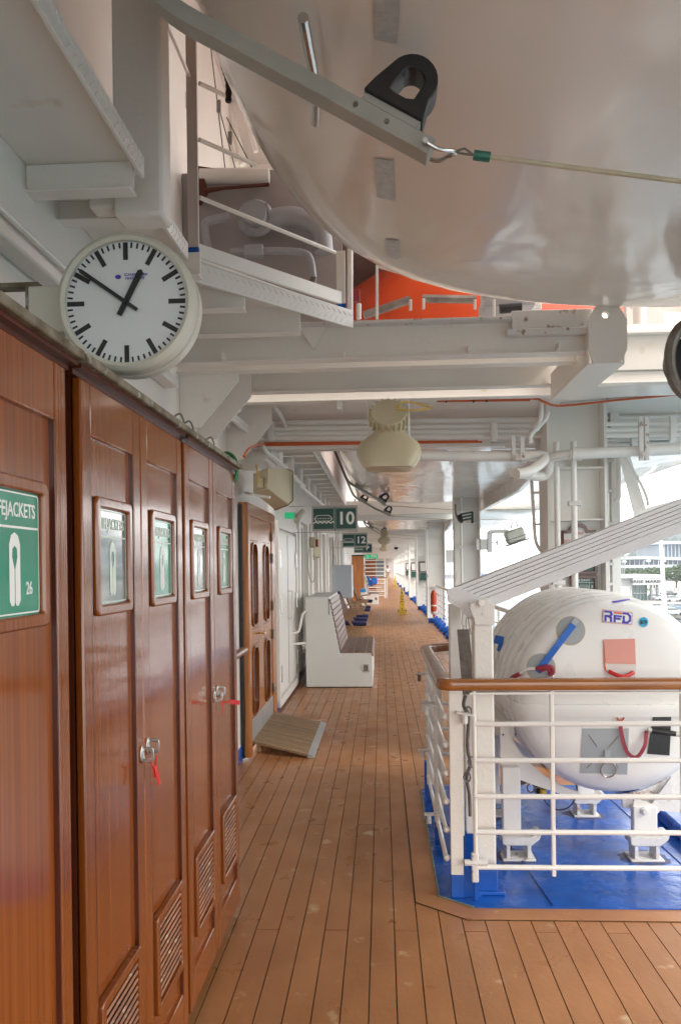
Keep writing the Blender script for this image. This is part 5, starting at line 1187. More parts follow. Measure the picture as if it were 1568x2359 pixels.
# corners
def corner(c, a0, a1, r, m):
    b = MB(); n = 8; pr = [(math.copysign(abs(math.cos(R(a)))**.55, math.cos(R(a)))*.0375, math.copysign(abs(math.sin(R(a)))**.6, math.sin(R(a)))*.029) for a in range(0, 360, 15)]
    vs = []
    for i in range(n+1):
        a = R(a0+(a1-a0)*i/n); d = V((math.cos(a), math.sin(a), 0))
        vs += [c+d*(r+x)+V((0, 0, y)) for x, y in pr]
    L_ = len(pr); fs = [(i*L_+k, i*L_+(k+1) % L_, (i+1)*L_+(k+1) % L_, (i+1)*L_+k) for i in range(n) for k in range(L_)]+[tuple(range(L_)), tuple(range(n*L_, (n+1)*L_))]
    return b.add(vs, fs).build('handrail_corner', m, er, ang=50)
corner(V((XH+.0385, 3.8985, ZH)), 180, 270, .0385, teak)
corner(V((XH+.19, 5.45, ZH)), 180, 90, .19, teak_side)
handrail((XH+.19, 5.64, ZH), (1.4, 5.64, ZH), 'handrail', teak)
hz = [.885, .70, .525, .35, .175]
hz = [at(1150, y_, 3.85).z for y_ in (1668, 1752, 1835, 1917, 1998)]
xl = at(1093, 1800, 3.85).x
for z in hz: MB().tube([(xl, 3.85, z), (1.93, 3.85, z)], .0125, 10).build('rail', white_clean, er)
MB().tube([(xl, 3.85, .14), (xl, 3.85, ZR)], .011, 10).build('gate_upright', white, er)
for x in (at(1272, 1800, 3.85).x, at(1272, 1800, 3.85).x+.62): MB().box((x-.010, 3.843, .13), (x+.010, 3.862, ZR)).build('gate_upright', white_clean, er, bev=.004)
MB().box((xl-.02, 3.84, 1.018), (1.93, 3.875, 1.028)).build('rail_cap', white_clean, er)
# lower hinge of gate & upper lug
MB().tube([(xl-.055, 3.85, .235-.04), (xl+.055, 3.85, .235-.04)], .016, 8).build('hinge_pin', white_rust, er); MB().box((xl-.022, 3.838, .10), (xl+.012, 3.862, .245)).build('hinge_lug', white_rust, er, bev=.006)
MB().box((xl-.008, 3.842, .013), (xl+.010, 3.858, .10)).build('blue_foot', blue, er)
q = at(1060, 1625, 3.86); MB().bar((XP1-.03, 3.85, at(1070, 1640, 3.85).z), (xl, 3.85, at(1093, 1648, 3.85).z), .045, .010).build('gate_lug', white_rust, er, bev=.003)
MB().tube([(XP1+.012, 3.845, at(1070, 1652, 3.85).z-.03), (XP1+.012, 3.845, at(1070, 1652, 3.85).z+.02)], .016, 8).build('gate_bolt', white_rust, er)
# side gates (longitudinal rails along X=.30)
XS = XH
posts_y = [4.62, 5.42]
for k, y in enumerate(posts_y):
    post(XS-.006, XS+.045, y, y+.02, er, zb=.14)
MB().box((XS-.006, 4.50, .15), (XS+.012, 4.515, ZR)).build('gate_upright', white_clean, er, bev=.003)
zz_ = [.20, .34, .48, .62, .76, .90]
for (ya, yb) in ((3.90, 4.495), (4.64, 5.41)):
    for z in zz_: MB().tube([(XS+.002, ya, z), (XS+.002, yb, z)], .012, 8).build('rail', white_clean, er); 
    for z in zz_: MB().sphere((XS+.006, ya, z), .017, 6).build('weld_knob', white_clean, er)
for (y, z) in ((5.2, .93), (4.4, .86), (5.0, .47), (4.25, .30), (4.62, .84)):
    MB().box((XS-.085, y-.02, z), (XS-.001, y+.02, z+.010)).build('gate_lug', white_rust, er, bev=.004)
    MB().tube([(XS-.06, y, z-.045), (XS-.06, y, z+.012)], .011, 8).build('gate_bolt', dullsteel if z > .9 else white_rust, er)
# back rails
for z in (.30, .48, .66, .84): MB().tube([(XH, 5.64, z), (1.4, 5.64, z)], .0125, 8).build('rail', white_clean, er)
MB().box((XS-.012, 5.60, .013), (XS+.02, 5.66, .25)).build('blue_foot', blue, er)
# ================================================================== RAFT DAVIT: posts, boom, plates
bp = thing('ramp_boom', 'heavy white ribbed boom slanting up to the right over the liferaft', 'boom', (.6, 4.0, 1.5))
def bpt(px, py, Y): return at(px, py, Y)
tl, tr_ = at(1047, 1353, 4.02), at(1700, 1099, 4.02)
bl2, br2 = at(1100, 1409, 3.98), at(1700, 1177, 3.98)
ml, mr_ = at(1082, 1391, 4.0), at(1700, 1148, 4.0)
yd = V((0, .16, 0))
lo = MB(); lo.hexa([V((ml.x, 3.985, ml.z)), V((mr_.x, 3.985, mr_.z)), V((mr_.x, 3.985, mr_.z))+yd, V((ml.x, 3.985, ml.z))+yd, V((bl2.x, 3.985, bl2.z)), V((br2.x, 3.985, br2.z)), V((br2.x, 3.985, br2.z))+yd, V((bl2.x, 3.985, bl2.z))+yd]); lo.build('web', boom_m, bp, bev=.004)
# ribbed upper strake: five strips stepping back
up_ = V((tl.x-ml.x, 0, tl.z-ml.z)); up2 = V((tr_.x-mr_.x, 0, tr_.z-mr_.z))
for k in range(5):
    f0, f1 = k/5+.008, (k+1)/5-.008
    y0 = 3.988+.003*k
    b = MB(); A_ = V((ml.x, y0, ml.z))+V((0, 0, 0))+up_*f0; B2 = V((mr_.x, y0, mr_.z))+up2*f0; C2 = V((mr_.x, y0+.001, mr_.z))+up2*f1; D2 = V((ml.x, y0+.001, ml.z))+up_*f1
    b.hexa([A_, B2, B2+V((0, .13, 0)), A_+V((0, .13, 0)), D2, C2, C2+V((0, .12, 0)), D2+V((0, .12, 0))]); b.build('ribbed_strip', boom_m, bp, bev=.0015)
b = MB(); A_ = V((ml.x, 3.999, ml.z)); b.hexa([A_+V((0, 0, -.01)), V((mr_.x, 3.996, mr_.z-.01)), V((mr_.x, 4.14, mr_.z-.01)), A_+V((0, .14, -.01)), V((tl.x, 4.045, tl.z-.012)), V((tr_.x, 4.045, tr_.z-.012)), V((tr_.x, 4.14, tr_.z-.012)), V((tl.x, 4.14, tl.z-.012))]); b.build('groove_back', boom_m, bp, smooth=False)
# head plate (grey slanted plate at left) 
hp = thing('davit_post', 'white raft davit post with bolted head plate, standing inside the railing corner', 'post', (.52, 3.95, 0))
xa, xb = at(1094, 1800, 3.93).x, at(1140, 1800, 3.93).x
MB().box((xa, 3.925, .13), (xb, 4.02, at(1110, 1420, 3.93).z)).build('post', white, hp, bev=.010)
MB().box((xa+.003, 3.922, .013), (xb+.006, 4.024, .1295)).build('blue_foot', blue, hp, bev=.006); MB().box((xa-.02, 3.90, .0125), (xb+.04, 4.05, .03)).build('base_plate', blue, hp, bev=.004)
pl = [(1080, 1398), (1085, 1388), (1122, 1376), (1127, 1385), (1139, 1396), (1139, 1440), (1093, 1440), (1091, 1425), (1086, 1415)]
MB().prism([at(x, y, 3.90) for x, y in pl], (0, .02, 0)).build('head_plate', white, hp, bev=.003)
c = at(1105, 1389, 3.90); MB().lathe([(0, -.018), (.012, -.018), (.012, -.012), (.021, -.010), (.021, 0)], c, (0, 1, 0), 6).build('pivot_bolt', white, hp, bev=.001)
MB().lathe([(.030, -.002), (.030, .004)], c, (0, 1, 0), 20).build('pivot_ring', white, hp)
c = at(1113, 1414, 3.90); MB().lathe([(0, -.006), (.008, -.006), (.008, 0)], c, (0, 1, 0), 10).build('bolt', white_rust, hp)
pl = [(1028, 1361), (1047, 1352), (1118, 1378), (1082, 1393), (1082, 1405), (1092, 1430), (1080, 1425), (1062, 1405), (1034, 1388)]
MB().prism([at(x, y, 3.99) for x, y in pl], (0, .03, 0)).build('cheek_plate', boom_m, hp, bev=.002)
rear = thing('davit_rear_post', 'wide white rear post behind the corner with folded legs and shackles', 'post', (.42, 4.4, 0))
for (xl_, xr_, Y, yt) in ((1035, 1064, 4.38, 1392), (1068, 1090, 4.42, 1400)):
    pa_, pb_ = at(xl_, 1500, Y), at(xr_, 1500, Y)
    MB().box((pa_.x, Y, .14), (pb_.x, Y+.06, at(xl_, yt, Y).z)).build('leg', white, rear, bev=.006)
    MB().box((pa_.x-.001, Y-.001, .013), (pb_.x+.001, Y+.061, .1395)).build('blue_foot', blue, rear)
MB().prism([at(1066, 1395, 4.3), at(1092, 1402, 4.3), at(1094, 1425, 4.3), at(1085, 1430, 4.3), at(1080, 1405, 4.3), at(1070, 1402, 4.3), at(1068, 1440, 4.3), at(1062, 1440, 4.3)], (0, .03, 0)).build('bracket', white_rust, rear, bev=.002)
t = thing('rusty_plate', 'rust stained grey metal plate hanging between the white posts', 'plate', (.45, 4.2, 1.2))
MB().hexa([at(1065, 1600, 4.20), at(1094, 1600, 4.20), at(1094, 1600, 4.23), at(1065, 1600, 4.23), at(1052, 1450, 4.20), at(1080, 1449, 4.20), at(1080, 1449, 4.23), at(1052, 1450, 4.23)]).build('plate', greybox, t, bev=.002)
MB().tube(smoothpath([at(1073, 1447, 4.2), at(1073, 1428, 4.2), at(1077, 1422, 4.2), at(1080, 1440, 4.2), at(1084, 1462, 4.2)], 5), .0025, 5).build('wire_hanger', dullsteel, t)
t = thing('release_gear', 'rusty straps and shackles hanging below the handrail behind the corner post', 'shackle', (.45, 4.3, .6))
MB().tube(smoothpath([at(1072, 1602, 4.2), at(1067, 1625, 4.2), at(1078, 1650, 4.2), at(1076, 1720, 4.2), at(1082, 1760, 4.2), at(1074, 1790, 4.2), at(1080, 1830, 4.2), at(1082, 1880, 4.2)], 5), .010, 6).build('strap', greybox, t)
for (x, y) in ((1075, 1790), (1085, 1755), (1078, 1640)): MB().tube([at(x, y, 4.18)+V((.018*math.cos(a), 0, .028*math.sin(a))) for a in [q*.785 for q in range(8)]], .005, 6, closed=True).build('shackle', dullsteel, t)
# ================================================================== LIFERAFT
rc_ = V((1.245, 4.27, EYE-.72)); RR = .574
RY1 = 5.55
raft = thing('liferaft_canister', 'big white ribbed liferaft canister lying in its cradle on the blue platform', 'liferaft', (rc_.x, 4.9, .35))
face = [(0, -.062), (.18, -.060), (.33, -.053), (.43, -.040), (.487, -.018), (.517, .012), (.528, .05)]
def shell(a0, a1, s_, nm):
    prof = [(r*s_, h) for r, h in face]
    y = .05; base = .528
    while y < RY1-rc_.y-.16:
        nb = min(.560, base+.010)
        for r, dy in ((base-.026, .008), (base-.030, .020), (nb-.002, .034), (nb+.004, .05), (nb+.004, .10), (nb, .125)):
            prof.append((r*s_, y+dy))
        y += .135; base = nb
    L_ = RY1-rc_.y
    prof += [(.53*s_, L_+.02), (.46*s_, L_+.09), (.2*s_, L_+.13), (0, L_+.13)]
    b = MB(); b.lathe(prof, rc_, (0, 1, 0), 64, a0=R(a0), a1=R(a1), ref=(1, 0, 0)); return b, b.build(nm, raftm, raft, ang=60, fixn=False)
# angles measured about +Y with ref +X: cross(+Y, +X) = -Z, so 180..360 is the upper half
ub, uo = shell(176, 364, 1.0, 'upper_shell'); lb_, lo_ = shell(4-.5, 176.5, .985, 'lower_shell')
for o in (uo, lo_):
    bm = bmesh.new(); bm.from_mesh(o.data); bmesh.ops.recalc_face_normals(bm, faces=bm.faces); bm.to_mesh(o.data); bm.free(); o.data.shade_smooth(); o.data.set_sharp_from_angle(angle=R(60))
# flange lip round the seam
fl_ = MB(); 
pts = [(-.575, .6), (-.540, .14), (-.522, .03), (-.490, -.024), (-.43, -.046), (-.31, -.064), (0, -.074), (.31, -.064), (.43, -.046), (.490, -.024), (.522, .03), (.540, .14), (.575, .6), (.578, 1.2)]
pts = [(-.582, 1.2)]+pts
sp = [V((rc_.x+x, rc_.y+y, rc_.z-.05)) for x, y in pts]
for i in range(len(sp)-1):
    pass
b = MB(); vs = []; 
for p in sp:
    d = V((p.x-rc_.x, p.y-rc_.y-.3, 0)); d.normalize()
    for (o_, z) in ((-.05, .028), (.010, .022), (.014, .0), (.010, -.042), (-.05, -.048)): vs.append(p+d*o_+V((0, 0, z)))
fs = [(i*5+k, i*5+k+1, (i+1)*5+k+1, (i+1)*5+k) for i in range(len(sp)-1) for k in range(4)]
b.add(vs, fs).build('seam_flange', raftm, raft, ang=70)
rbv = BVHTree.FromPolygons([v for v in ub.v]+[v for v in lb_.v], [tuple(f) for f in ub.f]+[tuple(i+len(ub.v) for i in f) for f in lb_.f])
def discpatch(px, py, rpx, rpy, nm, m, off=.004, n=28, rings=3, par=raft):
    vs = [cast(px, py, rbv, off)[0]]; fs = []
    for j in range(1, rings+1):
        for k in range(n):
            a = 2*math.pi*k/n; vs.append(cast(px+rpx*j/rings*math.cos(a), py+rpy*j/rings*math.sin(a), rbv, off)[0])
    for k in range(n): fs.append((0, 1+k, 1+(k+1) % n))
    for j in range(rings-1):
        for k in range(n): fs.append((1+j*n+k, 1+(j+1)*n+k, 1+(j+1)*n+(k+1) % n, 1+j*n+(k+1) % n))
    return MB().add(vs, fs).build(nm, m, par, fixn=False)
for (x, y) in ((1314, 1453), (1246, 1538)):
    discpatch(x-.5, y+.5, 33.5, 33.5, 'glue_edge', rubberglue, .0025); discpatch(x, y, 31.5, 32, 'grey_disc', greypatch, .004)
def surf(px, py, off=.0): return cast(px, py, rbv, off)[0]
# blue strap between discs
def strap(ps, w, nm, m, off=.012, par=raft):
    pts = [surf(x, y, off if 0 < i < len(ps)-1 else off*.6) for i, (x, y) in enumerate(ps)]
    b = MB(); 
    for i in range(len(pts)-1): 
        n_ = V((0, -1, .1)); b.bar(pts[i], pts[i+1], w, .003, upv=n_)
    return b.build(nm, m, par, smooth=False)
strap([(1320, 1440), (1280, 1490), (1238, 1548)], .034, 'blue_strap', bluestrap, .018); strap([(1310, 1452), (1330, 1428)], .038, 'strap_end', greypatch, .010)
# RFD sticker
pc = [(1386, 1404), (1456, 1411), (1455, 1440), (1385, 1434)]
def rpatch(q, nm, m, off, nu=5, nv=4):
    vs = []; fs = []
    for j in range(nv+1):
        for i in range(nu+1):
            u, v = i/nu, j/nv; x = (q[0][0]*(1-u)+q[1][0]*u)*(1-v)+(q[3][0]*(1-u)+q[2][0]*u)*v; y = (q[0][1]*(1-u)+q[1][1]*u)*(1-v)+(q[3][1]*(1-u)+q[2][1]*u)*v
            vs.append(surf(x, y, off))
    for j in range(nv):
        for i in range(nu): fs.append((j*(nu+1)+i, j*(nu+1)+i+1, (j+1)*(nu+1)+i+1, (j+1)*(nu+1)+i))
    return MB().add(vs, fs).build(nm, m, raft, fixn=False)
def shrink(q, k):
    cx_, cy2 = sum(p[0] for p in q)/4, sum(p[1] for p in q)/4
    return [(p[0]+(k if p[0] < cx_ else -k), p[1]+(k if p[1] < cy2 else -k)) for p in q]
rpatch(pc, 'sticker_edge', orprint, .0025); rpatch(shrink(pc, .9), 'sticker_white', lite, .0032); rpatch(shrink(pc, 1.7), 'sticker_line', blueprint, .0039); rpatch(shrink(pc, 2.5), 'sticker_field', lite, .0046)
# letters built as strokes in sticker coordinates (u 0..1, v 0..1)
def spt(u, v):
    q = shrink(pc, 2.5); x = (q[0][0]*(1-u)+q[1][0]*u)*(1-v)+(q[3][0]*(1-u)+q[2][0]*u)*v; y = (q[0][1]*(1-u)+q[1][1]*u)*(1-v)+(q[3][1]*(1-u)+q[2][1]*u)*v
    return surf(x, y, .0055)
def stroke(pts, m, w=.0115, nm='letter'):
    pts = [spt(u, v) for u, v in pts]; b = MB()
    for i in range(len(pts)-1):
        d = (pts[i+1]-pts[i]).normalized()*w*.42; b.bar(pts[i]-d, pts[i+1]+d, w, .0012, upv=(0, -1, 0))
    return b.build(nm, m, raft, smooth=False)
stroke([(.06, .12), (.26, .12), (.29, .3), (.24, .5), (.08, .5)], blueprint); stroke([(.08, .5), (.08, .9)], blueprint); stroke([(.16, .5), (.27, .62), (.28, .9)], blueprint)
stroke([(.40, .14), (.62, .14)], orprint); stroke([(.40, .90), (.40, .42), (.62, .42)], blueprint); stroke([(.40, .62), (.58, .62)], blueprint)
stroke([(.70, .12), (.86, .12), (.94, .3), (.94, .7), (.86, .9), (.70, .9)], blueprint); stroke([(.72, .40), (.72, .90)], blueprint)
discpatch(1480.5, 1433.5, 11, 11.5, 'cyan_sticker', cyan, .003, 20)
fk9 = Fr(surf(1480.5, 1434, .0045), (1, 0, 0), (0, 0, 1), (0, -1, 0)); 
text('K9', fk9, .030, ink, raft, bold=.02, proj=lambda p: p+V((0, -.002, 0)))
text('NGING LINE', Fr(surf(1222, 1584, .004), (1, .0, 0), (0, 0, 1), (0, -1, 0)), .020, ink, raft, bold=.01, proj=lambda p: (rbv.ray_cast(V((p.x, p.y-1, p.z)), V((0, 1, 0)))[0] or p)+V((0, -.0025, 0)))
# pink pocket
rpatch([(1388, 1473), (1460, 1471), (1462, 1530), (1393, 1528)], 'pocket_flap', pink, .010); rpatch([(1392, 1526), (1464, 1530), (1460, 1561), (1396, 1553)], 'pocket_body', whitefab, .007); rpatch([(1388, 1475), (1393, 1475), (1397, 1552), (1390, 1540)], 'pocket_side', orprint, .006)
MB().tube(smoothpath([surf(1400, 1546, .012), surf(1415, 1553, .03), surf(1432, 1557, .034), surf(1450, 1551, .02), surf(1456, 1548, .012)], 5), .011, 6).build('pocket_handle', red, raft)
# dark band lines on upper shell
rpatch([(1408, 1386), (1450, 1380), (1450, 1383), (1410, 1390)], 'purple_mark', blueprint, .003) if cast(1410, 1388, rbv) and cast(1450, 1381, rbv) else None
# grey square patch with ring
rpatch([(1340, 1678), (1447, 1678), (1443, 1784), (1335, 1780)], 'grey_patch', greypatch, .004, 8, 8)
for (x0_, y0_, x1_, y1_) in ((1356, 1692, 1374, 1718), (1424, 1695, 1402, 1720), (1352, 1768, 1370, 1748), (1424, 1768, 1408, 1745)):
    b = MB(); b.tube([surf(x0_, y0_, .006), surf(x1_, y1_, .006)], .004, 5); b.build('patch_stitching', mat('patch_seam', (.30, .31, .29), .7), raft)
MB().bar(surf(1397, 1726, .016), surf(1396, 1745, .02), .03, .004, upv=(0, -1, 0)).build('ring_tab', greypatch, raft)
c = surf(1398, 1768, .018); MB().tube([c+V((.040*math.cos(a), -.01*math.sin(a), .044*math.sin(a)-.004)) for a in [q*.3142 for q in range(20)]], .0045, 7, closed=True).build('steel_ring', steel, raft)
c = surf(1426, 1650, .012); MB().tube([c+V((.018*math.cos(a), -.004, .020*math.sin(a))) for a in [q*.3927 for q in range(16)]], .0042, 6, closed=True).build('orange_ring', orange_c, raft)
rpatch([(1414, 1637), (1440, 1636), (1440, 1644), (1415, 1645)], 'white_tab', whitefab, .005, 2, 2)
pts = smoothpath([surf(1426, 1660, .012), surf(1428, 1690, .02), surf(1440, 1730, .03), surf(1460, 1740, .035), surf(1478, 1715, .035), surf(1484, 1690, .02), surf(1487, 1684, .012)], 5)
b = MB()
for i in range(len(pts)-1): b.bar(pts[i], pts[i+1], .020, .003, upv=(0, -1, 0))
b.build('maroon_strap', maroon, raft, smooth=False)
rpatch([(1505, 1629), (1545, 1631), (1540, 1740), (1489, 1736)], 'black_tape', black, .005, 5, 8)
MB().tube([surf(1496, 1680, .02), surf(1548, 1687, .03)], .014, 10).build('pin_roll', black, raft); MB().tube([surf(1488, 1679, .02), surf(1496, 1680, .02)], .012, 10).tube([surf(1548, 1687, .03), surf(1566, 1688, .035)], .014, 10).build('pin_end', cream2, raft)
# painter rope at left
b = MB(); b.tube(smoothpath([surf(1200, 1552, .02), surf(1215, 1543, .02), surf(1235, 1540, .02)], 5), .009, 7); b.build('painter_wrap', whitefab, raft)
b = MB(); b.tube(smoothpath([surf(1235, 1541, .02), surf(1252, 1535, .03), surf(1268, 1536, .03), surf(1272, 1548, .025), surf(1262, 1555, .02)], 6), .011, 7).tube(smoothpath([surf(1245, 1546, .015), surf(1258, 1540, .02), surf(1268, 1550, .02)], 5), .010, 7).build('painter_knot', maroon, raft)
MB().tube(smoothpath([at(1165, 1575, 4.5), at(1178, 1562, 4.45), surf(1190, 1560, .02), surf(1202, 1552, .02)], 5), .012, 7).build('painter_rope', maroon, raft)
c = surf(1268, 1562, .02); MB().tube([c+V((.010*math.cos(a), -.004, .024*math.sin(a))) for a in [q*.3927 for q in range(16)]], .003, 6, closed=True).build('snap_hook', steel, raft)
for (x, y) in ((1150, 1472), (1158, 1490)): MB().bar(at(x-12, y, 4.85), at(x+8, y+4, 4.85), .03, .05).build('blue_buckle', bluestrap, raft, bev=.004)
random.seed(9)
# ---- cradle
cr_ = thing('raft_cradle', 'white steel cradle with rust stained feet under the liferaft', 'cradle', (1.1, 4.8, 0))
def foot(x, y, s=1.0):
    rg = random.Random(int(x*100+y*10)); MB().prism([(x+(.13+rg.uniform(-.03, .03))*math.cos(a*.35), y+(.12+rg.uniform(-.025, .025))*math.sin(a*.35), .0118) for a in range(18)], (0, 0, .0005)).build('rust_stain', ruststain, cr_, smooth=False)
    MB().box((x-.075*s, y-.07, .0125), (x+.075*s, y+.07, .024)).build('foot_plate', white_rust, cr_, bev=.003)
    for dx in (-.05, .045): MB().box((x+dx*s-.008, y-.055, .0245), (x+dx*s+.012, y+.055, .10)).build('foot_lug', white_rust, cr_, bev=.003)
    MB().prism([(x-.075*s, y-.06, .145), (x-.075*s, y-.06, .105), (x-.06*s, y-.06, .095), (x+.06*s, y-.06, .095), (x+.095*s, y-.06, .13), (x+.105*s, y-.06, .165), (x+.085*s, y-.06, .165), (x+.06*s, y-.06, .145)], (0, .12, 0)).build('foot_clamp', white_rust, cr_, bev=.006)
xs1 = atz(1172, 1975).x; 
foot(.735, 4.42, 1.2); foot(1.43, 4.42, 1.2); foot(1.30, 5.18, 1.1); foot(.735, 5.18, 1.1)
for (x0_, x1_, y) in ((.655, .755, 4.40), (1.37, 1.50, 4.40), (.66, .75, 5.16), (1.25, 1.36, 5.16)): MB().box((x0_, y, .146), (x1_, y+.06, .52 if x0_ < 1 else .30)).build('leg', white_clean, cr_, bev=.006)
for y in (4.46, 5.22):
    # saddle plates hugging the canister
    def sadd(a0, a1, ext):
        inn = [(rc_.x+(RR+.012)*math.cos(R(a)), rc_.z+(RR+.012)*math.sin(R(a))) for a in range(a0, a1+1, 5)]
        return inn+ext
    L1 = sadd(205, 258, [(rc_.x-.10, .30), (rc_.x-.45, .42), (.655, .48), (.655, .74), (.68, .75)])
    MB().prism([(x, y, z) for x, z in L1], (0, .02, 0)).build('saddle_plate', white, cr_, ang=20)
    R1 = sadd(278, 325, [(1.86, .62), (1.86, .42), (1.66, .25), (1.33, .28)])
    MB().prism([(x, y, z) for x, z in R1], (0, .02, 0)).build('saddle_plate', white_rust, cr_, ang=20)
MB().box((.66, 4.48, .66), (.74, 5.22, .74)).build('side_beam', white, cr_, bev=.006)
for p in ((.67, 4.455, .69), (.74, 4.455, .69)): MB().lathe([(0, -.003), (.005, -.003), (.005, 0)], p, (0, 1, 0), 8).build('hole', ink, cr_)
q = at(1483, 1868, 4.40); MB().prism([at(1460, 1840, 4.42), at(1500, 1852, 4.42), at(1545, 1790, 4.42), at(1545, 1840, 4.42), at(1510, 1878, 4.42), at(1455, 1868, 4.42)], (0, .02, 0)).build('side_arm', white_rust, cr_)
MB().lathe([(0, -.02), (.014, -.02), (.014, -.01), (.024, -.008), (.024, 0)], q, (0, 1, 0), 6).build('pivot_bolt', white_rust, cr_)
# hydrostatic gear, cables under raft
t = thing('hydrostatic_release', 'black hydrostatic release unit with shackles and looped cables under the canister', 'release unit', (.95, 4.7, .2))
q = at(1245, 1815, 4.75); MB().bar(at(1190, 1805, 4.9), at(1225, 1795, 4.8), .06, .03).build('link', dullsteel, t, bev=.006); MB().cbox(q, (.06, .05, .08)).build('body', black, t, bev=.01); MB().cbox(at(1250, 1825, 4.7), (.03, .06, .04)).build('yellow_label', yellow, t, bev=.004)
for (x, y) in ((1235, 1805), (1222, 1815), (1240, 1822)): MB().tube([at(x, y, 4.7)+V((.022*math.cos(a), 0, .028*math.sin(a))) for a in [q_*.785 for q_ in range(8)]], .005, 6, closed=True).build('shackle', dullsteel, t)
cpts = [at(1240+40*math.cos(a), 1815+50*math.sin(a)+6, 4.65) for a in [q_*.28-.3 for q_ in range(12)]]
MB().tube(smoothpath([at(1196, 1790, 4.9), at(1212, 1800, 4.85), at(1230, 1790, 4.8)], 5), .004, 5).build('cable', ink, t)
cc2 = at(1288, 1820, 4.7)
MB().tube([at(1288+40*math.cos(a), 1820+46*math.sin(a), 4.7) for a in [q_*.25-.5 for q_ in range(17)]], .004, 5).build('cable', ink, t)
# ================================================================== PIPES UNDER THE CEILING
def pipe(pts, r, lab, m=None, cl=None, Yc=None, n=12):
    t = thing('ceiling_pipe', lab, 'pipe', pts[0]); MB().tube(smoothpath(pts, 4) if len(pts) > 2 else pts, r, n).build('pipe', m or white_clean, t)
    for q in (cl or []): MB().cbox(q, (.035, r*3.4, r*4.6)).build('clamp', white_clean, t, bev=.003)
    return t
pipe([at(480, 921, 5.85), at(800, 918, 5.85), at(1005, 916, 5.85)], .040, 'thick white pipe just beyond the deep girder, left of the horn loudspeaker', cl=[at(547, 920, 5.80), at(782, 918, 5.80)])
bdl = thing('pipe_bundle', 'bundle of thin white pipes crossing the full width beneath the ceiling', 'pipe', at(600, 990, 6.6))
for (xa, ya, xb, yb) in ((600, 988, 1568, 975), (590, 999, 1700, 988), (588, 1010, 1700, 1000), (560, 975, 1240, 966)):
    MB().tube([at(xa, ya, 6.6), at(xb, yb, 6.6)], .021, 10).build('pipe', white_clean, bdl)
for x in (624, 1137): MB().bar(at(x, 975, 6.56), at(x, 1015, 6.56), .05, .05, upv=(0, 1, 0)).build('clamp', white_clean, bdl, bev=.005)
MB().bar(at(1548, 958, 6.5), at(1548, 1018, 6.5), .05, .05, upv=(0, 1, 0)).build('clamp', white_clean, bdl, bev=.005)
b2_ = thing('pipe_bundle', 'second bundle of slim white pipes on the right, below the first', 'pipe', at(1250, 1020, 6.8))
for k, (ya, yb) in enumerate(((1021, 1006), (1031, 1018), (1040, 1027), (966, 955), (955, 962), (1013, 1001))): MB().tube([at(1130 if k < 3 else 1250, ya, 6.8+.05*k), at(1700, yb, 6.8+.05*k)], .012+.003*(k % 2), 8).build('pipe', white_clean, b2_)
for x in (1240, 1458): MB().bar(at(x, 1005, 6.7), at(x, 1048, 6.7), .05, .06, upv=(0, 1, 0)).build('clamp', white_rust, b2_, bev=.005)
mp_ = thing('fire_main', 'thick white pipe with elbows and couplings crossing above the raft, right side', 'pipe', at(1100, 1050, 6.1))
MB().tube([at(960, 1050, 6.1), at(1195, 1052, 6.1)], .040, 14).build('pipe', white_clean, mp_)
MB().tube(smoothpath([at(1195, 1052, 6.1), at(1245, 1050, 6.1), at(1250, 1062, 6.05), at(1220, 1085, 5.9), at(1190, 1092, 5.85)], 6), .040, 14).build('elbow', white_clean, mp_)
MB().tube(smoothpath([at(1182, 1088, 5.95), at(1210, 1092, 6.1), at(1245, 1098, 6.3), at(1262, 1085, 6.3), at(1265, 1060, 6.25), at(1285, 1050, 6.2), at(1330, 1046, 6.15)], 6), .038, 14).build('elbow', white_clean, mp_)
MB().tube([at(1310, 1047, 6.15), at(1700, 1028, 6.15)], .042, 14).build('pipe', white_clean, mp_)
for (x, y) in ((1205, 1051), (1322, 1046), (1332, 1046)): MB().tube([at(x-6, y, 6.14), at(x+6, y, 6.14)], .052, 14).build('coupling', white_clean, mp_)
for (x, y0_, y1_) in ((1183, 1005, 1062), (1203, 1005, 1060), (1477, 960, 1060), (1490, 960, 1060)): MB().box((at(x, y1_, 6.05).x-.016, 6.05, at(x, y1_, 6.05).z), (at(x, y1_, 6.05).x+.016, 6.08, at(x, y0_, 6.05).z)).build('hanger', white_rust, mp_, bev=.002)
for (x, y) in ((1193, 1055), (1484, 1045)): MB().tube([at(x, y, 6.0), at(x, y, 6.1)], .02, 8).build('bolt', white_rust, mp_)
# tray + orange cables
t = thing('cable_tray', 'perforated white cable tray with orange cables under the ceiling', 'cable tray', at(600, 1030, 6.5))
MB().bar(at(580, 1032, 6.75), at(1160, 1029, 6.75), .10, .012).build('tray', white_clean, t); 
for dz, xa, ya, xb, yb in ((0, 585, 1026, 830, 1022), (0, 950, 1020, 1110, 1018), (.01, 600, 1024, 1100, 1019)): MB().tube([at(xa, ya, 6.68)+V((0, 0, dz)), at(xb, yb, 6.68)+V((0, 0, dz))], .009, 6).build('orange_cable', orange_c, t)
MB().tube(smoothpath([at(640, 1022, 6.65), at(600, 1024, 6.5), at(575, 1032, 5.2), at(562, 1052, 4.4)], 6), .008, 6).build('orange_cable', orange_c, t)
t = thing('cable_tray', 'upper cable tray with orange cable beyond the deep girder, right of the horn', 'cable tray', at(1000, 915, 6))
MB().bar(at(880, 912, 6.0), at(1290, 905, 6.0), .06, .012).bar(at(1290, 930, 6.0), at(1700, 895, 6.0), .06, .014).build('tray', white_rust, t)
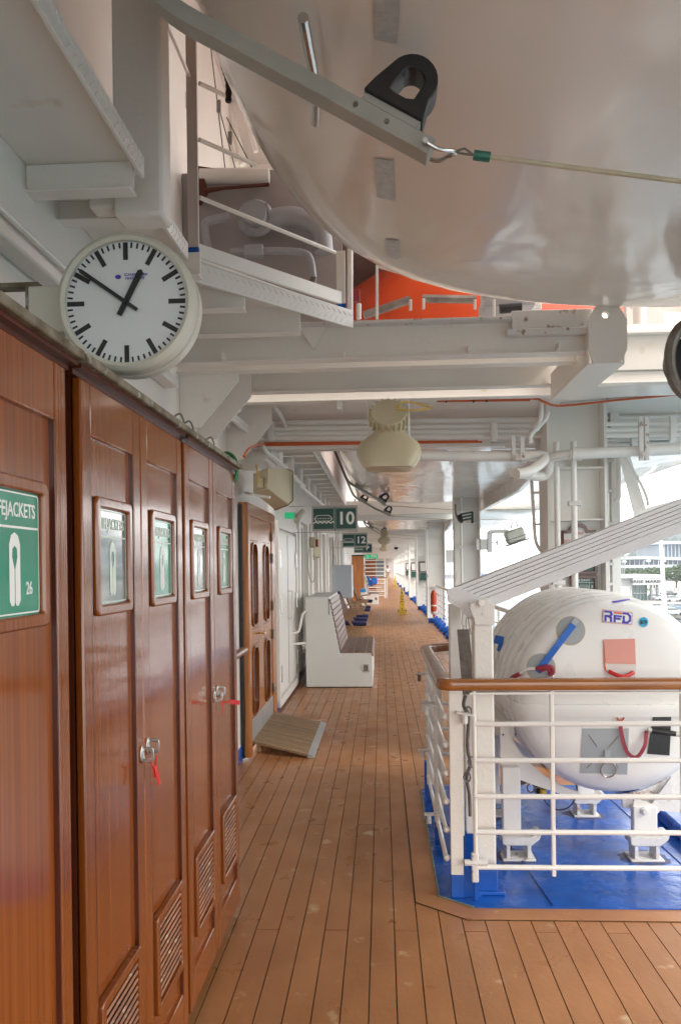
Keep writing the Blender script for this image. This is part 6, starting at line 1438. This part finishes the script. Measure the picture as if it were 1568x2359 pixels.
MB().tube(smoothpath([at(940, 922, 5.95), at(1050, 921, 5.95), at(1220, 918, 5.95), at(1250, 925, 5.9), at(1290, 935, 5.95), at(1420, 922, 5.95), at(1568, 908, 5.95), at(1700, 895, 5.95)], 4), .009, 6).tube([at(940, 925, 5.95), at(1220, 922, 5.95)], .008, 6).build('orange_cable', orange_c, t)
for (x, y) in ((1027, 921), (1120, 920), (1090, 921)): MB().cbox(at(x, y, 5.93), (.01, .03, .04)).build('cable_tie', ink, t)
pipe([at(1260, 950, 6.1), at(1255, 965, 6.1), at(1237, 985, 6.1), at(1220, 1005, 6.1), at(1222, 1020, 6.1)], .02, 'bent white conduit dropping past the pipe bundles')
pipe([at(1244, 918, 6.0), at(1244, 965, 6.0), at(1222, 995, 6.2)], .018, 'short angled conduit right of the deep girder')
pipe([at(630, 935, 6.0), at(645, 955, 6.3), at(660, 985, 6.6)], .018, 'short slanting conduit above the pipe bundle, left side')
# four conduits on the left that turn from the girder face along the wall
lp = thing('bent_conduits', 'four white conduits running down the deep girder then bending away along the wall', 'conduit', at(480, 850, 5.3))
for (xs_, x2_, y2_, x3_, y3_) in ((438, 450, 925, 540, 990), (466, 475, 930, 545, 1000), (495, 503, 935, 590, 1000), (524, 500, 935, 590, 1012)):
    MB().tube(smoothpath([at(xs_, 820, 5.34), at(xs_, 890, 5.34), at(xs_+2, 905, 5.34), at(x2_+3, y2_-5, 5.45), at(x3_, y3_, 6.5)], 6), .021, 10).build('conduit', white_clean, lp)
MB().tube(smoothpath([at(590, 1000, 6.5), at(598, 1006, 6.6), at(640, 1006, 6.6)], 4), .02, 8).build('conduit', white_clean, lp)
MB().bar(at(520, 985, 6.2), at(570, 985, 6.2), .03, .02).build('clamp', white_clean, lp)
lp = thing('longitudinal_conduits', 'two white conduits slanting away towards the wall above the boxy speaker', 'conduit', at(590, 1050, 6.3))
MB().tube([at(570, 1020, 6.6), at(615, 1058, 7.4), at(668, 1106, 9.4)], .026, 10).tube(smoothpath([at(603, 1023, 6.6), at(612, 1040, 6.8), at(640, 1062, 7.6), at(700, 1120, 10.5)], 4), .022, 10).build('conduit', white_clean, lp)
MB().tube([at(690, 1118, 9.6), at(800, 1210, 16)], .02, 8).build('conduit', white_clean, lp)
# gussets along the wall
t = thing('wall_gussets', 'white triangular gusset plates at the wall top beyond the lockers', 'bracket', (-1.2, 5, 2.8))
for yy in (4.75, 5.2, 6.2, 6.9): MB().prism([(-1.224, yy, 2.52), (-1.10, yy, 2.52), (-.86, yy, 2.80), (-.86, yy, 3.02), (-1.224, yy, 3.02)], (0, .014, 0)).build('plate', white_ceil, t)
# round ring fairlead at right edge
t = thing('round_fairlead', 'grey brown oval steel ring fairlead at the right edge below the lifeboat', 'fairlead', at(1590, 830, 4.2))
c = at(1597, 828, 4.2); MB().tube([c+V((.125*math.cos(a), .0, .20*math.sin(a))) for a in [q_*math.pi/16 for q_ in range(32)]], .03, 10, closed=True).build('ring', dullsteel, t)
MB().lathe([(.13, .0), (.12, .12), (0, .12)], c, (0, 1, 0), 24).build('dark_hub', black, t)
t = thing('pipe_lamp', 'long grey lamp fitting behind the thick pipe at top right', 'lamp', at(1470, 1050, 7))
MB().hexa([at(1400, 1050, 7.2), at(1545, 1040, 7.2), at(1545, 1040, 7.4), at(1400, 1050, 7.4), at(1380, 1022, 7.2), at(1550, 1010, 7.2), at(1550, 1010, 7.4), at(1380, 1022, 7.4)]).build('housing', greypatch, t, bev=.02)
# grating / rails by the orange canopy
t = thing('boat_deck_railing', 'low grey pipe railing with thin posts in front of the orange canopy', 'railing', at(900, 710, 6))
MB().tube([at(838, 727, 5.6), at(945, 690, 5.6)], .03, 8).tube([at(972, 688, 5.6), at(1096, 690, 5.6)], .03, 8).build('rail', dullsteel, t)
for x, y0_, y1_ in ((868, 610, 735), (1137, 690, 735), (975, 688, 712), (1093, 690, 712), (945, 690, 715)): MB().tube([at(x, y0_, 4.55), at(x, y1_, 4.55)], .010, 6).build('post', white_clean, t)
MB().tube([at(868, 612, 4.56), at(960, 640, 4.56)], .010, 6).build('rail', white_clean, t)
t = thing('red_call_box', 'small dark red box beside the pipe at the left of the orange canopy', 'box', at(820, 680, 4.7)); MB().cbox(at(821, 682, 4.7), (.04, .04, .07)).build('box', maroon, t, bev=.004); MB().tube([at(826, 700, 4.7), at(826, 735, 4.7)], .015, 8).build('stub', white_clean, t)
t = thing('white_standpipe', 'vertical white pipe rising beside the slanted catwalk end', 'pipe', at(808, 680, 4.8)); MB().tube([at(806, 560, 4.55), at(806, 752, 4.55)], .018, 10).build('pipe', white_clean, t)

t = thing('winch_unit', 'grey blue winch unit beside the orange canopy above the near girder', 'winch', at(1150, 705, 5.2))
MB().cbox(at(1165, 706, 5.1), (.32, .3, .09)).build('base', gpm, t, bev=.01); MB().tube([at(1112, 700, 5.0), at(1140, 690, 5.0)], .05, 12).build('drum', gpm, t); MB().tube([at(1150, 712, 4.9), at(1200, 708, 4.9)], .03, 10).build('shaft', ink, t); MB().cbox(at(1215, 700, 5.2), (.14, .2, .14)).build('gearbox', white_rust, t, bev=.01)
# ================================================================== HARBOUR BACKGROUND
random.seed(21)
GZ = -8.0
def g(px, py, Z=GZ): return atz(px, py, Z)
# white shop building BRISE MARINE
bm_ = thing('shop_building', 'low white harbour building with glazed corner reading BRISE MARINE', 'building', g(1450, 1390))
YB = 205
def bx(pl, pr, pt_, pb, Y, dep, m, nm, par, bev=0):
    a = at(pl, pt_, Y); c = at(pr, pb, Y); return MB().box((a.x, Y, c.z), (c.x, Y+dep, a.z)).build(nm, m, par, bev=bev, smooth=False)
facw = mat('facade_white', (.46, .47, .48), .6, var=.05, vscale=.2)
glz = mat('green_glass', (.10, .17, .16), .1, coat=.5, var=.3, vscale=.3)
greyp = mat('dark_grey_paint', (.16, .18, .20), .6)
bx(1360, 1456, 1330, 1392, YB, 16, facw, 'wall', bm_); bx(1340, 1380, 1338, 1392, YB-6, 6, facw, 'wall', bm_)
bx(1456.5, 1525, 1330, 1347, YB-2, 18, facw, 'fascia', bm_); bx(1355, 1528, 1326, 1331, YB-2.2, 18.5, facw, 'roof_slab', bm_)
bx(1457, 1490, 1347, 1391, YB+.5, 8, glz, 'glazing', bm_)
for k in range(5): bx(1457+k*8, 1458+k*8, 1347, 1391, YB+.2, .2, facw, 'mullion', bm_)
bx(1457, 1490, 1366, 1367.2, YB+.15, .15, facw, 'mullion', bm_)
for x in (1497, 1511): bx(x, x+5, 1347, 1391, YB-1.5, .6, greyp, 'column', bm_)
bx(1398, 1449, 1352, 1391, YB-.15, .14, white_clean, 'garage_door', bm_)
for k in range(4): bx(1402+k*12, 1408+k*12, 1375, 1380, YB-.25, .08, greyp, 'door_window', bm_)
ctr = at(1491, 1340, YB-2.1); text('BRISE MARINE', Fr(ctr, (1, 0, 0), (0, 0, 1), (0, -1, 0)), 1.05, ink, bm_, bold=.02, xs=1.35)
# stadium-like grey building behind
sb = thing('steel_framed_building', 'long grey steel framed building with vertical fins on the shore behind the trees', 'building', at(1480, 1290, 420))
Y2 = 420
bx(1517, 1760, 1250, 1287, Y2+25, 40, mat('grey_blue_panels', (.17, .21, .25), .5, var=.3, vscale=.08), 'upper_block', sb)
for k in range(22): bx(1519+k*8.5, 1521.5+k*8.5, 1251, 1287, Y2+24, .8, mat('pale_steel', (.40, .46, .50), .5) if k == 0 else MATS['pale_steel'], 'fin', sb)
bx(1512, 1760, 1247, 1250, Y2+20, 48, MATS['pale_steel'], 'roof_edge', sb)
bx(1370, 1700, 1290, 1316, Y2, 20, mat('dark_glazed_base', (.04, .06, .09), .2, var=.4, vscale=.3), 'lower_block', sb)
a, c = at(1370, 1287, Y2-1), at(1480, 1280, Y2-1)
MB().hexa([at(1300, 1293, Y2-3), at(1480, 1288, Y2-3), at(1480, 1288, Y2+30), at(1300, 1293, Y2+30), at(1300, 1287, Y2-3), at(1480, 1281, Y2-3), at(1480, 1281, Y2+30), at(1300, 1287, Y2+30)]).hexa([at(1480, 1288, Y2-3), at(1720, 1296, Y2-3), at(1720, 1296, Y2+30), at(1480, 1288, Y2+30), at(1480, 1281, Y2-3), at(1720, 1289, Y2-3), at(1720, 1289, Y2+30), at(1480, 1281, Y2+30)]).build('roof', mat('pale_roof', (.36, .40, .43), .5), sb, smooth=False)
for k in range(18): bx(1372+k*11, 1373.5+k*11, 1290, 1318, Y2-1, .4, MATS['pale_steel'], 'column', sb)
bx(1365, 1700, 1303, 1305, Y2-1.5, .4, MATS['pale_steel'], 'rail_beam', sb)
# pines
leafm = mat('pine_foliage', (.065, .10, .032), .9, var=1, vscale=.8, col2=(.022, .042, .014), bump=.6, bscale=3)
bark = mat('bark', (.10, .07, .05), .9)
def pine(px, py, Y, wpx, hpx, lab, seed):
    rnd = random.Random(seed); c = at(px, py, Y); w = wpx/1800*Y/2; h = hpx/1800*Y/2
    t = thing('pine_tree', lab, 'tree', (c.x, Y, GZ), 'umbrella pines along the harbour road'); b = MB()
    for k in range(260):
        a = rnd.random()*6.28; rr_ = rnd.random()**.5; zz = rnd.uniform(-1, 1)*math.sqrt(max(0, 1-rr_**2))
        p = c+V((w*rr_*math.cos(a), w*.6*rr_*math.sin(a), h*(zz if zz > 0 else zz*.6)+rnd.uniform(-.2, .2)))
        s_ = rnd.uniform(.28, .6)*Y/230
        for q in range(5):
            d = V((rnd.uniform(-1, 1), rnd.uniform(-1, 1), rnd.uniform(-.6, 1)))*s_; e = V((rnd.uniform(-1, 1), rnd.uniform(-1, 1), rnd.uniform(-.6, 1)))*s_
            b.add([p, p+d, p+e], [(0, 1, 2)])
        ic = 6
        b.add([p+V((s_*1.1*math.cos(i*1.047), s_*.8*math.sin(i*1.047), rnd.uniform(-.2, .2)*s_)) for i in range(6)]+[p+V((0, 0, s_)), p-V((0, 0, s_*.7))], [(i, (i+1) % 6, 6) for i in range(6)]+[((i+1) % 6, i, 7) for i in range(6)])
    b.build('crown', leafm, t, smooth=False, fixn=False)
    b = MB(); b.tube([(c.x, Y, GZ-.5), (c.x+.2, Y, c.z-h*.2)], [.35, .22], 8)
    for k in range(4): a = k*1.6; b.tube([(c.x+.1, Y, c.z-h*.8), (c.x+w*.5*math.cos(a), Y+w*.3*math.sin(a), c.z-h*.1)], [.15, .07], 6)
    b.build('trunk', bark, t)
for i, (px, py, Y, w_, h_, lab) in enumerate(((1465, 1327, 290, 70, 34, 'wide pine just left of the tall white pole'), (1425, 1322, 300, 44, 24, 'small pine left end of the row behind the white shop'), (1505, 1326, 285, 66, 36, 'rounded pine behind the tall white pole'), (1556, 1324, 285, 62, 44, 'dark pine at the right edge above the car park'), (1610, 1322, 290, 70, 46, 'pine outside the right edge, last of the row'))):
    pine(px, py, Y, w_, h_, lab, i+3)
struct(MB().prism([(120, 250, GZ+.004), (400, 250, GZ+.004), (400, 300, GZ+.004), (60, 300, GZ+.004)], (0, 0, .05)).build('verge', grassm, smooth=False), 'strip of green grass behind the shop')
a, c = g(1490, 1391), g(1568, 1396)
struct(MB().prism([g(1450, 1392, GZ+.01), g(1568, 1395, GZ+.01), g(1560, 1391, GZ+.01), g(1490, 1388, GZ+.01)], (0, 0, .06)).build('grass_strip', grassm, smooth=False), 'narrow green lawn in front of the glazed corner')
# cars
carm = {}
def car(px, py, col, yaw, lab, s=1.0):
    c = g(px, py, GZ); t = thing('parked_car', lab, 'car', c, 'cars parked on the quay')
    if col not in carm: carm[col] = mat('car_paint_%d' % len(carm), col, .25, coat=.6)
    f = Fr(c, (math.cos(yaw), math.sin(yaw), 0), (-math.sin(yaw), math.cos(yaw), 0), (0, 0, 1))
    body = [(-2.1, .3), (-2.15, .75), (-1.95, .95), (-1.2, 1.0), (1.1, .98), (1.9, .85), (2.1, .6), (2.08, .3)]
    MB(f).prism([(x*s, -.85*s, z*s) for x, z in body], f.y*1.7*s).build('body', carm[col], t, bev=.08, seg=3)
    cab = [(-1.7, .98), (-1.25, 1.42), (.25, 1.45), (1.05, .98)]
    MB(f).prism([(x*s, -.74*s, z*s) for x, z in cab], f.y*1.48*s).build('cabin_glass', glassdark, t, bev=.08)
    MB(f).prism([(x*s, -.70*s, z*s) for x, z in [(-1.3, 1.425), (-1.2, 1.47), (.2, 1.50), (.35, 1.43)]], f.y*1.4*s).build('roof', carm[col], t, bev=.04)
    for x in (-1.35, 1.3):
        for y in (-.86, .66): MB(f).lathe([(0, 0), (.31*s, 0), (.31*s, .2*s), (0, .2*s)], (x*s, y*s, .31*s), (0, 1, 0), 12) if 0 else MB().lathe([(0, 0), (.31*s, 0), (.31*s, .2*s), (0, .2*s)], f((x*s, y*s, .31*s)), f.y, 12).build('wheel', black, t)
W_, SV, BL, DK = (.65, .66, .68), (.40, .43, .46), (.10, .18, .26), (.08, .09, .10)
for px, py, col, yaw, lab in ((1510, 1381, W_, .2, 'white car by the columns of the white shop'), (1527, 1383, W_, .1, 'second white car, just left of the tall pole base'), (1550, 1386, SV, .1, 'small silver car in the open, right of the tall pole'),
                              (1541, 1372, DK, .2, 'dark car far back near the fence'), (1437, 1400, SV, .3, 'silver car half hidden behind the canister edge'), (1452, 1402, W_, .3, 'pale car second from the canister edge'), (1474, 1404, DK, .3, 'dark car in the front parking row'), (1490, 1405, W_, .3, 'white car in the front parking row left of the pole'),
                              (1510, 1406, SV, .3, 'silver car in the front row behind the pole'), (1536, 1406, W_, .25, 'white estate car in the front row right of the pole'), (1562, 1407, BL, .25, 'blue car at the right end of the front row'), (1500, 1417, W_, .2, 'nearest white car in the lower row'), (1546, 1418, SV, .2, 'nearest silver car in the lower row')):
    car(px, py, col, yaw, lab)
# pole and lamps
fp = tag(MB().tube([g(1532, 1440), at(1521, 1244, 150)], [.36, .27], 12).build('white_pole', white_clean), 'tall white mast rising in front of the shop', 'mast')
YP = g(1532, 1440).y
fp.data.materials[0] = white_clean
for i, (px, py, Y) in enumerate(((1395, 1296, 330), (1424, 1296, 330), (1480, 1294, 330), (1515, 1294, 330))):
    t = thing('street_lamp', ['first', 'second', 'third', 'fourth'][i]+' globe street lamp from the left, before the grey building', 'street lamp', (at(px, py, Y).x, Y, GZ)); p = at(px, py, Y)
    MB().tube([(p.x, Y, GZ), (p.x, Y, p.z), (p.x+1.5, Y, p.z+.6)], .12, 6).build('pole', MATS['pale_steel'], t); MB().sphere((p.x+2.2, Y, p.z+.3), .9, 8, (1, 1, .6)).build('globe', white_clean, t)
t = thing('white_fence', 'white panel fence behind the silver car at right', 'fence', g(1550, 1375))
for k in range(12): p = g(1500+k*9, 1372-k*.0); q = g(1508+k*9, 1372); MB().box((p.x, p.y, GZ), (q.x, p.y+.2, GZ+2.2)).build('panel', MATS['facade_white'], t, smooth=False)
# rocks at quay edge
rk = MB(); rnd = random.Random(4)
for k in range(160):
    p = V((rnd.uniform(62, 150), 0, -9.0)); p.y = 128+(p.x-62)*.4+rnd.uniform(-3, 3); s_ = rnd.uniform(.6, 1.6)
    rk.add([p+V((rnd.uniform(.6, 1)*s_*a, rnd.uniform(.6, 1)*s_*b_, rnd.uniform(.4, .9)*s_*c_)) for a in (-1, 1) for b_ in (-1, 1) for c_ in (-1, 1)], [(0, 1, 3, 2), (4, 6, 7, 5), (0, 4, 5, 1), (2, 3, 7, 6), (0, 2, 6, 4), (1, 5, 7, 3)])
tag(rk.build('rocks', mat('sandstone_rocks', (.42, .33, .24), .9, var=.4, vscale=.6), smooth=False), 'brown boulders lining the quay edge', 'rocks', kind='stuff')
# marina: masts, pontoon buildings, crane
mb_ = thing('floating_barge', 'white harbour barge with blue railing seen between the columns', 'barge', at(1130, 1340, 150))
YM = 150
bx(1060, 1175, 1335, 1420, YM, 12, facw, 'hull', mb_)
bar_b = mat('blue_rail_paint', (.03, .10, .45), .5)
b = MB(); p0, p1 = at(1096, 1334, YM-.5), at(1157, 1334, YM-.5)
for k in range(10): x = p0.x+(p1.x-p0.x)*k/9; MB().box((x-.05, YM-.5, p0.z), (x+.05, YM-.4, at(1100, 1321, YM).z)).build('rail_post', bar_b, mb_, smooth=False)
for yy in (1322, 1327): MB().box((p0.x, YM-.5, at(1100, yy, YM).z-.05), (p1.x, YM-.4, at(1100, yy, YM).z+.05)).build('rail', bar_b, mb_, smooth=False)
bx(1092, 1110, 1346, 1352, YM-.3, .28, greyp, 'window', mb_)
m2 = thing('moored_boat', 'white moored motor boat seen left of the second column', 'boat', at(1020, 1345, 150))
MB().prism([at(980, 1345, 150), at(1036, 1340, 150), at(1036, 1362, 150), at(985, 1362, 150)], (0, 6, 0)).build('hull', facw, m2); bx(990, 1020, 1325, 1345, 152, 3, greyp, 'cabin', m2)
pn = thing('blue_pontoon_rail', 'blue railing on a pontoon left of the second column', 'fence', at(1030, 1330, 160))
for k in range(4): bx(1026+k*5, 1027.2+k*5, 1312, 1330, 160, .3, bar_b, 'post', pn)
bx(985, 1045, 1326, 1329, 161, .3, orprint if False else mat('pale_timber', (.5, .36, .22), .7), 'plank_rail', pn)
mm = mat('mast_grey', (.22, .24, .25), .5)
for i, (px, pt_, pb, Y, lab) in enumerate(((1102, 1258, 1340, 180, 'grey mast just right of the second column'), (1111, 1262, 1335, 200, 'thin grey mast right of the second column'), (1143, 1230, 1340, 260, 'faint tall mast in the gap between columns'), (1150, 1262, 1330, 300, 'short distant mast near the crane'), (1022, 1240, 1350, 200, 'yacht mast left of the second column'), (1008, 1235, 1350, 210, 'leaning yacht mast far left of the gap'), (1386, 1225, 1320, 240, 'thin mast left of the outboard ladder'), (1402, 1200, 1318, 245, 'pair mast seen between the ladder uprights'), (1433, 1280, 1330, 250, 'short mast rising above the white shop'), (1437, 1278, 1330, 255, 'short twin mast above the white shop'))):
    dx = -8 if i == 5 else 0
    tag(MB().tube([at(px, pb, Y), at(px-dx, pt_, Y)], [.16, .10], 5).build('yacht_mast', mm), lab, 'mast', 'yacht masts in the harbour')
cr2 = thing('harbour_crane', 'pale lattice crane jib slanting against the sky behind the floodlight', 'crane', at(1180, 1300, 260))
b = MB(); A0, A1 = at(1157, 1222, 260), at(1215, 1300, 260); dv = (A1-A0); nn = V((dv.z, 0, -dv.x)).normalized()*.7
cm = mat('crane_red_white', (.50, .42, .40), .5)
MB().tube([A0+nn, A1+nn], .12, 5).tube([A0-nn, A1-nn], .12, 5).build('chord', cm, cr2)
b = MB()
for k in range(16): p = A0.lerp(A1, k/16); q = A0.lerp(A1, (k+1)/16); b.tube([p+nn, q-nn], .07, 4).tube([q-nn, q+nn], .07, 4)
o = b.build('lattice', cm, cr2); o['kind'] = 'stuff'
MB().tube([at(1160, 1225, 260), at(1240, 1300, 260)], .06, 4).build('stay', mm, cr2); MB().tube([A1, V((A1.x+6, 260, -9))], .8, 6).build('tower', cm, cr2)
struct(MB().box((30, 700, -9.5), (220, 712, -6.5)).build('breakwater', mat('breakwater_stone', (.25, .26, .27), .9), smooth=False), 'low stone breakwater on the horizon')
eb = thing('end_bulkhead', 'shaded bulkhead with a dark doorway closing the far end of the promenade', 'bulkhead', (0, 112, 0))
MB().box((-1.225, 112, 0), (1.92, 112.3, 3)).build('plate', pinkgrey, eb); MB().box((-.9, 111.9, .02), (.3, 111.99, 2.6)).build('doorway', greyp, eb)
# haze
hz_ = MB().box((-50, -30, -13.5), (1600, 1750, 75)); ho_ = hz_.build('haze', white_clean, smooth=False)
hm = bpy.data.materials.new('haze_air'); hm.use_nodes = True; hn = hm.node_tree; hn.nodes.clear()
vp_ = hn.nodes.new('ShaderNodeVolumePrincipled'); vp_.inputs['Color'].default_value = (.86, .92, 1, 1); vp_.inputs['Density'].default_value = .00030; vo = hn.nodes.new('ShaderNodeOutputMaterial'); hn.links.new(vp_.outputs[0], vo.inputs['Volume'])
ho_.data.materials[0] = hm; ho_['kind'] = 'stuff'; ho_['label'] = 'pale sea haze over the harbour'
